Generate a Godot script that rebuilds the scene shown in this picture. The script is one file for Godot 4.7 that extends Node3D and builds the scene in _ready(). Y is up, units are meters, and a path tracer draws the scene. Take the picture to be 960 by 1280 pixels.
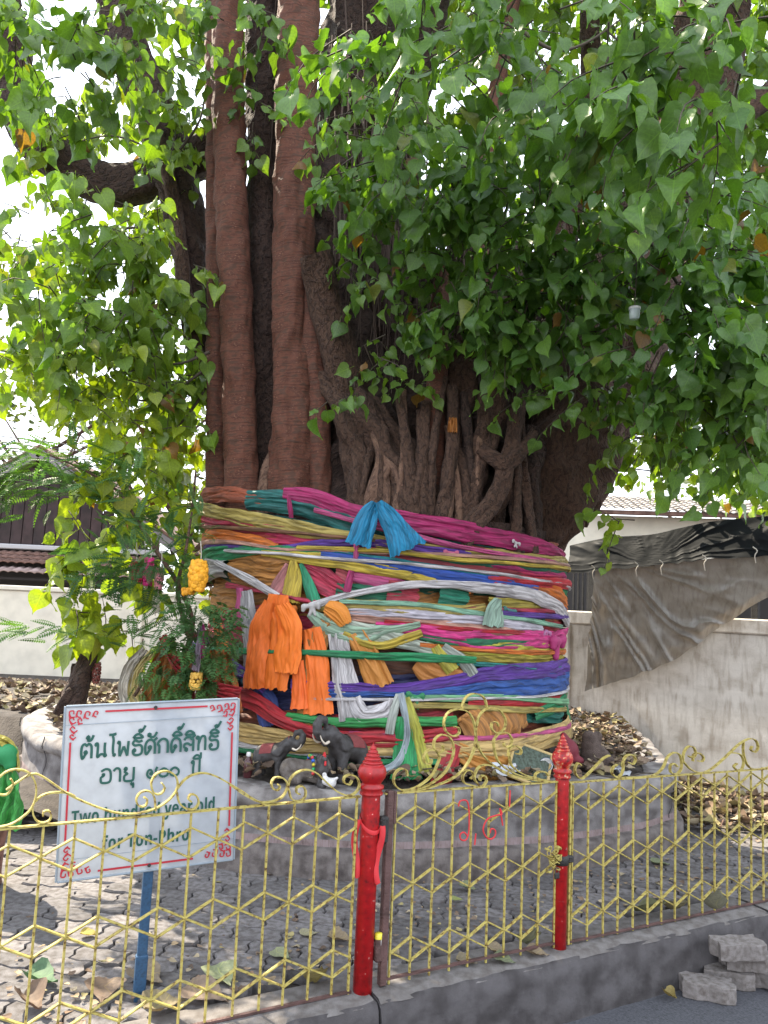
extends Node3D

var rng := RandomNumberGenerator.new()
var eye := Vector3(0, 1.5, 0)
const FU := Vector3(0.8829, 0, -0.4696)      # along the fence
const FN := Vector3(0.4696, 0, 0.8829)       # towards the street
const F0 := Vector3(0, 0, -3.16)
const TRUNK_C := Vector3(0.02, 0, -5.85)
var cam: Camera3D
var used := {}

# ------------------------------------------------------------------ helpers
func numbered(n: String) -> String:
	if not used.has(n):
		used[n] = 0
		return n
	used[n] += 1
	return "%s_%03d" % [n, used[n]]

func tag(o: Node, label: String, category: String, group := "") -> Node:
	o.set_meta("label", label)
	o.set_meta("category", category)
	if group != "":
		o.set_meta("group", group)
	return o

func thing(called: String, label: String, category: String, at := Vector3.ZERO, turn := 0.0, group := "") -> Node3D:
	var o := Node3D.new()
	o.name = numbered(called)
	add_child(o)
	o.position = at
	o.rotation.y = turn
	tag(o, label, category, group)
	return o

func put(called: String, mesh: Mesh, m: Material, parent: Node = null, xf := Transform3D.IDENTITY) -> MeshInstance3D:
	var o := MeshInstance3D.new()
	o.mesh = mesh
	o.material_override = m
	if parent == null:
		o.name = numbered(called)
		add_child(o)
	else:
		o.name = called
		parent.add_child(o, true)
	o.transform = xf
	return o

func structure(o: Node) -> Node:
	o.set_meta("kind", "structure")
	return o

func stuff(o: Node) -> Node:
	o.set_meta("kind", "stuff")
	return o

func new_st() -> SurfaceTool:
	var st := SurfaceTool.new()
	st.begin(Mesh.PRIMITIVE_TRIANGLES)
	return st

func done(st: SurfaceTool) -> ArrayMesh:
	st.generate_normals()
	return st.commit()

func tri(st: SurfaceTool, a: Vector3, b: Vector3, c: Vector3) -> void:
	st.set_uv(Vector2.ZERO)
	st.add_vertex(a); st.add_vertex(b); st.add_vertex(c)

func quad(st: SurfaceTool, a: Vector3, b: Vector3, c: Vector3, d: Vector3) -> void:
	tri(st, a, b, c); tri(st, a, c, d)

var loft_smooth := 0
func loft(st: SurfaceTool, rows: Array, closed := false, us := Vector2(1, 1), cap := false) -> void:
	# rows of points joined into a smooth sheet or tube; UVs in metres along x (across) and y (along)
	var along := 0.0
	var uvs := []
	for i in rows.size():
		if i > 0:
			along += (rows[i][0] as Vector3).distance_to(rows[i - 1][0])
		var u := PackedVector2Array()
		var acr := 0.0
		for j in rows[i].size():
			if j > 0:
				acr += (rows[i][j] as Vector3).distance_to(rows[i][j - 1])
			u.append(Vector2(acr * us.x, along * us.y))
		uvs.append(u)
	st.set_smooth_group(loft_smooth)
	for i in rows.size() - 1:
		var n: int = rows[i].size()
		var last := n if closed else n - 1
		for j in last:
			var k := (j + 1) % n
			var quadp := [rows[i][j], rows[i][k], rows[i + 1][k], rows[i + 1][j]]
			var uk0: Vector2 = uvs[i][k]
			var uk1: Vector2 = uvs[i + 1][k]
			if k == 0:
				uk0 = Vector2(uvs[i][n - 1].x + (rows[i][0] as Vector3).distance_to(rows[i][n - 1]) * us.x, uvs[i][0].y)
				uk1 = Vector2(uvs[i + 1][n - 1].x + (rows[i + 1][0] as Vector3).distance_to(rows[i + 1][n - 1]) * us.x, uvs[i + 1][0].y)
			var quadu := [uvs[i][j], uk0, uk1, uvs[i + 1][j]]
			for q in [0, 1, 2, 0, 2, 3]:
				st.set_uv(quadu[q])
				st.add_vertex(quadp[q])
	if cap and closed:
		for e in [0, rows.size() - 1]:
			var mid := Vector3.ZERO
			for p in rows[e]:
				mid += p
			mid /= rows[e].size()
			st.set_smooth_group(-1)
			for j in rows[e].size():
				var k: int = (j + 1) % rows[e].size()
				st.set_uv(Vector2.ZERO)
				if e == 0:
					tri(st, mid, rows[e][k], rows[e][j])
				else:
					tri(st, mid, rows[e][j], rows[e][k])
			st.set_smooth_group(0)

func spline(pts: Array, step: float) -> PackedVector3Array:
	# Catmull-Rom through the points
	var out := PackedVector3Array()
	for i in pts.size() - 1:
		var p0: Vector3 = pts[maxi(i - 1, 0)]
		var p1: Vector3 = pts[i]
		var p2: Vector3 = pts[i + 1]
		var p3: Vector3 = pts[mini(i + 2, pts.size() - 1)]
		var n := maxi(1, int(ceil(p1.distance_to(p2) / step)))
		for k in n:
			var t := float(k) / n
			out.append(p1.cubic_interpolate(p2, p0, p3, t))
	out.append(pts[pts.size() - 1])
	return out

func tube_rows(pts: PackedVector3Array, radii: PackedFloat32Array, seg: int) -> Array:
	var rows := []
	var side := Vector3.ZERO
	for i in pts.size():
		var t := (pts[mini(i + 1, pts.size() - 1)] - pts[maxi(i - 1, 0)]).normalized()
		if side == Vector3.ZERO:
			side = t.cross(Vector3(0.13, 0.2, 1)).normalized()
		side = (side - t * side.dot(t)).normalized()
		var up := t.cross(side)
		var row := PackedVector3Array()
		for j in seg:
			var a := TAU * j / seg
			row.append(pts[i] + (side * cos(a) + up * sin(a)) * radii[i])
		rows.append(row)
	return rows

func tube(st: SurfaceTool, pts: Array, r0: float, r1: float, seg := 6, step := 0.03) -> void:
	var p := spline(pts, step)
	var radii := PackedFloat32Array()
	for i in p.size():
		radii.append(lerpf(r0, r1, float(i) / maxi(1, p.size() - 1)))
	loft(st, tube_rows(p, radii, seg), true, Vector2.ONE, true)

func lathe(st: SurfaceTool, prof: Array, seg := 24, at := Vector3.ZERO) -> void:
	# prof: Vector2(radius, height) from the foot up
	var rows := []
	for p in prof:
		var row := PackedVector3Array()
		for j in seg:
			var a := TAU * j / seg
			row.append(at + Vector3(cos(a) * p.x, p.y, -sin(a) * p.x))
		rows.append(row)
	loft(st, rows, true)

func box(st: SurfaceTool, size: Vector3, xf := Transform3D.IDENTITY, bev := 0.004) -> void:
	var h := size / 2.0
	bev = minf(bev, minf(h.x, minf(h.y, h.z)) * 0.9)
	st.set_smooth_group(-1)
	var c := func(sx: int, sy: int, sz: int, ax: int) -> Vector3:
		var p := Vector3(sx * (h.x - bev), sy * (h.y - bev), sz * (h.z - bev))
		p[ax] += bev * [sx, sy, sz][ax]
		return xf * p
	for s in [-1, 1]:
		var f := [c.call(s, -1, -1, 0), c.call(s, 1, -1, 0), c.call(s, 1, 1, 0), c.call(s, -1, 1, 0)]
		var g := [c.call(-1, s, -1, 1), c.call(-1, s, 1, 1), c.call(1, s, 1, 1), c.call(1, s, -1, 1)]
		var k := [c.call(-1, -1, s, 2), c.call(1, -1, s, 2), c.call(1, 1, s, 2), c.call(-1, 1, s, 2)]
		for q in [f, g, k]:
			if s > 0:
				quad(st, q[3], q[2], q[1], q[0])
			else:
				quad(st, q[0], q[1], q[2], q[3])
	for s in [-1, 1]:
		for t in [-1, 1]:
			quad(st, c.call(s, t, -1, 0), c.call(s, t, 1, 0), c.call(s, t, 1, 1), c.call(s, t, -1, 1))
			quad(st, c.call(s, -1, t, 0), c.call(s, 1, t, 0), c.call(s, 1, t, 2), c.call(s, -1, t, 2))
			quad(st, c.call(-1, s, t, 1), c.call(1, s, t, 1), c.call(1, s, t, 2), c.call(-1, s, t, 2))
			for w in [-1, 1]:
				tri(st, c.call(s, t, w, 0), c.call(s, t, w, 1), c.call(s, t, w, 2))

func box_mesh(size: Vector3, bev := 0.004) -> ArrayMesh:
	var st := new_st()
	box(st, size, Transform3D.IDENTITY, bev)
	return done(st)

func strip(st: SurfaceTool, pts: PackedVector3Array, thick: float, depth: float, normal: Vector3) -> void:
	# a flat iron bar bent along pts, standing on edge: depth along normal
	var rows := []
	for i in pts.size():
		var t := (pts[mini(i + 1, pts.size() - 1)] - pts[maxi(i - 1, 0)]).normalized()
		var s := t.cross(normal).normalized() * thick / 2.0
		var d := normal * depth / 2.0
		rows.append(PackedVector3Array([pts[i] + s + d, pts[i] - s + d, pts[i] - s - d, pts[i] + s - d]))
	st.set_smooth_group(-1)
	for i in rows.size() - 1:
		for j in 4:
			var k := (j + 1) % 4
			quad(st, rows[i][j], rows[i][k], rows[i + 1][k], rows[i + 1][j])
	quad(st, rows[0][3], rows[0][2], rows[0][1], rows[0][0])
	var e: PackedVector3Array = rows[rows.size() - 1]
	quad(st, e[0], e[1], e[2], e[3])

func nets(st: SurfaceTool, bones: Array, cell: float, k: float) -> void:
	# bones: [a, b, ra, rb]; one smooth skin round them all (surface nets)
	var lo := Vector3(1e9, 1e9, 1e9)
	var hi := -lo
	for b in bones:
		for e in 2:
			var r: float = b[2 + e] + k + cell * 2.0
			lo = lo.min(b[e] - Vector3(r, r, r))
			hi = hi.max(b[e] + Vector3(r, r, r))
	var n := Vector3i(((hi - lo) / cell).ceil()) + Vector3i.ONE
	var f := PackedFloat32Array()
	f.resize(n.x * n.y * n.z)
	f.fill(0.5)
	for b in bones:
		var a: Vector3 = b[0]
		var ab: Vector3 = b[1] - a
		var l2 := maxf(ab.length_squared(), 1e-9)
		var ra: float = b[2]
		var rb: float = b[3]
		var R := maxf(ra, rb) + k + cell * 2.0
		var i0 := Vector3i(((a.min(b[1]) - Vector3(R, R, R) - lo) / cell).floor()).clamp(Vector3i.ZERO, n - Vector3i.ONE)
		var i1 := Vector3i(((a.max(b[1]) + Vector3(R, R, R) - lo) / cell).ceil()).clamp(Vector3i.ZERO, n - Vector3i.ONE)
		for z in range(i0.z, i1.z + 1):
			for y in range(i0.y, i1.y + 1):
				var row := (z * n.y + y) * n.x
				for x in range(i0.x, i1.x + 1):
					var p := lo + Vector3(x, y, z) * cell
					var t := clampf((p - a).dot(ab) / l2, 0.0, 1.0)
					var d := (p - a - ab * t).length() - lerpf(ra, rb, t)
					var g := f[row + x]
					var h := maxf(k - absf(d - g), 0.0) / k
					f[row + x] = minf(d, g) - h * h * k * 0.25
	var idx := PackedInt32Array()
	idx.resize(f.size())
	idx.fill(-1)
	var verts := PackedVector3Array()
	var sx := 1
	var sy := n.x
	var sz := n.x * n.y
	var corner := [0, sx, sy, sx + sy, sz, sx + sz, sy + sz, sx + sy + sz]
	var edges := [[0, 1], [2, 3], [4, 5], [6, 7], [0, 2], [1, 3], [4, 6], [5, 7], [0, 4], [1, 5], [2, 6], [3, 7]]
	for z in n.z - 1:
		for y in n.y - 1:
			for x in n.x - 1:
				var o := x + y * sy + z * sz
				var neg := 0
				for c in corner:
					if f[o + c] < 0.0:
						neg += 1
				if neg == 0 or neg == 8:
					continue
				var sum := Vector3.ZERO
				var cnt := 0
				for e in edges:
					var va := f[o + corner[e[0]]]
					var vb := f[o + corner[e[1]]]
					if (va < 0.0) != (vb < 0.0):
						var t := va / (va - vb)
						var pa := Vector3(e[0] & 1, (e[0] >> 1) & 1, e[0] >> 2)
						var pb := Vector3(e[1] & 1, (e[1] >> 1) & 1, e[1] >> 2)
						sum += pa.lerp(pb, t)
						cnt += 1
				idx[o] = verts.size()
				verts.append(lo + (Vector3(x, y, z) + sum / cnt) * cell)
	st.set_smooth_group(0)
	for z in range(1, n.z - 1):
		for y in range(1, n.y - 1):
			for x in range(1, n.x - 1):
				var o := x + y * sy + z * sz
				var v0 := f[o] < 0.0
				for ax in 3:
					var s: int = [sx, sy, sz][ax]
					if v0 == (f[o + s] < 0.0):
						continue
					var s1: int = [sy, sz, sx][ax]
					var s2: int = [sz, sx, sy][ax]
					var q := [idx[o], idx[o - s1], idx[o - s1 - s2], idx[o - s2]]
					if q.min() < 0:
						continue
					if v0:
						quad(st, verts[q[0]], verts[q[3]], verts[q[2]], verts[q[1]])
					else:
						quad(st, verts[q[0]], verts[q[1]], verts[q[2]], verts[q[3]])

# ------------------------------------------------------------------ materials
func noise(freq: float, s: int, type := FastNoiseLite.TYPE_SIMPLEX_SMOOTH, oct := 4) -> FastNoiseLite:
	var n := FastNoiseLite.new()
	n.noise_type = type
	n.frequency = freq
	n.seed = s
	n.fractal_octaves = oct
	return n

func ramp(stops: Array) -> Gradient:
	var g := Gradient.new()
	var off := PackedFloat32Array()
	var col := PackedColorArray()
	for s in stops:
		off.append(s[0])
		col.append(s[1])
	g.offsets = off
	g.colors = col
	return g

func noise_tex(size: int, n: FastNoiseLite, stops: Array) -> ImageTexture:
	# a seamless noise picture looked up in a colour ramp
	var im := n.get_seamless_image(size, size)
	im.convert(Image.FORMAT_L8)
	var src := im.get_data()
	var g := ramp(stops)
	var lut := []
	for i in 256:
		var c := g.sample(i / 255.0)
		lut.append([int(c.r * 255), int(c.g * 255), int(c.b * 255)])
	var dst := PackedByteArray()
	dst.resize(src.size() * 3)
	for i in src.size():
		var c = lut[src[i]]
		dst[i * 3] = c[0]; dst[i * 3 + 1] = c[1]; dst[i * 3 + 2] = c[2]
	return ImageTexture.create_from_image(Image.create_from_data(size, size, false, Image.FORMAT_RGB8, dst))

func grain(m: StandardMaterial3D, scale: float) -> void:
	m.detail_enabled = true
	m.detail_albedo = tx.grain
	m.detail_blend_mode = BaseMaterial3D.BLEND_MODE_MUL
	m.detail_uv_layer = BaseMaterial3D.DETAIL_UV_2
	m.uv2_triplanar = true
	m.uv2_world_triplanar = true
	m.uv2_scale = Vector3.ONE * scale

func grey(v: float) -> Color:
	return Color(v, v, v)

func lin(r: float, g: float, b: float) -> Color:
	return Color(r, g, b).linear_to_srgb()

func mat(c: Color, rough := 0.8) -> StandardMaterial3D:
	var m := StandardMaterial3D.new()
	m.albedo_color = c
	m.roughness = rough
	return m

func tri_mat(c: Color, rough: float, t: Texture2D, scale: float, bump: Texture2D = null, bump_cm := 0.0, metallic := 0.0) -> StandardMaterial3D:
	var m := mat(c, rough)
	m.albedo_texture = t
	m.uv1_triplanar = true
	m.uv1_world_triplanar = true
	m.uv1_scale = Vector3.ONE * scale
	m.metallic = metallic
	if bump:
		m.heightmap_enabled = true
		m.heightmap_texture = bump
		m.heightmap_scale = bump_cm
	return m

var tx := {}
var M := {}

func make_textures() -> void:
	tx.fine = noise_tex(512, noise(0.05, 3, FastNoiseLite.TYPE_SIMPLEX, 5), [[0.0, grey(0.0)], [1.0, grey(1.0)]])
	tx.speck = noise_tex(512, noise(0.09, 5, FastNoiseLite.TYPE_VALUE_CUBIC, 4), [[0.0, grey(0.55)], [0.35, grey(0.82)], [0.7, grey(0.95)], [1.0, grey(1.0)]])
	tx.stain = noise_tex(512, noise(0.008, 8, FastNoiseLite.TYPE_SIMPLEX_SMOOTH, 6), [[0.0, Color(0.55, 0.5, 0.46)], [0.4, Color(0.8, 0.78, 0.75)], [0.6, Color(0.91, 0.9, 0.88)], [1.0, grey(1.0)]])
	tx.cloth = streak_picture()
	tx.crinkle = noise_tex(256, noise(0.03, 17, FastNoiseLite.TYPE_SIMPLEX, 4), [[0.0, grey(0.0)], [1.0, grey(1.0)]])
	tx.concrete = noise_tex(1024, noise(0.012, 21, FastNoiseLite.TYPE_SIMPLEX_SMOOTH, 7), [[0.0, Color(0.62, 0.58, 0.55)], [0.38, Color(0.80, 0.78, 0.76)], [0.55, Color(0.88, 0.87, 0.86)], [0.75, Color(0.95, 0.94, 0.93)], [1.0, grey(1.0)]])
	tx.paint = noise_tex(512, noise(0.035, 31, FastNoiseLite.TYPE_SIMPLEX_SMOOTH, 6), [[0.0, Color(0.3, 0.17, 0.1)], [0.24, Color(0.42, 0.28, 0.15)], [0.32, Color(0.85, 0.8, 0.66)], [0.6, grey(0.95)], [1.0, grey(1.0)]])
	tx.redpaint = noise_tex(512, noise(0.03, 37, FastNoiseLite.TYPE_SIMPLEX_SMOOTH, 6), [[0.0, Color(0.12, 0.05, 0.05)], [0.14, Color(0.3, 0.06, 0.06)], [0.26, Color(0.52, 0.035, 0.055)], [0.7, Color(0.63, 0.05, 0.07)], [0.84, Color(0.68, 0.12, 0.12)], [0.88, Color(0.8, 0.6, 0.56)], [1.0, Color(0.78, 0.72, 0.7)]])
	tx.plain = noise_tex(512, noise(0.02, 15, FastNoiseLite.TYPE_SIMPLEX_SMOOTH, 6), [[0.0, grey(0.90)], [0.5, grey(0.96)], [1.0, grey(1.0)]])
	tx.grain = noise_tex(512, noise(0.14, 19, FastNoiseLite.TYPE_SIMPLEX, 3), [[0.0, grey(0.45)], [0.3, grey(0.78)], [0.5, grey(0.95)], [1.0, grey(1.0)]])
	tx.grime = noise_tex(512, noise(0.014, 23, FastNoiseLite.TYPE_SIMPLEX_SMOOTH, 7), [[0.0, Color(0.48, 0.45, 0.44)], [0.4, Color(0.74, 0.72, 0.71)], [0.55, Color(0.88, 0.87, 0.86)], [0.75, Color(0.97, 0.96, 0.95)], [1.0, grey(1.0)]])
	tx.wall = wall_picture()
	tx.bark_ring = bark_picture(true)
	tx.bark_rough = bark_picture(false)
	tx.leaf = leaf_picture()

func bark_picture(rings: bool) -> Array:
	# colour and relief of bark: u runs round the trunk, v along it
	var W := 512
	var a := noise(0.02, 41, FastNoiseLite.TYPE_SIMPLEX_SMOOTH, 5).get_seamless_image(W, W)
	var s := noise(0.03, 43, FastNoiseLite.TYPE_SIMPLEX_SMOOTH, 5).get_seamless_image(W, W)
	var fine := noise(0.11, 47, FastNoiseLite.TYPE_SIMPLEX_SMOOTH, 3).get_seamless_image(W, W)
	for im in [a, s, fine]:
		im.convert(Image.FORMAT_L8)
	var str_im: Image = s.duplicate()
	if rings:
		str_im.resize(2048, 512)      # long across: rings round the stem
	else:
		str_im.resize(512, 1024)      # long upwards: furrows
	var A := a.get_data()
	var F := fine.get_data()
	var S := str_im.get_data()
	var sw := str_im.get_width()
	var col := Image.create(W, W, false, Image.FORMAT_RGB8)
	var hgt := Image.create(W, W, false, Image.FORMAT_L8)
	for y in W:
		for x in W:
			var va := A[y * W + x] / 255.0
			var vf := F[y * W + x] / 255.0
			var vs: float
			var h: float
			var c: Color
			if rings:
				vs = S[((y * 2 + int(va * 14.0)) % 512) * sw + x] / 255.0
				var cut := smoothstep(0.36, 0.27, vs)
				h = 0.55 + 0.25 * vs + 0.2 * vf - 0.3 * cut
				c = Color(0.53, 0.345, 0.275).lerp(Color(0.40, 0.265, 0.215), smoothstep(0.3, 0.7, va))
				c = c.lerp(Color(0.28, 0.17, 0.14), cut * 0.42)
				c = c.lerp(Color(0.68, 0.55, 0.48), smoothstep(0.6, 0.74, vf) * smoothstep(0.45, 0.7, va) * 0.7)
				c = c.lerp(Color(0.33, 0.26, 0.22), smoothstep(0.5, 0.25, va) * 0.75)
			else:
				vs = S[(y * 2 % 1024) * sw + (x + int(va * 30.0)) % 512] / 255.0
				var cut2 := smoothstep(0.42, 0.3, vs)
				h = 0.3 + 0.5 * vs + 0.3 * vf - 0.35 * cut2
				c = Color(0.44, 0.34, 0.275).lerp(Color(0.34, 0.25, 0.205), va)
				c = c.lerp(Color(0.24, 0.17, 0.14), cut2 * 0.5)
				c = c.lerp(Color(0.58, 0.5, 0.43), smoothstep(0.6, 0.82, vf) * 0.55)
			col.set_pixel(x, y, c)
			hgt.set_pixel(x, y, grey(clampf(h, 0, 1)))
	return [ImageTexture.create_from_image(col), ImageTexture.create_from_image(hgt)]

func leaf_picture() -> ImageTexture:
	# veins of a leaf: u across (0.5 is the midrib), v from stalk to tip
	var W := 128
	var n := noise(0.06, 53)
	var im := Image.create(W, W, false, Image.FORMAT_RGB8)
	for y in W:
		for x in W:
			var u := absf(x / 127.0 - 0.5) * 2.0
			var v := y / 127.0
			var vein := smoothstep(0.05, 0.015, u)
			var ph := fposmod((v - u * 0.32) * 7.0, 1.0)
			vein = maxf(vein, 0.6 * smoothstep(0.09, 0.02, absf(ph - 0.5)) * smoothstep(0.95, 0.3, u))
			var b := 0.86 + 0.1 * n.get_noise_2d(x, y)
			var c := Color(b, b, b).lerp(Color(1.0, 1.0, 0.86), vein)
			im.set_pixel(x, y, c)
	return ImageTexture.create_from_image(im)

func wall_picture() -> ImageTexture:
	# limewash with rain streaks and mould specks
	var W := 1024
	var a := noise(0.006, 61, FastNoiseLite.TYPE_SIMPLEX_SMOOTH, 6).get_seamless_image(W, W)
	var s := noise(0.03, 67, FastNoiseLite.TYPE_SIMPLEX_SMOOTH, 4).get_seamless_image(W, W / 8)
	var f := noise(0.12, 71, FastNoiseLite.TYPE_SIMPLEX_SMOOTH, 3).get_seamless_image(W, W)
	s.resize(W, W)
	for im in [a, s, f]:
		im.convert(Image.FORMAT_L8)
	var A := a.get_data()
	var S := s.get_data()
	var F := f.get_data()
	var dst := PackedByteArray()
	dst.resize(W * W * 3)
	for i in W * W:
		var va := A[i] / 255.0
		var vs := S[i] / 255.0
		var vf := F[i] / 255.0
		var dirt := smoothstep(0.55, 0.2, va) * 0.35 + smoothstep(0.45, 0.2, vs) * 0.35 + smoothstep(0.3, 0.18, vf) * 0.35
		dirt = clampf(dirt, 0, 1)
		dst[i * 3] = int(lerpf(250, 150, dirt))
		dst[i * 3 + 1] = int(lerpf(249, 138, dirt))
		dst[i * 3 + 2] = int(lerpf(246, 124, dirt))
	return ImageTexture.create_from_image(Image.create_from_data(W, W, false, Image.FORMAT_RGB8, dst))

func streak_picture() -> ImageTexture:
	# threads and pleat lines of stretched cloth: fine across (u), long along (v)
	var im := noise(0.045, 12, FastNoiseLite.TYPE_SIMPLEX_SMOOTH, 4).get_seamless_image(256, 256)
	var soft := noise(0.012, 13, FastNoiseLite.TYPE_SIMPLEX_SMOOTH, 4).get_seamless_image(256, 256)
	im.convert(Image.FORMAT_L8)
	soft.convert(Image.FORMAT_L8)
	im.resize(256, 2048)
	var out := Image.create(256, 256, false, Image.FORMAT_RGB8)
	for y in 256:
		for x in 256:
			var t := im.get_pixel(x, y).r
			var f := soft.get_pixel(x, y).r
			var v := 0.84 + 0.16 * smoothstep(0.25, 0.65, t) - 0.16 * smoothstep(0.5, 0.25, f)
			out.set_pixel(x, y, Color(v, v * 0.985, v * 0.97))
	return ImageTexture.create_from_image(out)

func uv_mat(c: Color, rough: float, pic: Array, scale: Vector3, cm: float) -> StandardMaterial3D:
	var m := mat(c, rough)
	m.albedo_texture = pic[0]
	m.heightmap_enabled = true
	m.heightmap_texture = pic[1]
	m.heightmap_scale = cm
	m.uv1_scale = scale
	return m

func leaf_mat(translucent: float, tint: Color, rough := 0.42) -> StandardMaterial3D:
	var m := mat(Color.WHITE, rough)
	m.albedo_texture = tx.leaf
	m.vertex_color_use_as_albedo = true
	m.backlight_enabled = true
	m.backlight = Color(tint.r * translucent, tint.g * translucent, tint.b * translucent).linear_to_srgb()
	return m

func make_materials() -> void:
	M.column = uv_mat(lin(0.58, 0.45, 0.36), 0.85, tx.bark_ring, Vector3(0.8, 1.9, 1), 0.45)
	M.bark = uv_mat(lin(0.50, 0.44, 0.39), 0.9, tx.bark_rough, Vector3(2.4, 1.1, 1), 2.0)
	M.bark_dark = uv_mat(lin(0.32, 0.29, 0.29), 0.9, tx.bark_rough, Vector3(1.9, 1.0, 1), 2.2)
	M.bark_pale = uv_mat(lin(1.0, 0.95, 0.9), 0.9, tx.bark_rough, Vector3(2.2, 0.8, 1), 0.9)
	M.twig = mat(lin(0.06, 0.045, 0.03), 0.85)
	M.root = mat(lin(0.07, 0.045, 0.035), 0.9)
	M.leaf = leaf_mat(1.0, Color(0.95, 1.0, 0.2), 0.36)
	M.frond = leaf_mat(0.9, Color(0.9, 1.0, 0.3), 0.6)
	M.dry = mat(Color.WHITE, 0.8)
	M.dry.albedo_texture = tx.leaf
	M.dry.vertex_color_use_as_albedo = true
	M.yellow = tri_mat(lin(0.42, 0.35, 0.095), 0.7, tx.paint, 2.3, tx.fine, 0.05)
	M.red = tri_mat(Color.WHITE, 0.45, tx.redpaint, 1.7, tx.fine, 0.04)
	M.brown_iron = tri_mat(lin(0.11, 0.055, 0.05), 0.7, tx.stain, 3.0, tx.fine, 0.2)
	M.black_iron = tri_mat(lin(0.03, 0.028, 0.028), 0.7, tx.stain, 4.0, tx.fine, 0.3)
	M.concrete = tri_mat(lin(0.36, 0.345, 0.34), 0.92, tx.concrete, 0.9, tx.fine, 0.12)
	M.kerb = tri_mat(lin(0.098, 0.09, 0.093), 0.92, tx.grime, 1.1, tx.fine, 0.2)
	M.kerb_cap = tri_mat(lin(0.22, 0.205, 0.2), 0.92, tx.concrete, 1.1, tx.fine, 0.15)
	M.asphalt = tri_mat(lin(0.095, 0.095, 0.108), 0.9, tx.speck, 3.0, tx.fine, 0.12)
	M.soil = tri_mat(lin(0.075, 0.06, 0.05), 0.95, tx.stain, 1.5, tx.fine, 0.6)
	M.wall = tri_mat(lin(0.76, 0.71, 0.65), 0.9, tx.wall, 0.55, tx.fine, 0.05)
	M.wall_clean = tri_mat(lin(0.70, 0.64, 0.53), 0.85, tx.plain, 0.3)
	M.wood = tri_mat(lin(0.13, 0.06, 0.045), 0.8, tx.stain, 0.6)
	M.tile = tri_mat(lin(0.17, 0.09, 0.07), 0.85, tx.stain, 0.9)
	M.tile_grey = tri_mat(lin(0.36, 0.33, 0.31), 0.85, tx.stain, 0.9)
	M.cable = mat(lin(0.02, 0.02, 0.022), 0.6)
	M.blue = tri_mat(lin(0.022, 0.08, 0.17), 0.5, tx.speck, 4.0)
	M.tarp = tri_mat(lin(0.25, 0.235, 0.215), 0.3, tx.wall, 0.8)
	M.tarp.backlight_enabled = true
	M.tarp.backlight = Color(0.5, 0.46, 0.4)
	M.tarp_dark = tri_mat(lin(0.012, 0.013, 0.014), 0.5, tx.plain, 1.2)
	M.tarp_dark.metallic_specular = 0.14
	M.statue = tri_mat(lin(0.085, 0.08, 0.085), 0.6, tx.stain, 6.0, tx.fine, 0.15)
	M.ivory = mat(lin(0.6, 0.52, 0.42), 0.5)
	M.blanket = tri_mat(lin(0.28, 0.06, 0.06), 0.8, tx.speck, 14.0, tx.fine, 0.3)
	M.white = tri_mat(lin(0.72, 0.70, 0.68), 0.5, tx.speck, 5.0)

var cloths := {}
func cloth(c: Color, sheen := 0.15) -> StandardMaterial3D:
	if not cloths.has(c):
		var l := c.srgb_to_linear()
		var m := mat(lin(l.r * 0.78, l.g * 0.78, l.b * 0.78), 0.68)
		m.albedo_texture = tx.cloth
		m.uv1_scale = Vector3(5.0, 1.3, 1)
		m.heightmap_enabled = true
		m.heightmap_texture = tx.crinkle
		m.heightmap_scale = 0.22
		m.rim_enabled = true
		m.rim = sheen
		m.rim_tint = 0.6
		if sheen < 0.1:
			m.albedo_texture = tx.plain
			m.heightmap_enabled = false
			m.albedo_color = c
		cloths[c] = m
	return cloths[c]

# ------------------------------------------------------------------ camera, sky, sun
func make_view() -> void:
	cam = Camera3D.new()
	cam.name = "camera"
	cam.fov = 67.3
	cam.near = 0.05
	cam.far = 400.0
	add_child(cam)
	cam.position = eye
	cam.rotation = Vector3(deg_to_rad(6.6), 0, deg_to_rad(2.6))
	cam.current = true
	var env := Environment.new()
	env.background_mode = Environment.BG_SKY
	var sky := Sky.new()
	var sm := ProceduralSkyMaterial.new()
	sm.sky_top_color = Color(0.90, 0.94, 1.0)
	sm.sky_horizon_color = Color(0.97, 0.98, 1.0)
	sm.sky_curve = 0.2
	sm.ground_bottom_color = Color(0.5, 0.48, 0.46)
	sm.ground_horizon_color = Color(0.9, 0.9, 0.9)
	sm.sky_energy_multiplier = 1.0
	sky.sky_material = sm
	env.sky = sky
	env.tonemap_mode = Environment.TONE_MAPPER_LINEAR
	env.tonemap_exposure = 3.35
	env.sdfgi_enabled = true
	env.ssao_enabled = true
	env.ssil_enabled = true
	var we := WorldEnvironment.new()
	we.name = "world_environment"
	we.environment = env
	add_child(we)
	var sun := DirectionalLight3D.new()
	sun.name = "sun"
	sun.light_color = Color(1.0, 0.95, 0.86)
	sun.light_energy = 1.6
	sun.light_angular_distance = 0.5
	sun.shadow_enabled = true
	add_child(sun)
	sun.look_at_from_position(Vector3(-5.2, 7.4, -4.6), Vector3.ZERO)

# ------------------------------------------------------------------ setting
func in_poly(p: Vector2, poly: PackedVector2Array) -> bool:
	return Geometry2D.is_point_in_polygon(p, poly)

var planter_plan := PackedVector2Array()

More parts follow.
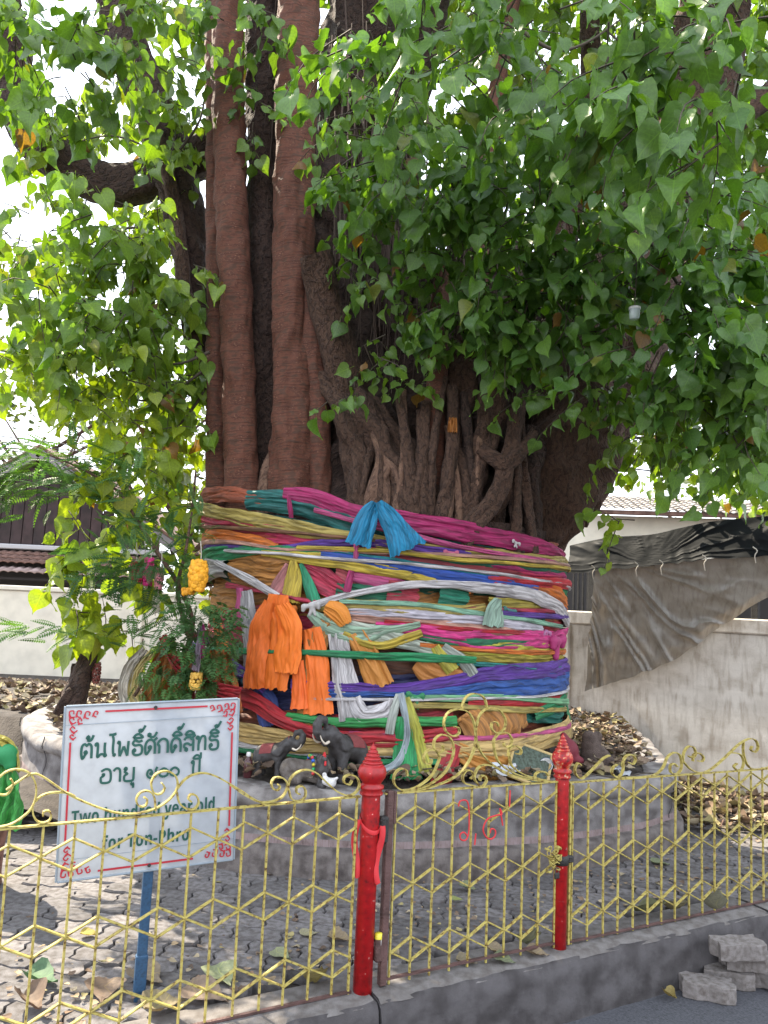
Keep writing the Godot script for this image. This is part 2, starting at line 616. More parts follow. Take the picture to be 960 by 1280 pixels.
func make_ground() -> void:
	var st := new_st()
	st.set_smooth_group(-1)
	quad(st, Vector3(-150, -0.23, 60), Vector3(150, -0.23, 60), Vector3(150, -0.23, -220), Vector3(-150, -0.23, -220))
	structure(put("street", done(st), M.asphalt))
	# raised yard behind the kerb
	var s := new_st()
	s.set_smooth_group(-1)
	var a := F0 + FU * -9.0 + FN * 0.02
	var b := F0 + FU * 12.0 + FN * 0.02
	quad(s, a + Vector3(0, -0.05, 0), b + Vector3(0, -0.05, 0), b + Vector3(6, -0.05, -40), a + Vector3(-14, -0.05, -30))
	structure(put("ground", done(s), M.soil))
	# kerb of cast blocks with a cracked joint by the gate
	var cuts := [-4.0, -1.62, 0.022, 2.3, 5.2]
	var kerb := Node3D.new()
	kerb.name = "kerb"
	add_child(kerb)
	structure(kerb)
	for i in cuts.size() - 1:
		var l: float = cuts[i + 1] - cuts[i] - 0.012
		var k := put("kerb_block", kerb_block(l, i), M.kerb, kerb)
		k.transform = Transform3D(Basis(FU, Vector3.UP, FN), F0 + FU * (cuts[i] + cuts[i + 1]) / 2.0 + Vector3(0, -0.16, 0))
		var cst := new_st()
		var cn := noise(5.0, 140 + i)
		var crows := []
		for ci in int(l / 0.04) + 1:
			var x := -l / 2.0 + 0.004 + (l - 0.008) * ci / int(l / 0.04)
			var e := 0.095 + 0.012 * cn.get_noise_1d(x * 3.0) + 0.006 * cn.get_noise_1d(x * 11.0)
			crows.append(PackedVector3Array([Vector3(x, 0.150, -0.142), Vector3(x, 0.1645, -0.128), Vector3(x, 0.1655 + 0.002 * cn.get_noise_1d(x * 9.0), 0.0), Vector3(x, 0.163, e - 0.02), Vector3(x, 0.150, e)]))
		loft(cst, crows)
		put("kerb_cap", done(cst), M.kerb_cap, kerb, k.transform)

func kerb_block(l: float, s: int) -> ArrayMesh:
	# a cast block with an uneven, chipped top edge
	var st := new_st()
	var n := noise(3.0, 100 + s)
	var prof := [Vector2(-0.14, -0.17), Vector2(-0.14, 0.15), Vector2(-0.13, 0.16), Vector2(0.02, 0.16), Vector2(0.085, 0.157), Vector2(0.105, 0.14), Vector2(0.115, 0.1), Vector2(0.13, -0.04), Vector2(0.14, -0.17)]
	var rows := []
	var m := int(l / 0.03)
	for i in m + 1:
		var x := -l / 2.0 + l * i / m
		var row := PackedVector3Array()
		for p in prof:
			var d := n.get_noise_3d(x, p.y * 2.0, p.x * 2.0) * 0.012
			row.append(Vector3(x, p.y + (d * 0.5 if p.y > 0.1 else 0.0), p.x + (d if p.x > 0 else 0.0)))
		rows.append(row)
	loft(st, rows, false)
	st.set_smooth_group(-1)
	for e in [0, m]:
		for j in prof.size() - 2:
			tri(st, rows[e][0], rows[e][j + 1], rows[e][j + 2])
	return done(st)

func paver_mesh(s: int) -> ArrayMesh:
	# zigzag interlocking block, 0.22 by 0.11 m, with worn edges
	var st := new_st()
	st.set_smooth_group(-1)
	var L := 0.225
	var W := 0.115
	var z := 0.014
	var out := [Vector2(0, 0), Vector2(L * 0.25, z), Vector2(L * 0.5, 0), Vector2(L * 0.75, z), Vector2(L, 0), Vector2(L - z, W * 0.33), Vector2(L + z * 0.6, W * 0.66),
		Vector2(L, W), Vector2(L * 0.75, W + z), Vector2(L * 0.5, W), Vector2(L * 0.25, W + z), Vector2(0, W), Vector2(z * 0.6, W * 0.66), Vector2(-z, W * 0.33)]
	var r := RandomNumberGenerator.new()
	r.seed = 900 + s
	var mid := Vector2(L / 2, W / 2)
	var rings := [[0.952, -0.05], [0.948, -0.008], [0.912, 0.0]]
	var pr := []
	for q in rings:
		var row := []
		for p in out:
			var v: Vector2 = mid + (p - mid) * Vector2(q[0] + 0.012, q[0]) + Vector2(r.randf_range(-1, 1), r.randf_range(-1, 1)) * 0.0016
			row.append(Vector3(v.x - mid.x, q[1], v.y - mid.y))
		pr.append(row)
	for i in 2:
		for j in out.size():
			var k := (j + 1) % out.size()
			quad(st, pr[i][j], pr[i][k], pr[i + 1][k], pr[i + 1][j])
	var t: Array = pr[2]
	for q in [[0, 1, 13, 12], [0, 1, 10, 11], [1, 2, 9, 10], [2, 3, 8, 9], [3, 4, 7, 8]]:
		pass
	var c := Vector3(0, 0.001, 0)
	for j in out.size():
		tri(st, c, t[(j + 1) % out.size()], t[j])
	return done(st)

func make_paving() -> void:
	var yard := Node3D.new()
	yard.name = "courtyard_paving"
	add_child(yard)
	structure(yard)
	var meshes := [paver_mesh(0), paver_mesh(1), paver_mesh(2), paver_mesh(3)]
	var tones := []
	for v in [0.145, 0.175, 0.205, 0.235]:
		tones.append(tri_mat(lin(v * 1.02, v * 0.96, v * 0.98), 0.9, tx.concrete, 1.1 + v * 3.0, tx.fine, 0.08))
		grain(tones[-1], 5.0)
	var spots := []
	var turn := deg_to_rad(-9.0)
	var bas := Basis(Vector3.UP, turn)
	for i in range(-24, 26):
		for j in range(-46, 30):
			var q := bas * Vector3((i + 0.5 * (j & 1)) * 0.225, 0, j * 0.115)
			q += Vector3(0.3, 0, -4.2)
			var s := (q - F0).dot(FU)
			var d := (q - F0).dot(FN)
			if d > -0.16 or d < -4.6 or s < -2.6 or s > 4.4:
				continue
			if in_poly(Vector2(q.x, q.z), planter_plan):
				continue
			var c := cam_px(q)
			if c.z <= 0 or c.x < -0.12 or c.x > 1.12 or c.y < -0.1 or c.y > 1.15:
				continue
			spots.append([q.distance_to(eye), q])
	spots.sort_custom(func(x, y): return x[0] < y[0])
	var rest := []
	for k in spots.size():
		var q: Vector3 = spots[k][1]
		q.y += rng.randf_range(-0.009, 0.004) + 0.010 * sin(q.x * 2.3) * sin(q.z * 1.9)
		var tilt := Basis(Vector3(1, 0, 0), rng.randf_range(-0.045, 0.045)) * Basis(Vector3(0, 0, 1), rng.randf_range(-0.03, 0.03))
		var xf := Transform3D(bas * tilt, q)
		if k < 300:
			put("paver", meshes[rng.randi() % 4], tones[rng.randi() % 4], yard, xf)
		else:
			rest.append(xf)
	if rest.size():
		for v in 2:
			var mm := MultiMesh.new()
			mm.transform_format = MultiMesh.TRANSFORM_3D
			mm.mesh = meshes[v]
			var mine := []
			for i in rest.size():
				if i % 2 == v:
					mine.append(rest[i])
			mm.instance_count = mine.size()
			for i in mine.size():
				mm.set_instance_transform(i, mine[i])
			var mi := MultiMeshInstance3D.new()
			mi.name = "far_pavers"
			mi.multimesh = mm
			mi.material_override = tones[1 + v]
			yard.add_child(mi, true)
			stuff(mi)

func cam_px(p: Vector3) -> Vector3:
	# where a point falls in the frame (0..1) and its depth, used to choose which pieces are near enough to be parts
	var q := cam.transform.affine_inverse() * p
	var f := 1.0 / tan(deg_to_rad(cam.fov / 2.0))
	if q.z > -0.1:
		return Vector3(-1, -1, -1)
	return Vector3(0.5 + 0.5 * f * (4.0 / 3.0) * q.x / -q.z, 0.5 - 0.5 * f * q.y / -q.z, -q.z)

func make_planter() -> void:
	# concrete ring with plinth, ledge and rounded rim, following the plan
	var prof := [Vector2(0.065, -0.06), Vector2(0.065, 0.125), Vector2(0.055, 0.138), Vector2(0.03, 0.145), Vector2(0.004, 0.15), Vector2(-0.004, 0.185), Vector2(-0.012, 0.26), Vector2(-0.02, 0.335), Vector2(0.012, 0.36), Vector2(0.022, 0.40), Vector2(0.012, 0.435), Vector2(-0.012, 0.45), Vector2(-0.2, 0.44)]
	var plan := []
	for p in planter_plan:
		plan.append(Vector3(p.x, 0, p.y))
	var line := spline(plan, 0.05)
	var n := noise(2.2, 77)
	var fine := noise(9.0, 78)
	var ring := thing("tree_planter", "low curved concrete planter wall round the foot of the wrapped tree", "planter")
	for part in [["plinth", 0, 5, M.plinth], ["painted_band", 4, 6, M.pink_line], ["wall", 5, 8, M.planter], ["rim", 7, 13, M.rim]]:
		var rows := []
		for i in line.size():
			var t := (line[mini(i + 1, line.size() - 1)] - line[maxi(i - 1, 0)]).normalized()
			var outw := Vector3(-t.z, 0, t.x)
			var row := PackedVector3Array()
			for k in range(part[1], part[2]):
				var q: Vector2 = prof[k]
				var d: float = n.get_noise_3d(line[i].x, q.y * 3.0, line[i].z) * 0.02 + fine.get_noise_3d(line[i].x, q.y, line[i].z) * 0.008
				var lean: float = 0.05 * n.get_noise_2d(line[i].x * 0.4, line[i].z * 0.4)
				row.append(line[i] + outw * (q.x + d) + Vector3(0, q.y + (lean + d * 0.5 if q.y > 0.2 else 0.0), 0))
			rows.append(row)
		var st := new_st()
		loft(st, rows)
		put(part[0], done(st), part[3], ring)
	# cracks running down the face
	var at_i := [0.28, 0.33, 0.40, 0.79]
	for k in at_i.size():
		var i0 := int(at_i[k] * (line.size() - 1))
		var cs := new_st()
		var pts := []
		for j in 9:
			var y := 0.455 - j * 0.034
			var w := 0.014 * sin(j * 1.1 + k) + 0.006 * sin(j * 4.3 + k * 2.0)
			var q: Vector3 = line[i0]
			var t := (line[i0 + 1] - line[i0 - 1]).normalized()
			var outw := Vector3(-t.z, 0, t.x)
			var d := n.get_noise_3d(q.x, y * 3.0, q.z) * 0.02 + (0.024 if y > 0.36 else 0.0)
			pts.append(q + t * w + outw * (d + 0.001) + Vector3(0, y + 0.05 * n.get_noise_2d(q.x * 0.4, q.z * 0.4), 0))
		tube(cs, pts, 0.004, 0.002, 5, 0.02)
		put("crack", done(cs), M.dark_void, ring)
	# soil inside
	var so := new_st()
	var sn := noise(0.9, 79)
	var srows := []
	for a in 9:
		var f := a / 8.0
		var row := PackedVector3Array()
		for i in line.size():
			var inn := Vector3(0.0, 0, -6.6)
			var p := line[i].lerp(inn, 0.03 + f * 0.97)
			row.append(Vector3(p.x, 0.40 + 0.10 * sqrt(f) + 0.035 * sn.get_noise_2d(p.x * 2.0, p.z * 2.0), p.z))
		srows.append(row)
	loft(so, srows, false)
	structure(put("planter_soil", done(so), M.soil))

# ------------------------------------------------------------------ fence
func fence_frame(s: float, y: float) -> Transform3D:
	return Transform3D(Basis(FU, Vector3.UP, FN), F0 + FU * s + Vector3(0, y, 0))

func bar_between(parent: Node3D, called: String, a: Vector2, b: Vector2, m: Material, thick := 0.0045, depth := 0.016) -> void:
	var st := new_st()
	strip(st, PackedVector3Array([Vector3(a.x, a.y, 0), Vector3(b.x, b.y, 0)]), thick, depth, Vector3(0, 0, 1))
	put(called, done(st), m, parent)

var bar_meshes := {}
func shared_bar(parent: Node3D, called: String, at: Vector2, l: float, ang: float, m: Material, thick: float, depth: float, zoff := 0.0) -> void:
	var key := [snappedf(l, 0.0001), thick, depth]
	if not bar_meshes.has(key):
		bar_meshes[key] = box_mesh(Vector3(l, thick, depth), 0.0012)
	put(called, bar_meshes[key], m, parent, Transform3D(Basis(Vector3(0, 0, 1), ang), Vector3(at.x, at.y, zoff)))

func lattice(p: Node3D, rods: Array, first_peak: int, top: float, m: Material) -> void:
	for i in rods.size():
		var lean := rng.randf_range(-0.009, 0.009)
		shared_bar(p, "upright_bar", Vector2(rods[i], top / 2.0 + 0.004), top - 0.008, PI / 2 + lean, m, 0.0075, 0.010)
	var mids := [0.628, 0.373, 0.125]
	for tier in 3:
		for i in rods.size() - 1:
			var open := (i + first_peak + tier) % 2      # 1: the diamond is widest at this rod
			for sgn in [-1.0, 1.0]:
				var h := 0.049
				var a := Vector2(rods[i], mids[tier] + (sgn * h if open == 1 else 0.0))
				var b := Vector2(rods[i + 1], mids[tier] + (sgn * h if open == 0 else 0.0))
				var d := b - a
				shared_bar(p, "brace", (a + b) / 2.0 + Vector2(0, rng.randf_range(-0.004, 0.004)), snappedf(d.length(), 0.002), d.angle(), m, 0.0055, 0.015, 0.001 * sgn)

func scroll(p: Node3D, pts: Array, m: Material) -> void:
	var q := []
	for v in pts:
		q.append(Vector3(v.x, v.y, 0))
	var st := new_st()
	strip(st, spline(q, 0.012), 0.005, 0.016, Vector3(0, 0, 1))
	put("scroll", done(st), m, p)

func make_post(s: float, r: float, label: String) -> Node3D:
	var p := thing("gate_post", label, "post", F0 + FU * s, 0.0, "red posts of the yellow fence")
	var st := new_st()
	var H := 0.735
	lathe(st, [Vector2(0.0, -0.01), Vector2(r, -0.01), Vector2(r, H)], 20)
	put("shaft", done(st), M.red, p)
	var f := new_st()
	var k := r / 0.037
	var prof := [Vector2(r, H), Vector2(0.045 * k, H + 0.002), Vector2(0.047 * k, H + 0.010), Vector2(0.040 * k, H + 0.02), Vector2(0.049 * k, H + 0.027), Vector2(0.050 * k, H + 0.036), Vector2(0.036 * k, H + 0.044), Vector2(0.041 * k, H + 0.052), Vector2(0.054 * k, H + 0.070), Vector2(0.058 * k, H + 0.088), Vector2(0.053 * k, H + 0.106), Vector2(0.044 * k, H + 0.117)]
	for i in 5:
		var y := H + 0.119 + i * 0.0135
		var w := (0.040 - i * 0.0066) * k
		prof.append_array([Vector2(w * 0.84, y), Vector2(w, y + 0.004), Vector2(w, y + 0.009), Vector2(w * 0.82, y + 0.0125)])
	prof.append_array([Vector2(0.006 * k, H + 0.19), Vector2(0.0, H + 0.205)])
	lathe(f, prof, 24)
	put("finial", done(f), M.red if r > 0.035 else M.red_worn, p)
	return p

func make_fence() -> void:
	var base := Transform3D(Basis(FU, Vector3.UP, FN), F0)
	# panel beside the sign
	var a := thing("fence_panel", "yellow iron fence panel in front of the white sign", "fence", Vector3.ZERO, 0.0, "yellow lattice fence")
	a.transform = base
	var rods := []
	for i in 24:
		rods.append(-0.134 - 0.0965 * i)
	rods.reverse()
	rods.append(-0.062)
	lattice(a, rods.slice(0, 24), 0, 0.73, M.yellow)
	shared_bar(a, "end_bar", Vector2(-0.062, 0.365), 0.73, PI / 2, M.yellow, 0.0075, 0.012)
	for tier in 3:
		var y: float = [0.628, 0.373, 0.125][tier]
		var open := [1, 0, 1][tier] as int
		for sg in [-1.0, 1.0]:
			var p0 := Vector2(-0.134, y + (sg * 0.049 if open == 1 else 0.0))
			var p1 := Vector2(-0.062, y + (sg * 0.012 if open == 1 else sg * 0.036))
			shared_bar(a, "brace", (p0 + p1) / 2.0, (p1 - p0).length(), (p1 - p0).angle(), M.yellow, 0.0055, 0.015)
	bar_between(a, "top_rail", Vector2(-2.4, 0.727), Vector2(-0.05, 0.733), M.yellow, 0.006, 0.018)
	bar_between(a, "bottom_rail", Vector2(-2.4, 0.012), Vector2(-0.05, 0.012), M.brown_iron, 0.008, 0.014)
	scroll(a, [Vector2(-1.316, 0.849), Vector2(-1.285, 0.872), Vector2(-1.246, 0.894), Vector2(-1.217, 0.886), Vector2(-1.172, 0.854), Vector2(-1.134, 0.825), Vector2(-1.081, 0.795), Vector2(-1.020, 0.767), Vector2(-0.965, 0.748), Vector2(-0.904, 0.742), Vector2(-0.834, 0.756), Vector2(-0.788, 0.788), Vector2(-0.771, 0.822), Vector2(-0.781, 0.858), Vector2(-0.811, 0.876), Vector2(-0.847, 0.870), Vector2(-0.863, 0.840), Vector2(-0.850, 0.804), Vector2(-0.826, 0.802), Vector2(-0.815, 0.820), Vector2(-0.828, 0.838)], M.yellow)
	scroll(a, [Vector2(-0.774, 0.810), Vector2(-0.751, 0.840), Vector2(-0.720, 0.858), Vector2(-0.678, 0.861), Vector2(-0.635, 0.847), Vector2(-0.590, 0.822), Vector2(-0.535, 0.789), Vector2(-0.479, 0.752), Vector2(-0.423, 0.726)], M.yellow)
	scroll(a, [Vector2(-0.772, 0.804), Vector2(-0.761, 0.766), Vector2(-0.736, 0.744), Vector2(-0.707, 0.740), Vector2(-0.692, 0.760), Vector2(-0.702, 0.785), Vector2(-0.723, 0.791), Vector2(-0.730, 0.775), Vector2(-0.718, 0.766)], M.yellow)
	scroll(a, [Vector2(-0.841, 0.745), Vector2(-0.849, 0.792), Vector2(-0.870, 0.813), Vector2(-0.897, 0.810), Vector2(-0.909, 0.788), Vector2(-0.898, 0.765), Vector2(-0.876, 0.765), Vector2(-0.872, 0.785), Vector2(-0.884, 0.793)], M.yellow)
	scroll(a, [Vector2(-0.582, 0.814), Vector2(-0.522, 0.773), Vector2(-0.467, 0.746), Vector2(-0.417, 0.742), Vector2(-0.376, 0.757), Vector2(-0.358, 0.790), Vector2(-0.363, 0.811), Vector2(-0.385, 0.827), Vector2(-0.413, 0.826), Vector2(-0.423, 0.807), Vector2(-0.413, 0.787), Vector2(-0.394, 0.782), Vector2(-0.388, 0.796), Vector2(-0.398, 0.803)], M.yellow)
	scroll(a, [Vector2(-0.354, 0.777), Vector2(-0.353, 0.807), Vector2(-0.334, 0.835), Vector2(-0.292, 0.849), Vector2(-0.248, 0.838), Vector2(-0.207, 0.805), Vector2(-0.155, 0.762), Vector2(-0.104, 0.740), Vector2(-0.072, 0.748), Vector2(-0.055, 0.773), Vector2(-0.067, 0.805), Vector2(-0.098, 0.819), Vector2(-0.123, 0.810), Vector2(-0.122, 0.791), Vector2(-0.098, 0.782), Vector2(-0.089, 0.797)], M.yellow)
	scroll(a, [Vector2(-0.352, 0.781), Vector2(-0.338, 0.746), Vector2(-0.309, 0.735), Vector2(-0.286, 0.746), Vector2(-0.283, 0.772), Vector2(-0.298, 0.790), Vector2(-0.320, 0.785), Vector2(-0.319, 0.766), Vector2(-0.305, 0.761)], M.yellow)
	scroll(a, [Vector2(-1.377, 0.850), Vector2(-1.358, 0.875), Vector2(-1.338, 0.891), Vector2(-1.325, 0.903), Vector2(-1.304, 0.911), Vector2(-1.279, 0.909), Vector2(-1.256, 0.899), Vector2(-1.239, 0.879), Vector2(-1.229, 0.851), Vector2(-1.228, 0.815), Vector2(-1.238, 0.785), Vector2(-1.258, 0.763), Vector2(-1.289, 0.743), Vector2(-1.324, 0.736), Vector2(-1.356, 0.736)], M.yellow)
	scroll(a, [Vector2(-1.227, 0.807), Vector2(-1.212, 0.822), Vector2(-1.186, 0.830), Vector2(-1.160, 0.830), Vector2(-1.136, 0.827), Vector2(-1.108, 0.814)], M.yellow)
	scroll(a, [Vector2(-1.234, 0.788), Vector2(-1.230, 0.765), Vector2(-1.216, 0.744), Vector2(-1.197, 0.737), Vector2(-1.180, 0.743), Vector2(-1.176, 0.760), Vector2(-1.185, 0.774), Vector2(-1.200, 0.772), Vector2(-1.200, 0.758)], M.yellow)
	scroll(a, [Vector2(-1.355, 0.842), Vector2(-1.333, 0.836), Vector2(-1.315, 0.834), Vector2(-1.302, 0.848), Vector2(-1.298, 0.869), Vector2(-1.307, 0.883)], M.yellow)
	# gate
	var g := thing("gate", "yellow iron gate with tall scrolled crest between the red posts", "gate", Vector3.ZERO, 0.0, "")
	g.transform = base
	var gr := []
	for i in 10:
		gr.append(0.115 + 0.0928 * i)
	lattice(g, gr, 0, 0.725, M.yellow)
	bar_between(g, "top_rail", Vector2(0.06, 0.735), Vector2(0.955, 0.722), M.yellow, 0.006, 0.018)
	bar_between(g, "bottom_rail", Vector2(0.08, 0.03), Vector2(0.955, 0.028), M.brown_iron, 0.009, 0.014)
	var st := new_st()
	box(st, Vector3(0.030, 0.735, 0.028), Transform3D(Basis.IDENTITY, Vector3(0.084, 0.378, 0)), 0.003)
	box(st, Vector3(0.012, 0.125, 0.03), Transform3D(Basis.IDENTITY, Vector3(0.105, 0.68, 0)), 0.002)
	put("stile", done(st), M.brown_iron, g)
	for y in [0.60, 0.155]:
		var h := new_st()
		box(h, Vector3(0.036, 0.10, 0.034), Transform3D(Basis.IDENTITY, Vector3(0.058, y, 0.006)), 0.006)
		tube(h, [Vector3(0.047, y - 0.035, 0.02), Vector3(0.047, y + 0.04, 0.02)], 0.014, 0.014, 10)
		box(h, Vector3(0.05, 0.02, 0.02), Transform3D(Basis(Vector3(0, 0, 1), 0.3), Vector3(0.03, y + 0.02, 0.012)), 0.004)
		put("hinge", done(h), M.black_iron if y > 0.5 else M.brown_iron, g)
	scroll(g, [Vector2(0.161, 0.797), Vector2(0.158, 0.819), Vector2(0.128, 0.828), Vector2(0.102, 0.807), Vector2(0.104, 0.768), Vector2(0.144, 0.743), Vector2(0.209, 0.750), Vector2(0.279, 0.791), Vector2(0.307, 0.840), Vector2(0.315, 0.865), Vector2(0.293, 0.891), Vector2(0.256, 0.894), Vector2(0.237, 0.869), Vector2(0.247, 0.843), Vector2(0.272, 0.840), Vector2(0.276, 0.858)], M.yellow)
	scroll(g, [Vector2(0.139, 0.736), Vector2(0.256, 0.752), Vector2(0.340, 0.797), Vector2(0.378, 0.856), Vector2(0.383, 0.907), Vector2(0.359, 0.944), Vector2(0.319, 0.955), Vector2(0.288, 0.937), Vector2(0.286, 0.902), Vector2(0.309, 0.882), Vector2(0.332, 0.892), Vector2(0.328, 0.910)], M.yellow)
	scroll(g, [Vector2(0.162, 0.732), Vector2(0.293, 0.748), Vector2(0.403, 0.783), Vector2(0.465, 0.841), Vector2(0.494, 0.913), Vector2(0.488, 0.986), Vector2(0.457, 1.040), Vector2(0.405, 1.057), Vector2(0.355, 1.048), Vector2(0.331, 1.012), Vector2(0.340, 0.971), Vector2(0.378, 0.947), Vector2(0.409, 0.958), Vector2(0.405, 0.982), Vector2(0.384, 0.984)], M.yellow)
	scroll(g, [Vector2(0.420, 1.056), Vector2(0.429, 1.095), Vector2(0.460, 1.119), Vector2(0.506, 1.118), Vector2(0.538, 1.096), Vector2(0.548, 1.063)], M.yellow)
	scroll(g, [Vector2(0.507, 0.891), Vector2(0.494, 0.965), Vector2(0.516, 1.033), Vector2(0.562, 1.059), Vector2(0.616, 1.050), Vector2(0.651, 1.007), Vector2(0.646, 0.967), Vector2(0.612, 0.950), Vector2(0.580, 0.967), Vector2(0.579, 0.993), Vector2(0.604, 0.997), Vector2(0.614, 0.979)], M.yellow)
	scroll(g, [Vector2(0.495, 0.933), Vector2(0.529, 0.869), Vector2(0.597, 0.813), Vector2(0.707, 0.764), Vector2(0.820, 0.737), Vector2(0.920, 0.726)], M.yellow)
	scroll(g, [Vector2(0.594, 0.887), Vector2(0.593, 0.924), Vector2(0.626, 0.951), Vector2(0.667, 0.947), Vector2(0.690, 0.918), Vector2(0.676, 0.891), Vector2(0.648, 0.892), Vector2(0.648, 0.910)], M.yellow)
	scroll(g, [Vector2(0.594, 0.887), Vector2(0.618, 0.831), Vector2(0.679, 0.787), Vector2(0.763, 0.756), Vector2(0.891, 0.732)], M.yellow)
	scroll(g, [Vector2(0.674, 0.849), Vector2(0.677, 0.881), Vector2(0.710, 0.891), Vector2(0.742, 0.873), Vector2(0.737, 0.854), Vector2(0.714, 0.858)], M.yellow)
	scroll(g, [Vector2(0.677, 0.851), Vector2(0.695, 0.805), Vector2(0.765, 0.764), Vector2(0.848, 0.742)], M.yellow)
	scroll(g, [Vector2(0.534, 0.725), Vector2(0.500, 0.756), Vector2(0.496, 0.782), Vector2(0.518, 0.812), Vector2(0.557, 0.819), Vector2(0.604, 0.806), Vector2(0.652, 0.778), Vector2(0.721, 0.752)], M.yellow)
	scroll(g, [Vector2(0.537, 0.728), Vector2(0.559, 0.750), Vector2(0.548, 0.774), Vector2(0.525, 0.771), Vector2(0.525, 0.755)], M.yellow)
	scroll(g, [Vector2(0.528, 0.725), Vector2(0.482, 0.739), Vector2(0.445, 0.750), Vector2(0.434, 0.776), Vector2(0.450, 0.800), Vector2(0.475, 0.799), Vector2(0.491, 0.778), Vector2(0.475, 0.766)], M.yellow)
	scroll(g, [Vector2(0.898, 0.752), Vector2(0.883, 0.768), Vector2(0.850, 0.772), Vector2(0.826, 0.762), Vector2(0.825, 0.743)], M.yellow)
	# panel running off beside the wall
	var b := thing("fence_panel", "yellow iron fence panel beyond the gate, before the draped wall", "fence", Vector3.ZERO, 0.0, "yellow lattice fence")
	b.transform = base
	var rr := []
	for i in 24:
		rr.append(1.048 + 0.0955 * i)
	lattice(b, rr, 0, 0.70, M.yellow)
	bar_between(b, "top_rail", Vector2(1.02, 0.713), Vector2(3.3, 0.675), M.yellow, 0.006, 0.018)
	bar_between(b, "bottom_rail", Vector2(1.02, 0.02), Vector2(3.3, 0.008), M.brown_iron, 0.008, 0.014)
	var rl := new_st()
	for s in [1.03]:
		box(rl, Vector3(0.012, 0.70, 0.02), Transform3D(Basis.IDENTITY, Vector3(s, 0.36, 0)), 0.002)
	put("end_bar", done(rl), M.yellow, b)
	scroll(b, [Vector2(1.092, 0.786), Vector2(1.075, 0.797), Vector2(1.057, 0.776), Vector2(1.063, 0.747), Vector2(1.094, 0.725), Vector2(1.126, 0.737), Vector2(1.179, 0.773), Vector2(1.233, 0.810), Vector2(1.272, 0.821)], M.yellow)
	scroll(b, [Vector2(1.320, 0.776), Vector2(1.296, 0.764), Vector2(1.287, 0.741), Vector2(1.315, 0.718), Vector2(1.346, 0.727), Vector2(1.360, 0.753), Vector2(1.359, 0.784), Vector2(1.380, 0.813), Vector2(1.416, 0.816), Vector2(1.442, 0.794), Vector2(1.424, 0.772), Vector2(1.398, 0.781)], M.yellow)
	scroll(b, [Vector2(1.318, 0.715), Vector2(1.403, 0.711), Vector2(1.490, 0.708), Vector2(1.578, 0.714), Vector2(1.631, 0.747), Vector2(1.661, 0.793), Vector2(1.707, 0.812), Vector2(1.746, 0.799), Vector2(1.761, 0.761), Vector2(1.754, 0.724), Vector2(1.723, 0.707), Vector2(1.684, 0.718), Vector2(1.681, 0.750), Vector2(1.707, 0.759), Vector2(1.730, 0.742)], M.yellow)
	scroll(b, [Vector2(1.769, 0.761), Vector2(1.777, 0.808), Vector2(1.809, 0.836), Vector2(1.848, 0.831), Vector2(1.864, 0.798), Vector2(1.840, 0.778), Vector2(1.812, 0.790)], M.yellow)
	scroll(b, [Vector2(1.772, 0.766), Vector2(1.824, 0.725), Vector2(1.888, 0.704), Vector2(1.969, 0.711), Vector2(2.086, 0.768), Vector2(2.189, 0.826), Vector2(2.277, 0.855), Vector2(2.336, 0.842), Vector2(2.351, 0.802), Vector2(2.321, 0.783), Vector2(2.291, 0.799), Vector2(2.303, 0.815)], M.yellow)
	scroll(b, [Vector2(1.843, 0.762), Vector2(1.848, 0.794), Vector2(1.888, 0.800), Vector2(1.921, 0.779), Vector2(1.913, 0.758), Vector2(1.882, 0.762)], M.yellow)
	scroll(b, [Vector2(2.233, 0.841), Vector2(2.232, 0.785), Vector2(2.258, 0.727), Vector2(2.310, 0.696), Vector2(2.436, 0.697), Vector2(2.548, 0.723), Vector2(2.663, 0.763)], M.yellow)
	scroll(b, [Vector2(2.129, 0.790), Vector2(2.198, 0.781), Vector2(2.232, 0.746), Vector2(2.223, 0.707), Vector2(2.188, 0.696), Vector2(2.154, 0.717), Vector2(2.180, 0.732)], M.yellow)
	make_post(0.0, 0.037, "thick red gate post with a ribbon tied round it")
	make_post(0.982, 0.031, "slim red gate post with a chain hung on it")
	# scorched patch where the hinge was welded
	var so := new_st()
	lathe(so, [Vector2(0.0375, 0.52), Vector2(0.038, 0.55), Vector2(0.038, 0.61), Vector2(0.0375, 0.63)], 20)
	# ribbon on the thick post
	var rb := thing("red_ribbon", "red cloth ribbon tied round the thick red gate post", "ribbon", F0)
	var r := new_st()
	var ring := []
	for i in 25:
		var t := TAU * i / 24.0
		var c := Vector3(cos(t), 0, sin(t)) * 0.0405
		var y := 0.63 + 0.03 * cos(t + 2.2)
		ring.append(PackedVector3Array([c + Vector3(0, y + 0.008, 0), c * 1.05 + Vector3(0, y, 0), c + Vector3(0, y - 0.009, 0)]))
	loft(r, ring)
	put("band", done(r), M.ribbon, rb)
	for k in 2:
		var tl := new_st()
		var rows := []
		for i in 12:
			var v := i / 11.0
			var x := (-0.042 if k == 0 else 0.040) + 0.012 * sin(v * 5.0 + k) * (-1 if k == 0 else 1) - (0.012 * v if k == 0 else 0.0)
			rows.append(PackedVector3Array([Vector3(x - 0.011 - 0.004 * v, 0.645 - v * 0.21 - k * 0.02, 0.018), Vector3(x, 0.645 - v * 0.22 - k * 0.02, 0.026 + 0.006 * sin(v * 9.0)), Vector3(x + 0.011 + 0.004 * v, 0.645 - v * 0.215 - k * 0.02, 0.018)]))
		loft(tl, rows)
		put("tail", done(tl), M.ribbon, rb)
	# red wire figures fixed to the gate
	var w0 := thing("wire_figure", "red painted wire hook fixed to the upper bars of the gate", "wire figure")
	w0.transform = base
	var t1 := new_st()
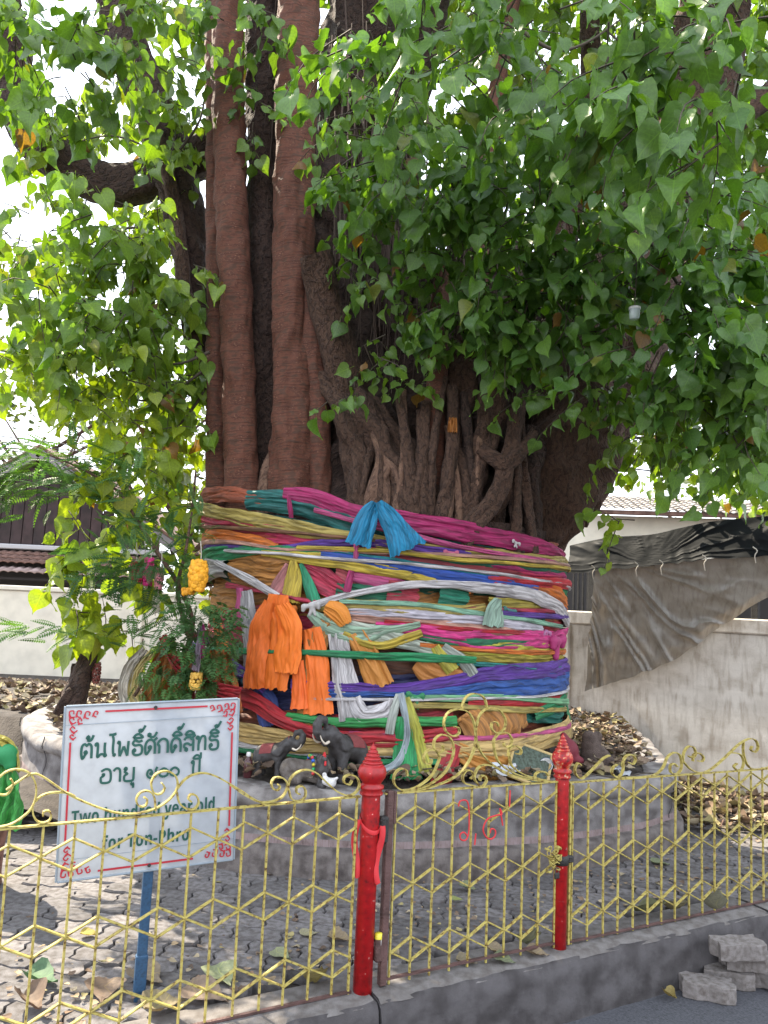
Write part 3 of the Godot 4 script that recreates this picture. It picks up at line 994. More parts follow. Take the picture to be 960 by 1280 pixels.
	tube(t1, [Vector3(0.408, 0.661, 0.016), Vector3(0.415, 0.682, 0.016), Vector3(0.446, 0.682, 0.016), Vector3(0.459, 0.656, 0.016), Vector3(0.464, 0.605, 0.016), Vector3(0.463, 0.549, 0.016), Vector3(0.449, 0.522, 0.016), Vector3(0.424, 0.528, 0.016), Vector3(0.421, 0.548, 0.016), Vector3(0.440, 0.554, 0.016), Vector3(0.458, 0.536, 0.016)], 0.0034, 0.0034, 6, 0.008)
	put("stroke", done(t1), M.ribbon, w0)
	var w2 := thing("wire_figure", "red painted wire loop and stroke next to the hook on the gate", "wire figure")
	w2.transform = base
	var t3 := new_st()
	tube(t3, [Vector3(0.623, 0.635, 0.016), Vector3(0.634, 0.611, 0.016), Vector3(0.604, 0.608, 0.016), Vector3(0.559, 0.597, 0.016), Vector3(0.538, 0.562, 0.016), Vector3(0.548, 0.531, 0.016), Vector3(0.575, 0.513, 0.016), Vector3(0.599, 0.523, 0.016), Vector3(0.601, 0.546, 0.016), Vector3(0.580, 0.555, 0.016), Vector3(0.574, 0.538, 0.016)], 0.0034, 0.0034, 6, 0.008)
	put("stroke", done(t3), M.ribbon, w2)
	var t4 := new_st()
	tube(t4, [Vector3(0.623, 0.635, 0.016), Vector3(0.640, 0.563, 0.016)], 0.0034, 0.0034, 6, 0.008)
	put("stroke", done(t4), M.ribbon, w2)
	var t5 := new_st()
	tube(t5, [Vector3(0.675, 0.707, 0.016), Vector3(0.674, 0.639, 0.016)], 0.0034, 0.0034, 6, 0.008)
	put("stroke", done(t5), M.ribbon, w2)
	var w6 := thing("wire_figure", "short red wire dot between the two red wire figures", "wire figure")
	w6.transform = base
	var t7 := new_st()
	tube(t7, [Vector3(0.500, 0.543, 0.016), Vector3(0.496, 0.498, 0.016)], 0.0034, 0.0034, 6, 0.008)
	put("stroke", done(t7), M.ribbon, w6)
	# chain and padlock on the slim post
	var ch := thing("chain", "yellow chain bundled on the gate beside the slim post", "chain")
	ch.transform = base
	var link := new_st()
	var lr := []
	for i in 16:
		var t := TAU * i / 16.0
		var row := PackedVector3Array()
		for j in 6:
			var q := TAU * j / 6.0
			row.append(Vector3(cos(t) * (0.013 + 0.003 * cos(q)), sin(t) * (0.009 + 0.003 * cos(q)), 0.003 * sin(q)))
		lr.append(row)
	lr.append(lr[0])
	loft(link, lr, true)
	var lm := done(link)
	for i in 26:
		var at := Vector3(0.875 + 0.085 * rng.randf(), 0.395 + 0.05 * rng.randf_range(-1, 1), 0.018 + 0.012 * rng.randf())
		put("link", lm, M.yellow, ch, Transform3D(Basis.from_euler(Vector3(rng.randf() * 3, rng.randf() * 3, rng.randf() * 3)), at))
	var pd := thing("padlock", "small black padlock hanging from the yellow chain", "padlock")
	pd.transform = base
	var bd := new_st()
	box(bd, Vector3(0.028, 0.026, 0.012), Transform3D(Basis.IDENTITY, Vector3(0.935, 0.325, 0.03)), 0.004)
	put("body", done(bd), M.black_iron, pd)
	var sk := new_st()
	tube(sk, [Vector3(0.926, 0.335, 0.03), Vector3(0.926, 0.352, 0.03), Vector3(0.935, 0.36, 0.03), Vector3(0.944, 0.352, 0.03), Vector3(0.944, 0.335, 0.03)], 0.003, 0.003, 6, 0.006)
	put("shackle", done(sk), M.brown_iron, pd)
	var cl := thing("post_clamp", "black iron clamp round the slim red post", "clamp", F0 + FU * 0.982)
	var cs := new_st()
	lathe(cs, [Vector2(0.031, 0.36), Vector2(0.036, 0.362), Vector2(0.036, 0.40), Vector2(0.031, 0.402)], 18)
	put("band", done(cs), M.black_iron, cl)
	var ce := new_st()
	box(ce, Vector3(0.034, 0.03, 0.03), Transform3D(Basis(Vector3.UP, 0.5), Vector3(0.042, 0.382, -0.01)), 0.005)
	put("latch", done(ce), M.black_iron, cl)
	var pk := thing("plastic_cup", "small yellow and white plastic cup wedged at the lower hinge", "cup", F0 + FU * 0.06 + Vector3(0, 0.17, 0.02))
	var c1 := new_st()
	lathe(c1, [Vector2(0, 0), Vector2(0.013, 0), Vector2(0.014, 0.022)], 14)
	put("body", done(c1), M.white, pk)
	var c2 := new_st()
	lathe(c2, [Vector2(0.0145, 0.022), Vector2(0.015, 0.044), Vector2(0, 0.045)], 14)
	put("lid", done(c2), M.lid, pk)

# ------------------------------------------------------------------ sign
func glyph(ch: String) -> Array:
	# strokes of the characters painted on the sign; last entry is the advance
	match ch:
		"ต": return [[Vector2(0.42, 0.3), Vector2(0.34, 0.42), Vector2(0.44, 0.5), Vector2(0.5, 0.38), Vector2(0.4, 0.28), Vector2(0.2, 0.0), Vector2(0.1, 0.45), Vector2(0.16, 0.86), Vector2(0.34, 0.98), Vector2(0.48, 0.84), Vector2(0.62, 0.98), Vector2(0.8, 0.84), Vector2(0.84, 0.5), Vector2(0.84, 0)], 1.0]
		"ด": return [[Vector2(0.42, 0.3), Vector2(0.34, 0.42), Vector2(0.44, 0.5), Vector2(0.5, 0.38), Vector2(0.4, 0.28), Vector2(0.2, 0.0), Vector2(0.1, 0.45), Vector2(0.2, 0.84), Vector2(0.48, 1.0), Vector2(0.76, 0.84), Vector2(0.84, 0.5), Vector2(0.84, 0)], 1.0]
		"ศ": return [[Vector2(0.5, 0.4), Vector2(0.4, 0.36), Vector2(0.38, 0.5), Vector2(0.5, 0.54), Vector2(0.52, 0.4), Vector2(0.2, 0.0), Vector2(0.1, 0.45), Vector2(0.2, 0.84), Vector2(0.48, 1.0), Vector2(0.76, 0.84), Vector2(0.84, 0.5), Vector2(0.84, 0)], [Vector2(0.7, 0.86), Vector2(1.0, 1.12)], 1.0]
		"น": return [[Vector2(0.2, 0.8), Vector2(0.1, 0.88), Vector2(0.18, 0.98), Vector2(0.28, 0.9), Vector2(0.28, 0.4), Vector2(0.28, 0.04), Vector2(0.5, 0.22), Vector2(0.72, 0.2), Vector2(0.8, 0.06), Vector2(0.9, 0.14), Vector2(0.82, 0.26), Vector2(0.78, 0.6), Vector2(0.8, 1.0)], 1.05]
		"โ": return [[Vector2(0.36, 0.14), Vector2(0.46, 0.06), Vector2(0.5, 0.16), Vector2(0.38, 0.2), Vector2(0.34, 0.6), Vector2(0.36, 1.15), Vector2(0.3, 1.45), Vector2(0.5, 1.5)], [Vector2(0.02, 1.5), Vector2(0.3, 1.5), Vector2(0.55, 1.56)], 0.62]
		"พ": return [[Vector2(0.2, 0.86), Vector2(0.08, 0.9), Vector2(0.14, 1.0), Vector2(0.22, 0.9), Vector2(0.2, 0.4), Vector2(0.24, 0.0)], [Vector2(0.24, 0.0), Vector2(0.52, 0.66)], [Vector2(0.52, 0.66), Vector2(0.8, 0.0)], [Vector2(0.8, 0.0), Vector2(0.86, 1.0)], 1.05]
		"ธ": return [[Vector2(0.86, 0.98), Vector2(0.6, 0.9), Vector2(0.3, 1.0), Vector2(0.14, 0.82), Vector2(0.3, 0.66), Vector2(0.66, 0.68), Vector2(0.84, 0.5), Vector2(0.8, 0.1), Vector2(0.5, 0.0), Vector2(0.24, 0.06), Vector2(0.16, 0.3), Vector2(0.28, 0.42), Vector2(0.34, 0.3), Vector2(0.22, 0.24)], 0.98]
		"ก": return [[Vector2(0.18, 0), Vector2(0.18, 0.5), Vector2(0.06, 0.66), Vector2(0.2, 0.88), Vector2(0.48, 1.0), Vector2(0.76, 0.86), Vector2(0.84, 0.5), Vector2(0.84, 0)], 1.0]
		"ส": return [[Vector2(0.3, 0.2), Vector2(0.2, 0.12), Vector2(0.32, 0.04), Vector2(0.36, 0.18), Vector2(0.14, 0.3), Vector2(0.16, 0.52), Vector2(0.4, 0.56), Vector2(0.62, 0.44), Vector2(0.84, 0.5)], [Vector2(0.1, 0.8), Vector2(0.3, 0.98), Vector2(0.6, 0.98), Vector2(0.82, 0.8), Vector2(0.84, 0.4), Vector2(0.84, 0.0)], [Vector2(0.62, 0.8), Vector2(1.0, 1.16)], 1.0]
		"ท": return [[Vector2(0.2, 0.82), Vector2(0.08, 0.9), Vector2(0.18, 1.0), Vector2(0.28, 0.9), Vector2(0.26, 0.4), Vector2(0.26, 0)], [Vector2(0.28, 0.5), Vector2(0.48, 0.96), Vector2(0.7, 1.0), Vector2(0.8, 0.8), Vector2(0.8, 0)], 1.0]
		"อ": return [[Vector2(0.3, 0.5), Vector2(0.24, 0.64), Vector2(0.36, 0.64), Vector2(0.3, 0.5), Vector2(0.12, 0.4), Vector2(0.16, 0.06), Vector2(0.48, 0.0), Vector2(0.8, 0.08), Vector2(0.86, 0.5), Vector2(0.76, 0.9), Vector2(0.46, 1.0), Vector2(0.12, 0.84)], 1.02]
		"า": return [[Vector2(0.04, 0.8), Vector2(0.2, 0.98), Vector2(0.44, 0.96), Vector2(0.54, 0.7), Vector2(0.54, 0)], 0.74]
		"ย": return [[Vector2(0.26, 0.8), Vector2(0.12, 0.88), Vector2(0.22, 1.0), Vector2(0.3, 0.88), Vector2(0.14, 0.7), Vector2(0.36, 0.54), Vector2(0.14, 0.4), Vector2(0.16, 0.06), Vector2(0.5, 0.0), Vector2(0.8, 0.06), Vector2(0.84, 0.4), Vector2(0.84, 1.0)], 1.02]
		"๒": return [[Vector2(0.44, 0.40), Vector2(0.34, 0.32), Vector2(0.46, 0.24), Vector2(0.54, 0.36), Vector2(0.40, 0.62), Vector2(0.18, 0.56), Vector2(0.10, 0.24), Vector2(0.34, 0.0), Vector2(0.76, 0.02), Vector2(0.92, 0.28), Vector2(0.84, 0.56), Vector2(0.98, 0.82)], 1.12]
		"๐": return [[Vector2(0.44, 0.0), Vector2(0.12, 0.12), Vector2(0.08, 0.44), Vector2(0.44, 0.66), Vector2(0.8, 0.44), Vector2(0.76, 0.12), Vector2(0.44, 0.0)], 0.98]
		"ป": return [[Vector2(0.2, 0.82), Vector2(0.08, 0.9), Vector2(0.18, 1.0), Vector2(0.28, 0.9), Vector2(0.24, 0.5), Vector2(0.24, 0.02)], [Vector2(0.24, 0.02), Vector2(0.82, 0.02)], [Vector2(0.82, 0.02), Vector2(0.82, 1.42)], 1.02]
		"ิ": return [[Vector2(-0.82, 1.16), Vector2(-0.66, 1.36), Vector2(-0.4, 1.42), Vector2(-0.1, 1.2), Vector2(-0.44, 1.16), Vector2(-0.82, 1.16)], 0.0]
		"ี": return [[Vector2(-0.82, 1.16), Vector2(-0.66, 1.36), Vector2(-0.4, 1.42), Vector2(-0.1, 1.2), Vector2(-0.44, 1.16), Vector2(-0.82, 1.16)], [Vector2(-0.12, 1.16), Vector2(-0.1, 1.62)], 0.0]
		"์": return [[Vector2(-0.24, 1.62), Vector2(-0.36, 1.56), Vector2(-0.4, 1.7), Vector2(-0.24, 1.72), Vector2(-0.22, 1.58), Vector2(-0.1, 1.74), Vector2(0.06, 2.0)], 0.0]
		"ั": return [[Vector2(-0.56, 1.26), Vector2(-0.68, 1.24), Vector2(-0.68, 1.4), Vector2(-0.54, 1.38), Vector2(-0.52, 1.18), Vector2(-0.24, 1.2), Vector2(-0.04, 1.5)], 0.0]
		"้": return [[Vector2(-0.44, 1.3), Vector2(-0.54, 1.36), Vector2(-0.44, 1.5), Vector2(-0.36, 1.34), Vector2(-0.46, 1.18), Vector2(-0.22, 1.22), Vector2(-0.06, 1.54)], 0.0]
		"ุ": return [[Vector2(-0.24, -0.14), Vector2(-0.34, -0.2), Vector2(-0.26, -0.3), Vector2(-0.18, -0.18), Vector2(-0.18, -0.52)], 0.0]
	return [0.5]

func brush(st: SurfaceTool, pts: Array, w: float, z: float) -> void:
	var q := []
	for p in pts:
		q.append(Vector3(p.x, p.y, z))
	strip(st, spline(q, w * 0.6), w, 0.0012, Vector3(0, 0, 1))

func thai(st: SurfaceTool, text: String, x: float, y: float, h: float, width: float, w: float) -> void:
	var total := 0.0
	for i in text.length():
		var g := glyph(text[i])
		total += g[g.size() - 1]
	var k := width / (total * h)
	for i in text.length():
		var g := glyph(text[i])
		for s in g.size() - 1:
			var pts := []
			for p in g[s]:
				pts.append(Vector2(x + p.x * h * k, y + p.y * h))
			brush(st, pts, w, 0.0014 + 0.0001 * (s % 3) + 0.00005 * (i % 2))
		x += g[g.size() - 1] * h * k

func make_sign() -> void:
	var s := thing("sign", "white painted sign lettered in dark green on a blue post", "sign", Vector3(-0.82, 0, -3.03), deg_to_rad(24.0))
	var st := new_st()
	box(st, Vector3(0.036, 1.08, 0.022), Transform3D(Basis.IDENTITY, Vector3(0, 0.52, -0.02)), 0.003)
	box(st, Vector3(0.043, 0.13, 0.03), Transform3D(Basis.IDENTITY, Vector3(0, 0.085, -0.02)), 0.003)
	put("post", done(st), M.blue, s)
	var board := Node3D.new()
	board.name = "board"
	s.add_child(board)
	board.transform = Transform3D(Basis(Vector3(0, 0, 1), deg_to_rad(2.0)), Vector3(-0.012, 0.765, 0))
	var W := 0.645
	var H := 0.62
	var sh := new_st()
	var rows := []
	for i in 9:
		var row := PackedVector3Array()
		for j in 9:
			row.append(Vector3(-W / 2 + W * j / 8.0, H / 2 - H * i / 8.0, 0.003 * sin(j * 0.9) * sin(i * 0.7) - 0.003))
		rows.append(row)
	loft(sh, rows)
	put("sheet", done(sh), M.sheet, board)
	var fr := new_st()
	for e in [[Vector2(-W / 2, 0), 0.007, H], [Vector2(W / 2, 0), 0.007, H]]:
		box(fr, Vector3(e[1], e[2], 0.012), Transform3D(Basis.IDENTITY, Vector3(e[0].x, e[0].y, -0.004)), 0.002)
	for e in [H / 2, -H / 2]:
		box(fr, Vector3(W - 0.008, 0.007, 0.0116), Transform3D(Basis.IDENTITY, Vector3(0, e, -0.004)), 0.002)
	put("frame", done(fr), M.frame, board)
	var scr := new_st()
	for y in [H / 2 - 0.02, -H / 2 + 0.02]:
		tube(scr, [Vector3(0.0, y, -0.004), Vector3(0, y, 0.006)], 0.0075, 0.006, 10)
	put("screw", done(scr), M.black_iron, board)
	var crease := new_st()
	brush(crease, [Vector2(-W / 2 + 0.004, H / 2 - 0.068), Vector2(0, H / 2 - 0.066), Vector2(W / 2 - 0.004, H / 2 - 0.063)], 0.0022, 0.0016)
	brush(crease, [Vector2(-W / 2 + 0.004, -H / 2 + 0.075), Vector2(0, -H / 2 + 0.077), Vector2(W / 2 - 0.004, -H / 2 + 0.08)], 0.0018, 0.0016)
	put("seam", done(crease), M.frame, board)
	# red border and corner flourishes
	var bo := new_st()
	var m := 0.024
	for sx in [-1.0, 1.0]:
		brush(bo, [Vector2(sx * (W / 2 - m), -H / 2 + 0.13), Vector2(sx * (W / 2 - m), H / 2 - 0.13)], 0.007, 0.0019)
	brush(bo, [Vector2(-W / 2 + 0.14, H / 2 - m), Vector2(W / 2 - 0.125, H / 2 - m)], 0.007, 0.0019)
	brush(bo, [Vector2(-W / 2 + 0.14, -H / 2 + m), Vector2(W / 2 - 0.16, -H / 2 + m)], 0.007, 0.0019)
	put("border", done(bo), M.sign_red, board)
	for sx in [-1.0, 1.0]:
		for sy in [-1.0, 1.0]:
			var fl := new_st()
			var c := Vector2(sx * (W / 2 - 0.018), sy * (H / 2 - 0.018))
			for q in [[0.0, 0.0, 0.03, 0.9], [0.0, 0.028, 0.028, 0.5], [0.028, 0.0, 0.028, 1.2], [0.03, 0.03, 0.024, 0.8], [0.058, 0.004, 0.03, 1.3], [0.088, 0.004, 0.024, 1.4], [0.004, 0.062, 0.028, 0.3], [0.004, 0.09, 0.022, 0.2]]:
				var o: Vector2 = c + Vector2(-sx * q[0], -sy * q[1])
				var l: float = q[2]
				var d := Vector2(-sx * cos(q[3]), -sy * sin(q[3]))
				var n: Vector2 = Vector2(-d.y, d.x) * sx * sy
				brush(fl, [o + d * l * 0.9, o + d * l * 0.6 + n * l * 0.35, o + n * l * 0.1, o + d * l * 0.2 - n * l * 0.3, o + d * l * 0.55 - n * l * 0.1], 0.0048, 0.002 + 0.0001 * q[0])
				brush(fl, [o + d * l * 0.2 + n * l * 0.3, o + d * l * 0.7 + n * l * 0.55], 0.005, 0.0022)
			put("flourish", done(fl), M.sign_red, board)
	var t := new_st()
	thai(t, "ต้นโพธิ์ศักดิ์สิทธิ์", -W / 2 + 0.058, 0.118, 0.054, 0.515, 0.0092)
	put("lettering", done(t), M.sign_green, board)
	var t2 := new_st()
	thai(t2, "อายุ", -W / 2 + 0.130, 0.025, 0.050, 0.130, 0.0085)
	thai(t2, "๒๐๐", -W / 2 + 0.297, 0.030, 0.047, 0.128, 0.0085)
	thai(t2, "ปี", -W / 2 + 0.463, 0.030, 0.050, 0.042, 0.0085)
	put("lettering", done(t2), M.sign_green, board)
	var y := -0.090
	for line in [["Two hundred year old", -W / 2 + 0.040, 0.52], ["for Ton-Phro", -W / 2 + 0.150, 0.315]]:
		var tm := TextMesh.new()
		var f := SystemFont.new()
		f.font_names = PackedStringArray(["Droid Sans"])
		f.font_weight = 700
		tm.font = f
		tm.text = line[0]
		tm.font_size = 64
		tm.pixel_size = 0.001
		tm.depth = 0.0015
		tm.horizontal_alignment = HORIZONTAL_ALIGNMENT_LEFT
		var o := put("lettering", tm, M.sign_green, board)
		var w := tm.get_aabb().size.x
		o.transform = Transform3D(Basis.from_scale(Vector3(line[2] / w, 1.05, 1)), Vector3(line[1], y, 0.0018))
		y -= 0.102

# ------------------------------------------------------------------ tree
func limb(st: SurfaceTool, pts: Array, radii: Array, flute := 0.1, lobes := 5, s := 0, seg := 40, squash := 1.0) -> void:
	# a stem with an uneven, fluted outline; radii follow the points
	var n := noise(2.6, 200 + s)
	var fine := noise(14.0, 300 + s)
	var p := []
	var path := PackedVector3Array()
	var rad := PackedFloat32Array()
	for i in pts.size() - 1:
		var seglen: float = pts[i].distance_to(pts[i + 1])
		var m := maxi(2, int(seglen / 0.035))
		for k in m:
			var t := float(k) / m
			path.append((pts[i] as Vector3).cubic_interpolate(pts[i + 1], pts[maxi(i - 1, 0)], pts[mini(i + 2, pts.size() - 1)], t))
			rad.append(cubic_interpolate(radii[i], radii[i + 1], radii[maxi(i - 1, 0)], radii[mini(i + 2, pts.size() - 1)], t))
	path.append(pts[pts.size() - 1])
	rad.append(radii[radii.size() - 1])
	var rows := tube_rows(path, rad, seg)
	for i in rows.size():
		var row: PackedVector3Array = rows[i]
		for j in seg:
			var a := TAU * j / seg
			var o := path[i]
			var d := row[j] - o
			var k := 1.0 + flute * cos(a * lobes + 2.5 * n.get_noise_1d(path[i].y * 0.3 + s) * 4.0) + 0.5 * flute * n.get_noise_3d(row[j].x * 2.0, row[j].y * 0.7, row[j].z * 2.0) * 2.0
			k += 0.45 * flute * (absf(sin(a * (lobes * 1.5 + 1.0) + 3.0 * n.get_noise_2d(path[i].y * 0.8, s))) - 0.5)
			k += 0.02 / maxf(rad[i], 0.05) * 0.6 * fine.get_noise_3d(row[j].x, row[j].y * 0.6, row[j].z)
			d.z *= squash
			row[j] = o + d * k
		rows[i] = row
	loft(st, rows, true, Vector2.ONE, true)

func leaf_mesh(curl: float = 0.16, fold: float = 0.18, bend: float = 0.0) -> ArrayMesh:
	# heart-shaped leaf with a long drip tip, hanging from its stalk at the origin, one unit long
	var ys := [0.03, -0.06, 0.0, 0.14, 0.32, 0.5, 0.66, 0.78, 0.88, 1.0]
	var ws := [0.0, 0.16, 0.33, 0.445, 0.455, 0.36, 0.22, 0.10, 0.04, 0.004]
	var arr := []
	arr.resize(Mesh.ARRAY_MAX)
	var v := PackedVector3Array()
	var uv := PackedVector2Array()
	var idx := PackedInt32Array()
	var mid := [0.03, 0.05, 0.1, 0.18, 0.32, 0.5, 0.66, 0.78, 0.88, 1.0]
	for i in ys.size():
		var w: float = ws[i]
		for sx in [-1, 0, 1]:
			var y: float = mid[i] if sx == 0 else ys[i]
			var z: float = -curl * y * y + fold * w * absi(sx) + (0.03 + absf(bend) * 0.2) * sin(y * 9.0 + bend * 9.0 * sx) * absi(sx) + bend * w * sx * y
			v.append(Vector3(sx * w, -y, z))
			uv.append(Vector2(0.5 + sx * 0.5 * w / 0.455, clampf(y, 0, 1)))
	for i in ys.size() - 1:
		var b := i * 3
		for q in [[0, 1, 4, 3], [1, 2, 5, 4]]:
			idx.append_array([b + q[0], b + q[1], b + q[2], b + q[0], b + q[2], b + q[3]])
	# stalk
	var s0 := v.size()
	for p in [Vector3(-0.008, 0.34, 0.05), Vector3(0.008, 0.34, 0.05), Vector3(0.008, -0.06, 0), Vector3(-0.008, -0.06, 0), Vector3(0, 0.34, 0.062), Vector3(0, -0.06, 0.012)]:
		v.append(p)
		uv.append(Vector2(0.5, 0.1))
	idx.append_array([s0, s0 + 1, s0 + 2, s0, s0 + 2, s0 + 3, s0 + 1, s0 + 4, s0 + 5, s0 + 1, s0 + 5, s0 + 2])
	arr[Mesh.ARRAY_VERTEX] = v
	arr[Mesh.ARRAY_TEX_UV] = uv
	arr[Mesh.ARRAY_INDEX] = idx
	var am := ArrayMesh.new()
	am.add_surface_from_arrays(Mesh.PRIMITIVE_TRIANGLES, arr)
	var st := SurfaceTool.new()
	st.create_from(am, 0)
	st.generate_normals()
	return st.commit()

var leaf_xf: Array[Transform3D] = []
var leaf_col: PackedColorArray = []
var twig_st: SurfaceTool

func leaf_color(kind: float) -> Color:
	# 0 deep green .. 1 yellow green, glow of sun from behind put into the colour
	var c := Color(0.085, 0.21, 0.058).lerp(Color(0.165, 0.345, 0.062), rng.randf())
	c = c.lerp(Color(0.40, 0.49, 0.04), clampf(kind * rng.randf_range(0.4, 1.2), 0, 1))
	var q := rng.randf()
	if q < 0.012:
		c = Color(0.3, 0.16, 0.05)
	elif q < 0.03:
		c = c.lerp(Color(0.35, 0.32, 0.06), 0.6)
	return c

func add_leaf(at: Vector3, down: Vector3, face: Vector3, l: float, kind: float) -> void:
	var y := -down.normalized()
	var x := y.cross(face)
	if x.length() < 0.1:
		x = y.cross(Vector3(1, 0.2, 0.1))
	x = x.normalized()
	var z := x.cross(y)
	var w := l * rng.randf_range(0.85, 1.1)
	leaf_xf.append(Transform3D(Basis(x * w, y * l, z * l), at - y * l * 0.34))
	leaf_col.append(leaf_color(kind))

func twig(p: Vector3, dir: Vector3, length: float, l: float, kind: float, gap := 0.055) -> void:
	var d := dir.normalized()
	var q := p
	var pts := [p]
	var n := maxi(3, int(length / gap))
	for i in n:
		d = (d + Vector3(rng.randf_range(-0.2, 0.2), -0.10 + rng.randf_range(-0.16, 0.12), rng.randf_range(-0.2, 0.2))).normalized()
		q += d * gap * rng.randf_range(0.8, 1.2)
		pts.append(q)
		var side := d.cross(Vector3.UP).normalized() * (1.0 if i % 2 == 0 else -1.0)
		var hang := (Vector3.DOWN * rng.randf_range(0.25, 1.2) + side * rng.randf_range(0.0, 0.9) + d * rng.randf_range(0.0, 0.6)).normalized()
		var face := Vector3(rng.randf_range(-0.9, 0.9), rng.randf_range(0.0, 1.2), rng.randf_range(-0.5, 1.1)).normalized()
		add_leaf(q + side * 0.01, hang, face, l * rng.randf_range(0.45, 1.2), kind)
	tube(twig_st, [pts[0], pts[pts.size() / 2], pts[pts.size() - 1]], 0.0055, 0.002, 3, 0.1)

func clump(c: Vector3, r: Vector3, twigs: int, l: float, kind: float, out := Vector3.ZERO, tl := 0.45) -> void:
	for i in twigs:
		var o := Vector3(rng.randf_range(-1, 1), rng.randf_range(-1, 1), rng.randf_range(-1, 1))
		while o.length() > 1.0:
			o = Vector3(rng.randf_range(-1, 1), rng.randf_range(-1, 1), rng.randf_range(-1, 1))
		var dir := (Vector3(o.x, o.y * 0.4 - 0.1, o.z) + out + Vector3(rng.randf_range(-0.4, 0.4), rng.randf_range(-0.2, 0.3), rng.randf_range(-0.4, 0.4)))
		var p := c + o * r
		if p.distance_to(eye) < 1.6:
			continue
		twig(p - dir.normalized() * tl * 0.4, dir, tl * rng.randf_range(0.6, 1.2), l, kind)

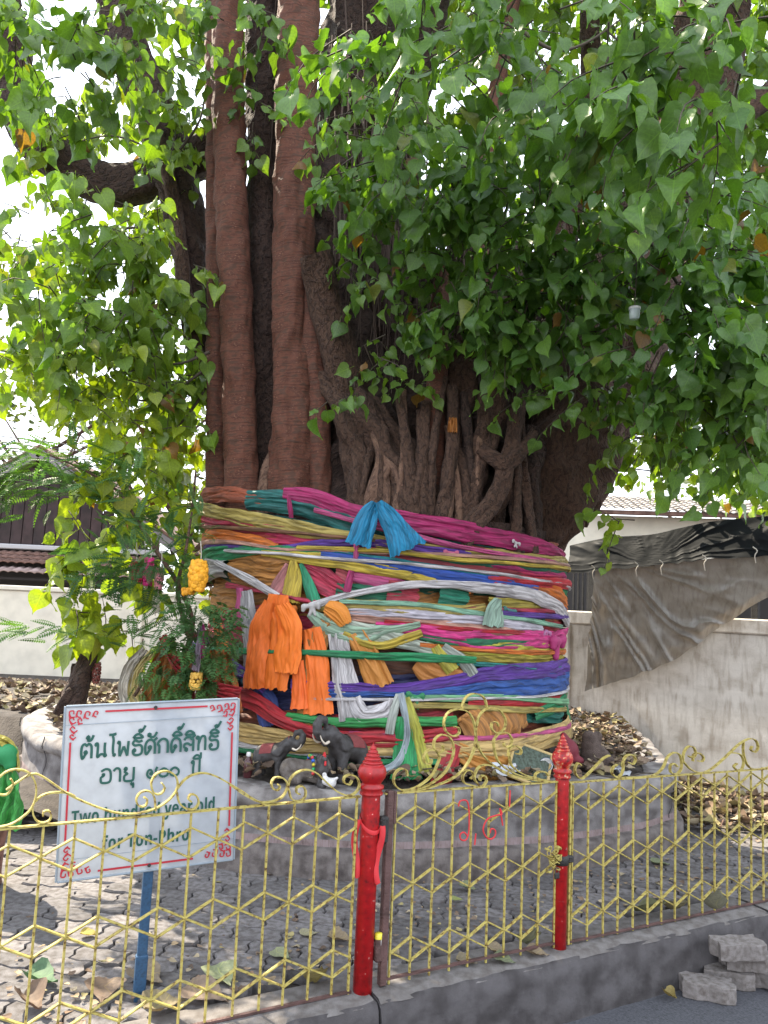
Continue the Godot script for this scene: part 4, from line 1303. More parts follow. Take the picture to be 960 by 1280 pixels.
func make_tree() -> void:
	var t := thing("sacred_fig_tree", "giant old fig tree with many fused trunks wrapped in coloured cloth", "tree", Vector3.ZERO)
	twig_st = new_st()
	# hidden core below the cloth and the buttress of old roots above it
	var core := new_st()
	var rows := []
	for i in 26:
		var y := 0.3 + 1.75 * i / 25.0
		var row := PackedVector3Array()
		for j in 72:
			var th := TAU * j / 72.0
			var h := hull(th, y)
			var k := 0.955 + 0.02 * sin(th * 9.0 + y) - 0.02 * sin(th * 17.0)
			row.append(Vector3(TRUNK_C.x + (h.x - TRUNK_C.x) * k, y, TRUNK_C.z + (h.z - TRUNK_C.z) * k))
		rows.append(row)
	loft(core, rows, true)
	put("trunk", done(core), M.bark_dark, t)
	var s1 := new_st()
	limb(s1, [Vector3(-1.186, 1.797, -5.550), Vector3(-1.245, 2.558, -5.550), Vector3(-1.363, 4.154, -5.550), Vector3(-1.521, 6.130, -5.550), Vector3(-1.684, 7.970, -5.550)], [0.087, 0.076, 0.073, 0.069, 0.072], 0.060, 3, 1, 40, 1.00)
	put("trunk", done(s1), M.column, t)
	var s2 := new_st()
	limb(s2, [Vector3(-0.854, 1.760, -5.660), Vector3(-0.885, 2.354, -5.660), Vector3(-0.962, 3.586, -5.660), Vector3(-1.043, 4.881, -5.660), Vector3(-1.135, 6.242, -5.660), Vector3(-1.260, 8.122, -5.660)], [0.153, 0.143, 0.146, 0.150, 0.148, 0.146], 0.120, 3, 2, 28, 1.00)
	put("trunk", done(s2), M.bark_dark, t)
	var s3 := new_st()
	limb(s3, [Vector3(-0.971, 1.796, -5.380), Vector3(-1.016, 2.304, -5.380), Vector3(-1.097, 3.175, -5.380), Vector3(-1.231, 4.388, -5.380), Vector3(-1.377, 5.993, -5.380), Vector3(-1.531, 7.777, -5.380)], [0.140, 0.124, 0.115, 0.118, 0.116, 0.107], 0.060, 3, 3, 56, 1.00)
	put("trunk", done(s3), M.column, t)
	var s4 := new_st()
	limb(s4, [Vector3(-0.618, 1.808, -5.320), Vector3(-0.647, 2.312, -5.320), Vector3(-0.716, 3.470, -5.320), Vector3(-0.769, 4.688, -5.320), Vector3(-0.820, 5.969, -5.320), Vector3(-0.920, 8.021, -5.320)], [0.199, 0.162, 0.138, 0.153, 0.163, 0.157], 0.080, 4, 4, 72, 1.00)
	put("trunk", done(s4), M.column, t)
	var s5 := new_st()
	limb(s5, [Vector3(-0.421, 1.815, -5.280), Vector3(-0.454, 2.314, -5.280), Vector3(-0.502, 2.881, -5.280), Vector3(-0.579, 3.343, -5.280), Vector3(-0.654, 3.875, -5.280)], [0.093, 0.083, 0.079, 0.068, 0.046], 0.060, 3, 5, 40, 1.00)
	put("trunk", done(s5), M.column, t)
	var s6 := new_st()
	limb(s6, [Vector3(-0.790, 1.803, -5.360), Vector3(-0.806, 2.254, -5.360), Vector3(-0.785, 2.541, -5.360), Vector3(-0.766, 2.890, -5.360)], [0.112, 0.079, 0.045, 0.023], 0.150, 3, 6, 40, 1.00)
	put("trunk", done(s6), M.bark_pale, t)
	var s7 := new_st()
	limb(s7, [Vector3(-0.307, 2.896, -5.300), Vector3(-0.364, 3.171, -5.260), Vector3(-0.458, 3.503, -5.220), Vector3(-0.522, 3.759, -5.140), Vector3(-0.558, 3.867, -5.100)], [0.124, 0.130, 0.118, 0.117, 0.117], 0.080, 3, 7, 40, 1.00)
	put("cut_branch", done(s7), M.bark, t)
	var s8 := new_st()
	limb(s8, [Vector3(-0.032, 1.564, -5.720), Vector3(-0.120, 2.156, -5.720), Vector3(-0.270, 2.761, -5.720), Vector3(-0.393, 3.381, -5.720), Vector3(-0.554, 4.080, -5.720), Vector3(-0.663, 4.935, -5.720)], [0.710, 0.569, 0.376, 0.295, 0.274, 0.253], 0.120, 6, 8, 60, 1.00)
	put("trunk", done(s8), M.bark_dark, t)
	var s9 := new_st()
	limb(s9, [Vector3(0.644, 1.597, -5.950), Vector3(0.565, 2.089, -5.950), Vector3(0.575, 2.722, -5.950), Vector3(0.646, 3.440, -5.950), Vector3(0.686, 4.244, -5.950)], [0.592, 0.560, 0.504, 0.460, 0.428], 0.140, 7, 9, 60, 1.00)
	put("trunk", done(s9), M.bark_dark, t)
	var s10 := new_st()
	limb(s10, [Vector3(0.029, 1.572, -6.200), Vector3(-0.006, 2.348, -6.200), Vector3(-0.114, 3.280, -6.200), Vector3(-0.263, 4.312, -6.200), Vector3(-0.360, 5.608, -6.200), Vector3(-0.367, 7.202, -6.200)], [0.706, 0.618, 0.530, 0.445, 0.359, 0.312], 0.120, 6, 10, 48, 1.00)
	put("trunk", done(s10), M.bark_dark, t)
	var s11 := new_st()
	limb(s11, [Vector3(-0.440, 3.064, -5.300), Vector3(-0.295, 2.756, -5.200), Vector3(-0.188, 2.416, -5.150), Vector3(-0.144, 1.974, -5.080), Vector3(-0.144, 1.763, -5.100)], [0.091, 0.099, 0.092, 0.101, 0.095], 0.200, 3, 11, 40, 1.00)
	put("root", done(s11), M.bark, t)
	var s12 := new_st()
	limb(s12, [Vector3(-0.338, 3.022, -5.340), Vector3(-0.127, 2.708, -5.200), Vector3(0.052, 2.363, -5.100), Vector3(0.135, 2.008, -5.020), Vector3(0.172, 1.775, -5.050)], [0.086, 0.105, 0.108, 0.115, 0.105], 0.220, 3, 12, 40, 1.00)
	put("root", done(s12), M.bark, t)
	var s13 := new_st()
	limb(s13, [Vector3(-0.269, 2.983, -5.400), Vector3(0.032, 2.648, -5.280), Vector3(0.233, 2.354, -5.160), Vector3(0.346, 2.019, -5.040), Vector3(0.382, 1.784, -5.050)], [0.081, 0.095, 0.098, 0.095, 0.084], 0.220, 3, 13, 40, 1.00)
	put("root", done(s13), M.bark, t)
	var s14 := new_st()
	limb(s14, [Vector3(-0.079, 2.631, -5.100), Vector3(-0.014, 2.404, -5.040), Vector3(-0.083, 2.181, -5.000), Vector3(-0.126, 1.967, -5.000)], [0.032, 0.048, 0.047, 0.042], 0.200, 3, 14, 20, 1.00)
	put("root", done(s14), M.bark_pale, t)
	var s15 := new_st()
	limb(s15, [Vector3(-0.028, 2.461, -5.060), Vector3(0.096, 2.295, -5.000), Vector3(0.182, 2.085, -4.980), Vector3(0.227, 1.877, -4.980)], [0.037, 0.047, 0.047, 0.042], 0.200, 3, 15, 20, 1.00)
	put("root", done(s15), M.bark_pale, t)
	var s16 := new_st()
	limb(s16, [Vector3(0.322, 3.848, -5.120), Vector3(0.321, 3.443, -5.120), Vector3(0.321, 2.989, -5.120), Vector3(0.310, 2.543, -5.120), Vector3(0.300, 2.106, -5.120), Vector3(0.305, 1.838, -5.120)], [0.050, 0.066, 0.066, 0.070, 0.080, 0.085], 0.140, 3, 16, 40, 1.00)
	put("root", done(s16), M.column, t)
	var s17 := new_st()
	limb(s17, [Vector3(0.556, 3.484, -5.200), Vector3(0.513, 3.078, -5.200), Vector3(0.482, 2.680, -5.200), Vector3(0.443, 2.232, -5.200), Vector3(0.445, 1.849, -5.200)], [0.090, 0.095, 0.094, 0.098, 0.098], 0.200, 3, 17, 40, 1.00)
	put("root", done(s17), M.bark, t)
	var s18 := new_st()
	limb(s18, [Vector3(0.740, 3.319, -5.200), Vector3(0.711, 2.903, -5.150), Vector3(0.629, 2.499, -5.100), Vector3(0.529, 2.108, -5.050), Vector3(0.511, 1.843, -5.050)], [0.095, 0.093, 0.086, 0.085, 0.079], 0.200, 3, 18, 40, 1.00)
	put("root", done(s18), M.bark, t)
	var s19 := new_st()
	limb(s19, [Vector3(0.878, 2.898, -5.100), Vector3(0.833, 2.551, -5.040), Vector3(0.737, 2.242, -4.980), Vector3(0.572, 1.994, -4.940), Vector3(0.500, 1.835, -4.940)], [0.049, 0.053, 0.058, 0.062, 0.062], 0.200, 3, 19, 24, 1.00)
	put("root", done(s19), M.bark, t)
	var s20 := new_st()
	limb(s20, [Vector3(0.615, 2.533, -5.000), Vector3(0.774, 2.430, -4.980), Vector3(0.884, 2.523, -5.020), Vector3(0.992, 2.681, -5.100)], [0.037, 0.047, 0.042, 0.027], 0.200, 3, 20, 20, 1.00)
	put("root", done(s20), M.bark, t)
	var s21 := new_st()
	limb(s21, [Vector3(0.857, 2.354, -5.150), Vector3(0.751, 2.136, -5.200), Vector3(0.760, 1.936, -5.450)], [0.065, 0.071, 0.068], 0.200, 3, 21, 24, 1.00)
	put("root", done(s21), M.bark, t)
	var s22 := new_st()
	limb(s22, [Vector3(0.444, 2.612, -5.101), Vector3(0.530, 2.253, -5.007), Vector3(0.575, 1.832, -4.997)], [0.033, 0.046, 0.050], 0.200, 3, 22, 16, 1.00)
	put("root", done(s22), M.bark, t)
	var s23 := new_st()
	limb(s23, [Vector3(0.635, 2.921, -5.148), Vector3(0.603, 2.409, -5.009), Vector3(0.584, 1.832, -4.999)], [0.018, 0.025, 0.027], 0.200, 3, 23, 16, 1.00)
	put("root", done(s23), M.bark_pale, t)
	var s24 := new_st()
	limb(s24, [Vector3(-0.039, 2.704, -5.098), Vector3(-0.030, 2.284, -4.978), Vector3(0.001, 1.804, -4.968)], [0.015, 0.021, 0.023], 0.200, 3, 24, 16, 1.00)
	put("root", done(s24), M.bark, t)
	var s25 := new_st()
	limb(s25, [Vector3(-0.112, 2.516, -5.113), Vector3(-0.158, 2.183, -5.007), Vector3(-0.138, 1.799, -4.997)], [0.030, 0.041, 0.045], 0.200, 3, 25, 16, 1.00)
	put("root", done(s25), M.bark, t)
	var s26 := new_st()
	limb(s26, [Vector3(0.424, 2.970, -5.100), Vector3(0.419, 2.430, -4.967), Vector3(0.350, 1.819, -4.957)], [0.032, 0.044, 0.047], 0.200, 3, 26, 16, 1.00)
	put("root", done(s26), M.bark, t)
	var s27 := new_st()
	limb(s27, [Vector3(0.887, 3.007, -5.237), Vector3(0.880, 2.466, -5.114), Vector3(0.886, 1.852, -5.104)], [0.022, 0.030, 0.033], 0.200, 3, 27, 16, 1.00)
	put("root", done(s27), M.bark, t)
	var s28 := new_st()
	limb(s28, [Vector3(0.505, 2.932, -5.115), Vector3(0.558, 2.426, -5.041), Vector3(0.695, 1.839, -5.031)], [0.028, 0.040, 0.043], 0.200, 3, 28, 16, 1.00)
	put("root", done(s28), M.bark_dark, t)
	var s29 := new_st()
	limb(s29, [Vector3(0.097, 2.926, -5.082), Vector3(0.109, 2.405, -4.972), Vector3(0.041, 1.805, -4.962)], [0.016, 0.023, 0.025], 0.200, 3, 29, 16, 1.00)
	put("root", done(s29), M.bark_pale, t)
	var s30 := new_st()
	limb(s30, [Vector3(0.394, 2.693, -5.094), Vector3(0.467, 2.292, -4.989), Vector3(0.500, 1.827, -4.979)], [0.016, 0.023, 0.025], 0.200, 3, 30, 16, 1.00)
	put("root", done(s30), M.bark_pale, t)
	var s31 := new_st()
	limb(s31, [Vector3(0.253, 2.846, -5.082), Vector3(0.242, 2.363, -4.962), Vector3(0.293, 1.816, -4.952)], [0.029, 0.039, 0.043], 0.200, 3, 31, 16, 1.00)
	put("root", done(s31), M.bark, t)
	var s32 := new_st()
	limb(s32, [Vector3(0.869, 2.536, -5.225), Vector3(0.863, 2.220, -5.125), Vector3(0.911, 1.854, -5.115)], [0.023, 0.032, 0.035], 0.200, 3, 32, 16, 1.00)
	put("root", done(s32), M.bark_dark, t)
	var s33 := new_st()
	limb(s33, [Vector3(0.372, 3.034, -5.093), Vector3(0.303, 2.461, -4.963), Vector3(0.309, 1.817, -4.953)], [0.019, 0.026, 0.028], 0.200, 3, 33, 16, 1.00)
	put("root", done(s33), M.bark, t)
	var s34 := new_st()
	limb(s34, [Vector3(-0.032, 2.545, -5.098), Vector3(-0.001, 2.201, -4.983), Vector3(-0.030, 1.803, -4.973)], [0.025, 0.034, 0.037], 0.200, 3, 34, 16, 1.00)
	put("root", done(s34), M.bark_pale, t)
	var s35 := new_st()
	limb(s35, [Vector3(-0.211, 2.586, -5.136), Vector3(-0.180, 2.218, -5.005), Vector3(-0.129, 1.800, -4.995)], [0.032, 0.044, 0.047], 0.200, 3, 35, 16, 1.00)
	put("root", done(s35), M.bark, t)
	var s36 := new_st()
	limb(s36, [Vector3(0.913, 2.985, -5.248), Vector3(0.933, 2.466, -5.176), Vector3(1.019, 1.862, -5.166)], [0.023, 0.032, 0.034], 0.200, 3, 36, 16, 1.00)
	put("root", done(s36), M.bark, t)
	var s37 := new_st()
	limb(s37, [Vector3(0.842, 2.772, -5.217), Vector3(0.879, 2.346, -5.110), Vector3(0.875, 1.852, -5.100)], [0.022, 0.030, 0.033], 0.200, 3, 37, 16, 1.00)
	put("root", done(s37), M.bark, t)
	var s38 := new_st()
	limb(s38, [Vector3(0.449, 2.625, -5.102), Vector3(0.399, 2.249, -4.979), Vector3(0.447, 1.824, -4.969)], [0.024, 0.034, 0.037], 0.200, 3, 38, 16, 1.00)
	put("root", done(s38), M.bark, t)
	var s39 := new_st()
	limb(s39, [Vector3(0.419, 2.505, -5.097), Vector3(0.414, 2.186, -4.965), Vector3(0.336, 1.818, -4.955)], [0.029, 0.040, 0.044], 0.200, 3, 39, 16, 1.00)
	put("root", done(s39), M.bark_pale, t)
	var s40 := new_st()
	limb(s40, [Vector3(0.223, 2.783, -5.081), Vector3(0.222, 2.330, -4.962), Vector3(0.145, 1.809, -4.952)], [0.032, 0.045, 0.049], 0.200, 3, 40, 16, 1.00)
	put("root", done(s40), M.bark, t)
	var s41 := new_st()
	limb(s41, [Vector3(0.064, 2.902, -5.085), Vector3(0.146, 2.392, -4.960), Vector3(0.228, 1.813, -4.950)], [0.026, 0.036, 0.039], 0.200, 3, 41, 16, 1.00)
	put("root", done(s41), M.bark, t)
	var s42 := new_st()
	limb(s42, [Vector3(0.792, 1.417, -6.100), Vector3(1.018, 1.923, -5.950), Vector3(1.251, 2.386, -5.700), Vector3(1.397, 2.860, -5.550), Vector3(1.612, 3.402, -5.500), Vector3(1.832, 4.093, -5.500), Vector3(2.101, 4.935, -5.500), Vector3(2.349, 6.007, -5.500), Vector3(2.515, 7.691, -5.500)], [0.277, 0.285, 0.336, 0.354, 0.343, 0.312, 0.280, 0.261, 0.244], 0.100, 4, 42, 72, 1.00)
	put("trunk", done(s42), M.bark, t)
	var s43 := new_st()
	limb(s43, [Vector3(1.623, 2.894, -5.400), Vector3(1.595, 2.610, -5.450), Vector3(1.534, 2.342, -5.550), Vector3(1.458, 2.154, -5.700)], [0.075, 0.086, 0.082, 0.060], 0.200, 3, 43, 28, 1.00)
	put("root", done(s43), M.bark, t)
	var s44 := new_st()
	limb(s44, [Vector3(1.050, 2.750, -5.400), Vector3(1.003, 2.392, -5.350), Vector3(1.038, 2.126, -5.500), Vector3(1.094, 1.910, -5.700)], [0.103, 0.096, 0.109, 0.119], 0.200, 3, 44, 28, 1.00)
	put("root", done(s44), M.bark_dark, t)
	var s45 := new_st()
	limb(s45, [Vector3(-1.343, 5.356, -6.000), Vector3(-1.652, 5.154, -6.100), Vector3(-2.073, 4.998, -6.200), Vector3(-2.481, 4.963, -6.300), Vector3(-2.877, 5.121, -6.300), Vector3(-3.205, 5.424, -6.300), Vector3(-3.421, 5.903, -6.300), Vector3(-3.574, 6.509, -6.300), Vector3(-3.867, 7.598, -6.300)], [0.160, 0.162, 0.164, 0.180, 0.188, 0.182, 0.176, 0.171, 0.159], 0.080, 4, 45, 40, 1.00)
	put("limb", done(s45), M.bark_dark, t)
	var s46 := new_st()
	limb(s46, [Vector3(-1.180, 2.911, -6.000), Vector3(-1.459, 3.424, -6.000), Vector3(-1.655, 4.155, -6.000), Vector3(-1.799, 4.770, -6.000), Vector3(-2.027, 5.394, -6.000), Vector3(-2.333, 6.029, -6.000), Vector3(-2.612, 6.906, -6.000)], [0.102, 0.116, 0.137, 0.165, 0.167, 0.155, 0.144], 0.100, 4, 46, 40, 1.00)
	put("limb", done(s46), M.bark_dark, t)
	var s47 := new_st()
	limb(s47, [Vector3(-1.185, 2.611, -5.800), Vector3(-1.417, 3.104, -5.800), Vector3(-1.597, 3.609, -5.800), Vector3(-1.709, 4.260, -5.800), Vector3(-1.930, 5.059, -5.800), Vector3(-2.162, 5.532, -5.800)], [0.055, 0.062, 0.056, 0.057, 0.051, 0.039], 0.120, 3, 47, 24, 1.00)
	put("limb", done(s47), M.bark, t)
	var s48 := new_st()
	limb(s48, [Vector3(0.663, 3.515, -5.600), Vector3(0.682, 4.276, -5.600), Vector3(0.692, 4.994, -5.600), Vector3(0.739, 5.531, -5.600), Vector3(0.836, 6.150, -5.600), Vector3(0.914, 6.854, -5.600)], [0.084, 0.080, 0.068, 0.063, 0.051, 0.045], 0.100, 3, 48, 24, 1.00)
	put("limb", done(s48), M.column, t)
	var s49 := new_st()
	limb(s49, [Vector3(1.419, 2.812, -6.200), Vector3(1.332, 3.898, -6.200), Vector3(1.481, 4.967, -6.200), Vector3(1.605, 5.852, -6.200), Vector3(1.612, 6.836, -6.200)], [0.144, 0.134, 0.109, 0.090, 0.078], 0.100, 3, 49, 24, 1.00)
	put("limb", done(s49), M.bark, t)
	var s50 := new_st()
	limb(s50, [Vector3(1.708, 3.996, -5.300), Vector3(1.938, 4.496, -5.300), Vector3(2.290, 4.980, -5.300), Vector3(2.708, 5.349, -5.300), Vector3(3.252, 5.762, -5.300)], [0.104, 0.099, 0.094, 0.089, 0.084], 0.100, 3, 50, 28, 1.00)
	put("limb", done(s50), M.bark, t)
	var s51 := new_st()
	limb(s51, [Vector3(0.203, 3.741, -6.300), Vector3(0.031, 4.588, -6.300), Vector3(0.054, 5.695, -6.300), Vector3(0.227, 6.696, -6.300), Vector3(0.330, 7.809, -6.300)], [0.203, 0.179, 0.154, 0.128, 0.109], 0.100, 4, 51, 28, 1.00)
	put("limb", done(s51), M.bark_dark, t)
	var s951 := new_st()
	tube(s951, [Vector3(-1.556, 3.482, -5.800), Vector3(-1.808, 3.502, -5.800), Vector3(-2.115, 3.443, -5.800), Vector3(-2.687, 3.558, -5.800)], 0.014, 0.004, 6, 0.05)
	put("branch", done(s951), M.twig, t)
	var s952 := new_st()
	tube(s952, [Vector3(-1.738, 4.308, -5.900), Vector3(-2.035, 4.395, -5.900), Vector3(-2.288, 4.336, -5.900), Vector3(-2.653, 4.096, -5.900)], 0.014, 0.004, 6, 0.05)
	put("branch", done(s952), M.twig, t)
	var s953 := new_st()
	tube(s953, [Vector3(-1.313, 3.174, -5.500), Vector3(-1.591, 2.949, -5.500), Vector3(-1.849, 2.877, -5.500), Vector3(-2.156, 3.043, -5.500)], 0.014, 0.004, 6, 0.05)
	put("branch", done(s953), M.twig, t)
	var s954 := new_st()
	tube(s954, [Vector3(-1.344, 3.050, -5.600), Vector3(-1.542, 2.735, -5.600), Vector3(-1.742, 2.635, -5.600), Vector3(-1.932, 2.778, -5.600)], 0.014, 0.004, 6, 0.05)
	put("branch", done(s954), M.twig, t)
	var s955 := new_st()
	tube(s955, [Vector3(-1.313, 3.231, -5.400), Vector3(-1.549, 3.131, -5.400), Vector3(-1.787, 3.209, -5.400)], 0.014, 0.004, 6, 0.05)
	put("branch", done(s955), M.twig, t)
	var s956 := new_st()
	tube(s956, [Vector3(0.644, 4.683, -5.200), Vector3(0.424, 4.888, -5.200), Vector3(0.223, 4.847, -5.200), Vector3(-0.002, 4.713, -5.200)], 0.014, 0.004, 6, 0.05)
	put("branch", done(s956), M.twig, t)
	var s957 := new_st()
	tube(s957, [Vector3(0.633, 4.858, -5.000), Vector3(0.874, 5.019, -5.000), Vector3(1.098, 5.012, -5.000), Vector3(1.352, 4.893, -5.000)], 0.014, 0.004, 6, 0.05)
	put("branch", done(s957), M.twig, t)
	var s958 := new_st()
	tube(s958, [Vector3(1.194, 4.296, -5.000), Vector3(1.496, 4.398, -5.000), Vector3(1.772, 4.382, -5.000), Vector3(2.048, 4.163, -5.000)], 0.014, 0.004, 6, 0.05)
	put("branch", done(s958), M.twig, t)
	var s959 := new_st()
	tube(s959, [Vector3(1.074, 3.434, -5.000), Vector3(0.909, 3.566, -5.000), Vector3(0.691, 3.584, -5.000), Vector3(0.506, 3.435, -5.000)], 0.014, 0.004, 6, 0.05)
	put("branch", done(s959), M.twig, t)
	var s960 := new_st()
	tube(s960, [Vector3(1.582, 3.829, -4.600), Vector3(1.784, 3.524, -4.600), Vector3(1.933, 3.220, -4.600), Vector3(2.030, 2.869, -4.600)], 0.014, 0.004, 6, 0.05)
	put("branch", done(s960), M.twig, t)
	var s961 := new_st()
	tube(s961, [Vector3(0.628, 4.936, -4.200), Vector3(0.869, 4.783, -4.200), Vector3(1.058, 4.828, -4.200), Vector3(1.270, 4.994, -4.200)], 0.014, 0.004, 6, 0.05)
	put("branch", done(s961), M.twig, t)
	var s962 := new_st()
	tube(s962, [Vector3(0.054, 4.050, -5.200), Vector3(-0.109, 4.525, -5.200), Vector3(-0.270, 4.885, -5.200), Vector3(-0.372, 5.191, -5.200)], 0.014, 0.004, 6, 0.05)
	put("branch", done(s962), M.twig, t)
	var s963 := new_st()
	tube(s963, [Vector3(-1.766, 4.771, -6.000), Vector3(-2.057, 5.108, -6.000), Vector3(-2.400, 5.233, -6.000), Vector3(-2.725, 5.147, -6.000)], 0.014, 0.004, 6, 0.05)
	put("branch", done(s963), M.twig, t)
	var s964 := new_st()
	tube(s964, [Vector3(-1.761, 4.810, -5.600), Vector3(-1.569, 5.150, -5.600), Vector3(-1.548, 5.554, -5.600)], 0.014, 0.004, 6, 0.05)
	put("branch", done(s964), M.twig, t)
	var s965 := new_st()
	tube(s965, [Vector3(1.477, 3.305, -4.900), Vector3(1.638, 2.987, -4.900), Vector3(1.744, 2.671, -4.900), Vector3(1.720, 2.406, -4.900)], 0.014, 0.004, 6, 0.05)
	put("branch", done(s965), M.twig, t)
	# hanging aerial roots in the dark hollows
	var ar := new_st()
	for b in [[Vector3(-0.93, 2.4, -5.62), Vector3(0.10, 0, 0.1), 4.2, 34], [Vector3(-0.1, 3.0, -5.5), Vector3(0.35, 0, 0.35), 1.9, 46], [Vector3(0.55, 2.6, -5.5), Vector3(0.35, 0, 0.25), 1.5, 30], [Vector3(1.2, 2.9, -5.3), Vector3(0.5, 0, 0.3), 1.3, 16], [Vector3(-0.5, 3.4, -5.45), Vector3(0.3, 0, 0.2), 2.9, 20]]:
		for i in b[3]:
			var o: Vector3 = b[0] + Vector3(b[1].x * rng.randf_range(-1, 1), rng.randf_range(0, 0.5), b[1].z * rng.randf_range(-1, 1))
			var top: Vector3 = o + Vector3(rng.randf_range(-0.12, 0.12), b[2] * rng.randf_range(0.5, 1.0), rng.randf_range(-0.1, 0.1))
			var mid := o.lerp(top, 0.5) + Vector3(rng.randf_range(-0.06, 0.06), 0, rng.randf_range(-0.05, 0.05))
			var w := rng.randf_range(0.003, 0.009)
			tube(ar, [top, mid, o], w, w * 0.6, 4, 0.12)
	stuff(put("aerial_root", done(ar), M.root, t))
	# foliage
	clump(Vector3(0.056, 4.169, -3.500), Vector3(0.55, 0.35, 0.40), 16, 0.128, 0.12, Vector3(0.0, 0.0, 0.0), 0.45)
	clump(Vector3(0.510, 4.240, -3.400), Vector3(0.50, 0.30, 0.40), 16, 0.128, 0.12, Vector3(0.0, 0.0, 0.0), 0.45)
	clump(Vector3(0.960, 3.760, -3.000), Vector3(0.40, 0.40, 0.35), 16, 0.128, 0.12, Vector3(0.0, 0.0, 0.0), 0.45)
	clump(Vector3(1.221, 3.593, -2.900), Vector3(0.30, 0.35, 0.30), 12, 0.128, 0.12, Vector3(0.0, 0.0, 0.0), 0.45)
	clump(Vector3(1.386, 3.813, -2.900), Vector3(0.35, 0.35, 0.30), 12, 0.128, 0.12, Vector3(0.0, 0.0, 0.0), 0.45)
	clump(Vector3(0.791, 4.020, -3.600), Vector3(0.50, 0.35, 0.40), 18, 0.128, 0.12, Vector3(0.0, 0.0, 0.0), 0.45)
	clump(Vector3(-0.245, 4.522, -3.800), Vector3(0.30, 0.30, 0.30), 8, 0.128, 0.12, Vector3(0.0, 0.0, 0.0), 0.45)
	clump(Vector3(0.195, 4.177, -4.400), Vector3(0.65, 0.50, 0.40), 48, 0.125, 0.14, Vector3(0.0, 0.0, 0.0), 0.45)
	clump(Vector3(0.859, 3.997, -4.300), Vector3(0.70, 0.55, 0.40), 56, 0.129, 0.08, Vector3(0.0, 0.0, 0.0), 0.45)
	clump(Vector3(1.499, 3.770, -4.100), Vector3(0.65, 0.60, 0.40), 56, 0.133, 0.05, Vector3(0.0, 0.0, 0.0), 0.45)
	clump(Vector3(0.530, 3.621, -4.600), Vector3(0.55, 0.40, 0.35), 39, 0.116, 0.10, Vector3(0.0, 0.0, 0.0), 0.45)
	clump(Vector3(1.109, 3.450, -4.500), Vector3(0.60, 0.45, 0.35), 56, 0.120, 0.08, Vector3(0.0, 0.0, 0.0), 0.45)
	clump(Vector3(1.674, 3.208, -4.200), Vector3(0.55, 0.50, 0.40), 59, 0.129, 0.06, Vector3(0.0, 0.0, 0.0), 0.45)
	clump(Vector3(0.810, 3.151, -4.700), Vector3(0.35, 0.30, 0.25), 22, 0.103, 0.20, Vector3(0.0, 0.0, 0.0), 0.35)
	clump(Vector3(1.218, 2.962, -4.700), Vector3(0.40, 0.25, 0.25), 22, 0.103, 0.20, Vector3(0.0, 0.0, 0.0), 0.35)
	clump(Vector3(1.944, 2.754, -4.200), Vector3(0.40, 0.40, 0.35), 36, 0.125, 0.15, Vector3(0.0, 0.0, 0.0), 0.45)
	clump(Vector3(1.784, 2.807, -4.600), Vector3(0.40, 0.25, 0.30), 22, 0.112, 0.30, Vector3(0.0, 0.0, 0.0), 0.45)
	clump(Vector3(2.249, 2.628, -4.600), Vector3(0.30, 0.35, 0.30), 20, 0.112, 0.30, Vector3(0.0, 0.0, 0.0), 0.45)
	clump(Vector3(1.727, 2.720, -5.000), Vector3(0.35, 0.25, 0.30), 9, 0.103, 0.40, Vector3(0.0, 0.0, 0.0), 0.45)
	clump(Vector3(0.120, 4.079, -4.800), Vector3(0.40, 0.35, 0.30), 20, 0.103, 0.15, Vector3(0.0, 0.0, 0.0), 0.35)
	clump(Vector3(-0.172, 4.686, -4.800), Vector3(0.35, 0.50, 0.30), 22, 0.112, 0.25, Vector3(0.0, 0.0, 0.0), 0.45)
	clump(Vector3(-0.051, 3.189, -4.850), Vector3(0.22, 0.25, 0.12), 7, 0.086, 0.30, Vector3(0.0, 0.0, 0.0), 0.30)
	clump(Vector3(-0.195, 2.902, -4.900), Vector3(0.14, 0.14, 0.08), 3, 0.103, 0.30, Vector3(0.0, 0.0, 0.0), 0.25)
	clump(Vector3(-0.411, 2.744, -4.750), Vector3(0.05, 0.04, 0.05), 1, 0.112, 0.20, Vector3(0.0, 0.0, 0.0), 0.18)
	clump(Vector3(0.254, 3.320, -4.800), Vector3(0.25, 0.30, 0.15), 10, 0.095, 0.20, Vector3(0.0, 0.0, 0.0), 0.30)
	clump(Vector3(-0.291, 3.742, -4.950), Vector3(0.16, 0.40, 0.12), 9, 0.115, 0.20, Vector3(0.0, 0.0, 0.0), 0.30)
	clump(Vector3(-0.238, 4.344, -4.900), Vector3(0.22, 0.40, 0.15), 12, 0.120, 0.25, Vector3(0.0, 0.0, 0.0), 0.35)
	clump(Vector3(0.034, 3.679, -4.900), Vector3(0.25, 0.35, 0.15), 14, 0.115, 0.20, Vector3(0.0, 0.0, 0.0), 0.30)
	clump(Vector3(0.417, 3.238, -4.850), Vector3(0.28, 0.28, 0.12), 12, 0.115, 0.20, Vector3(0.0, 0.0, 0.0), 0.30)
	clump(Vector3(0.171, 2.919, -4.900), Vector3(0.12, 0.12, 0.06), 3, 0.110, 0.30, Vector3(0.0, 0.0, 0.0), 0.25)
	clump(Vector3(0.404, 5.498, -6.200), Vector3(1.10, 1.00, 0.70), 84, 0.150, 0.35, Vector3(0.0, 0.0, 0.0), 0.45)
	clump(Vector3(1.747, 5.977, -6.600), Vector3(1.20, 1.10, 0.70), 98, 0.150, 0.25, Vector3(0.0, 0.0, 0.0), 0.45)
	clump(Vector3(2.836, 5.516, -6.400), Vector3(1.00, 1.20, 0.70), 84, 0.150, 0.30, Vector3(0.0, 0.0, 0.0), 0.45)
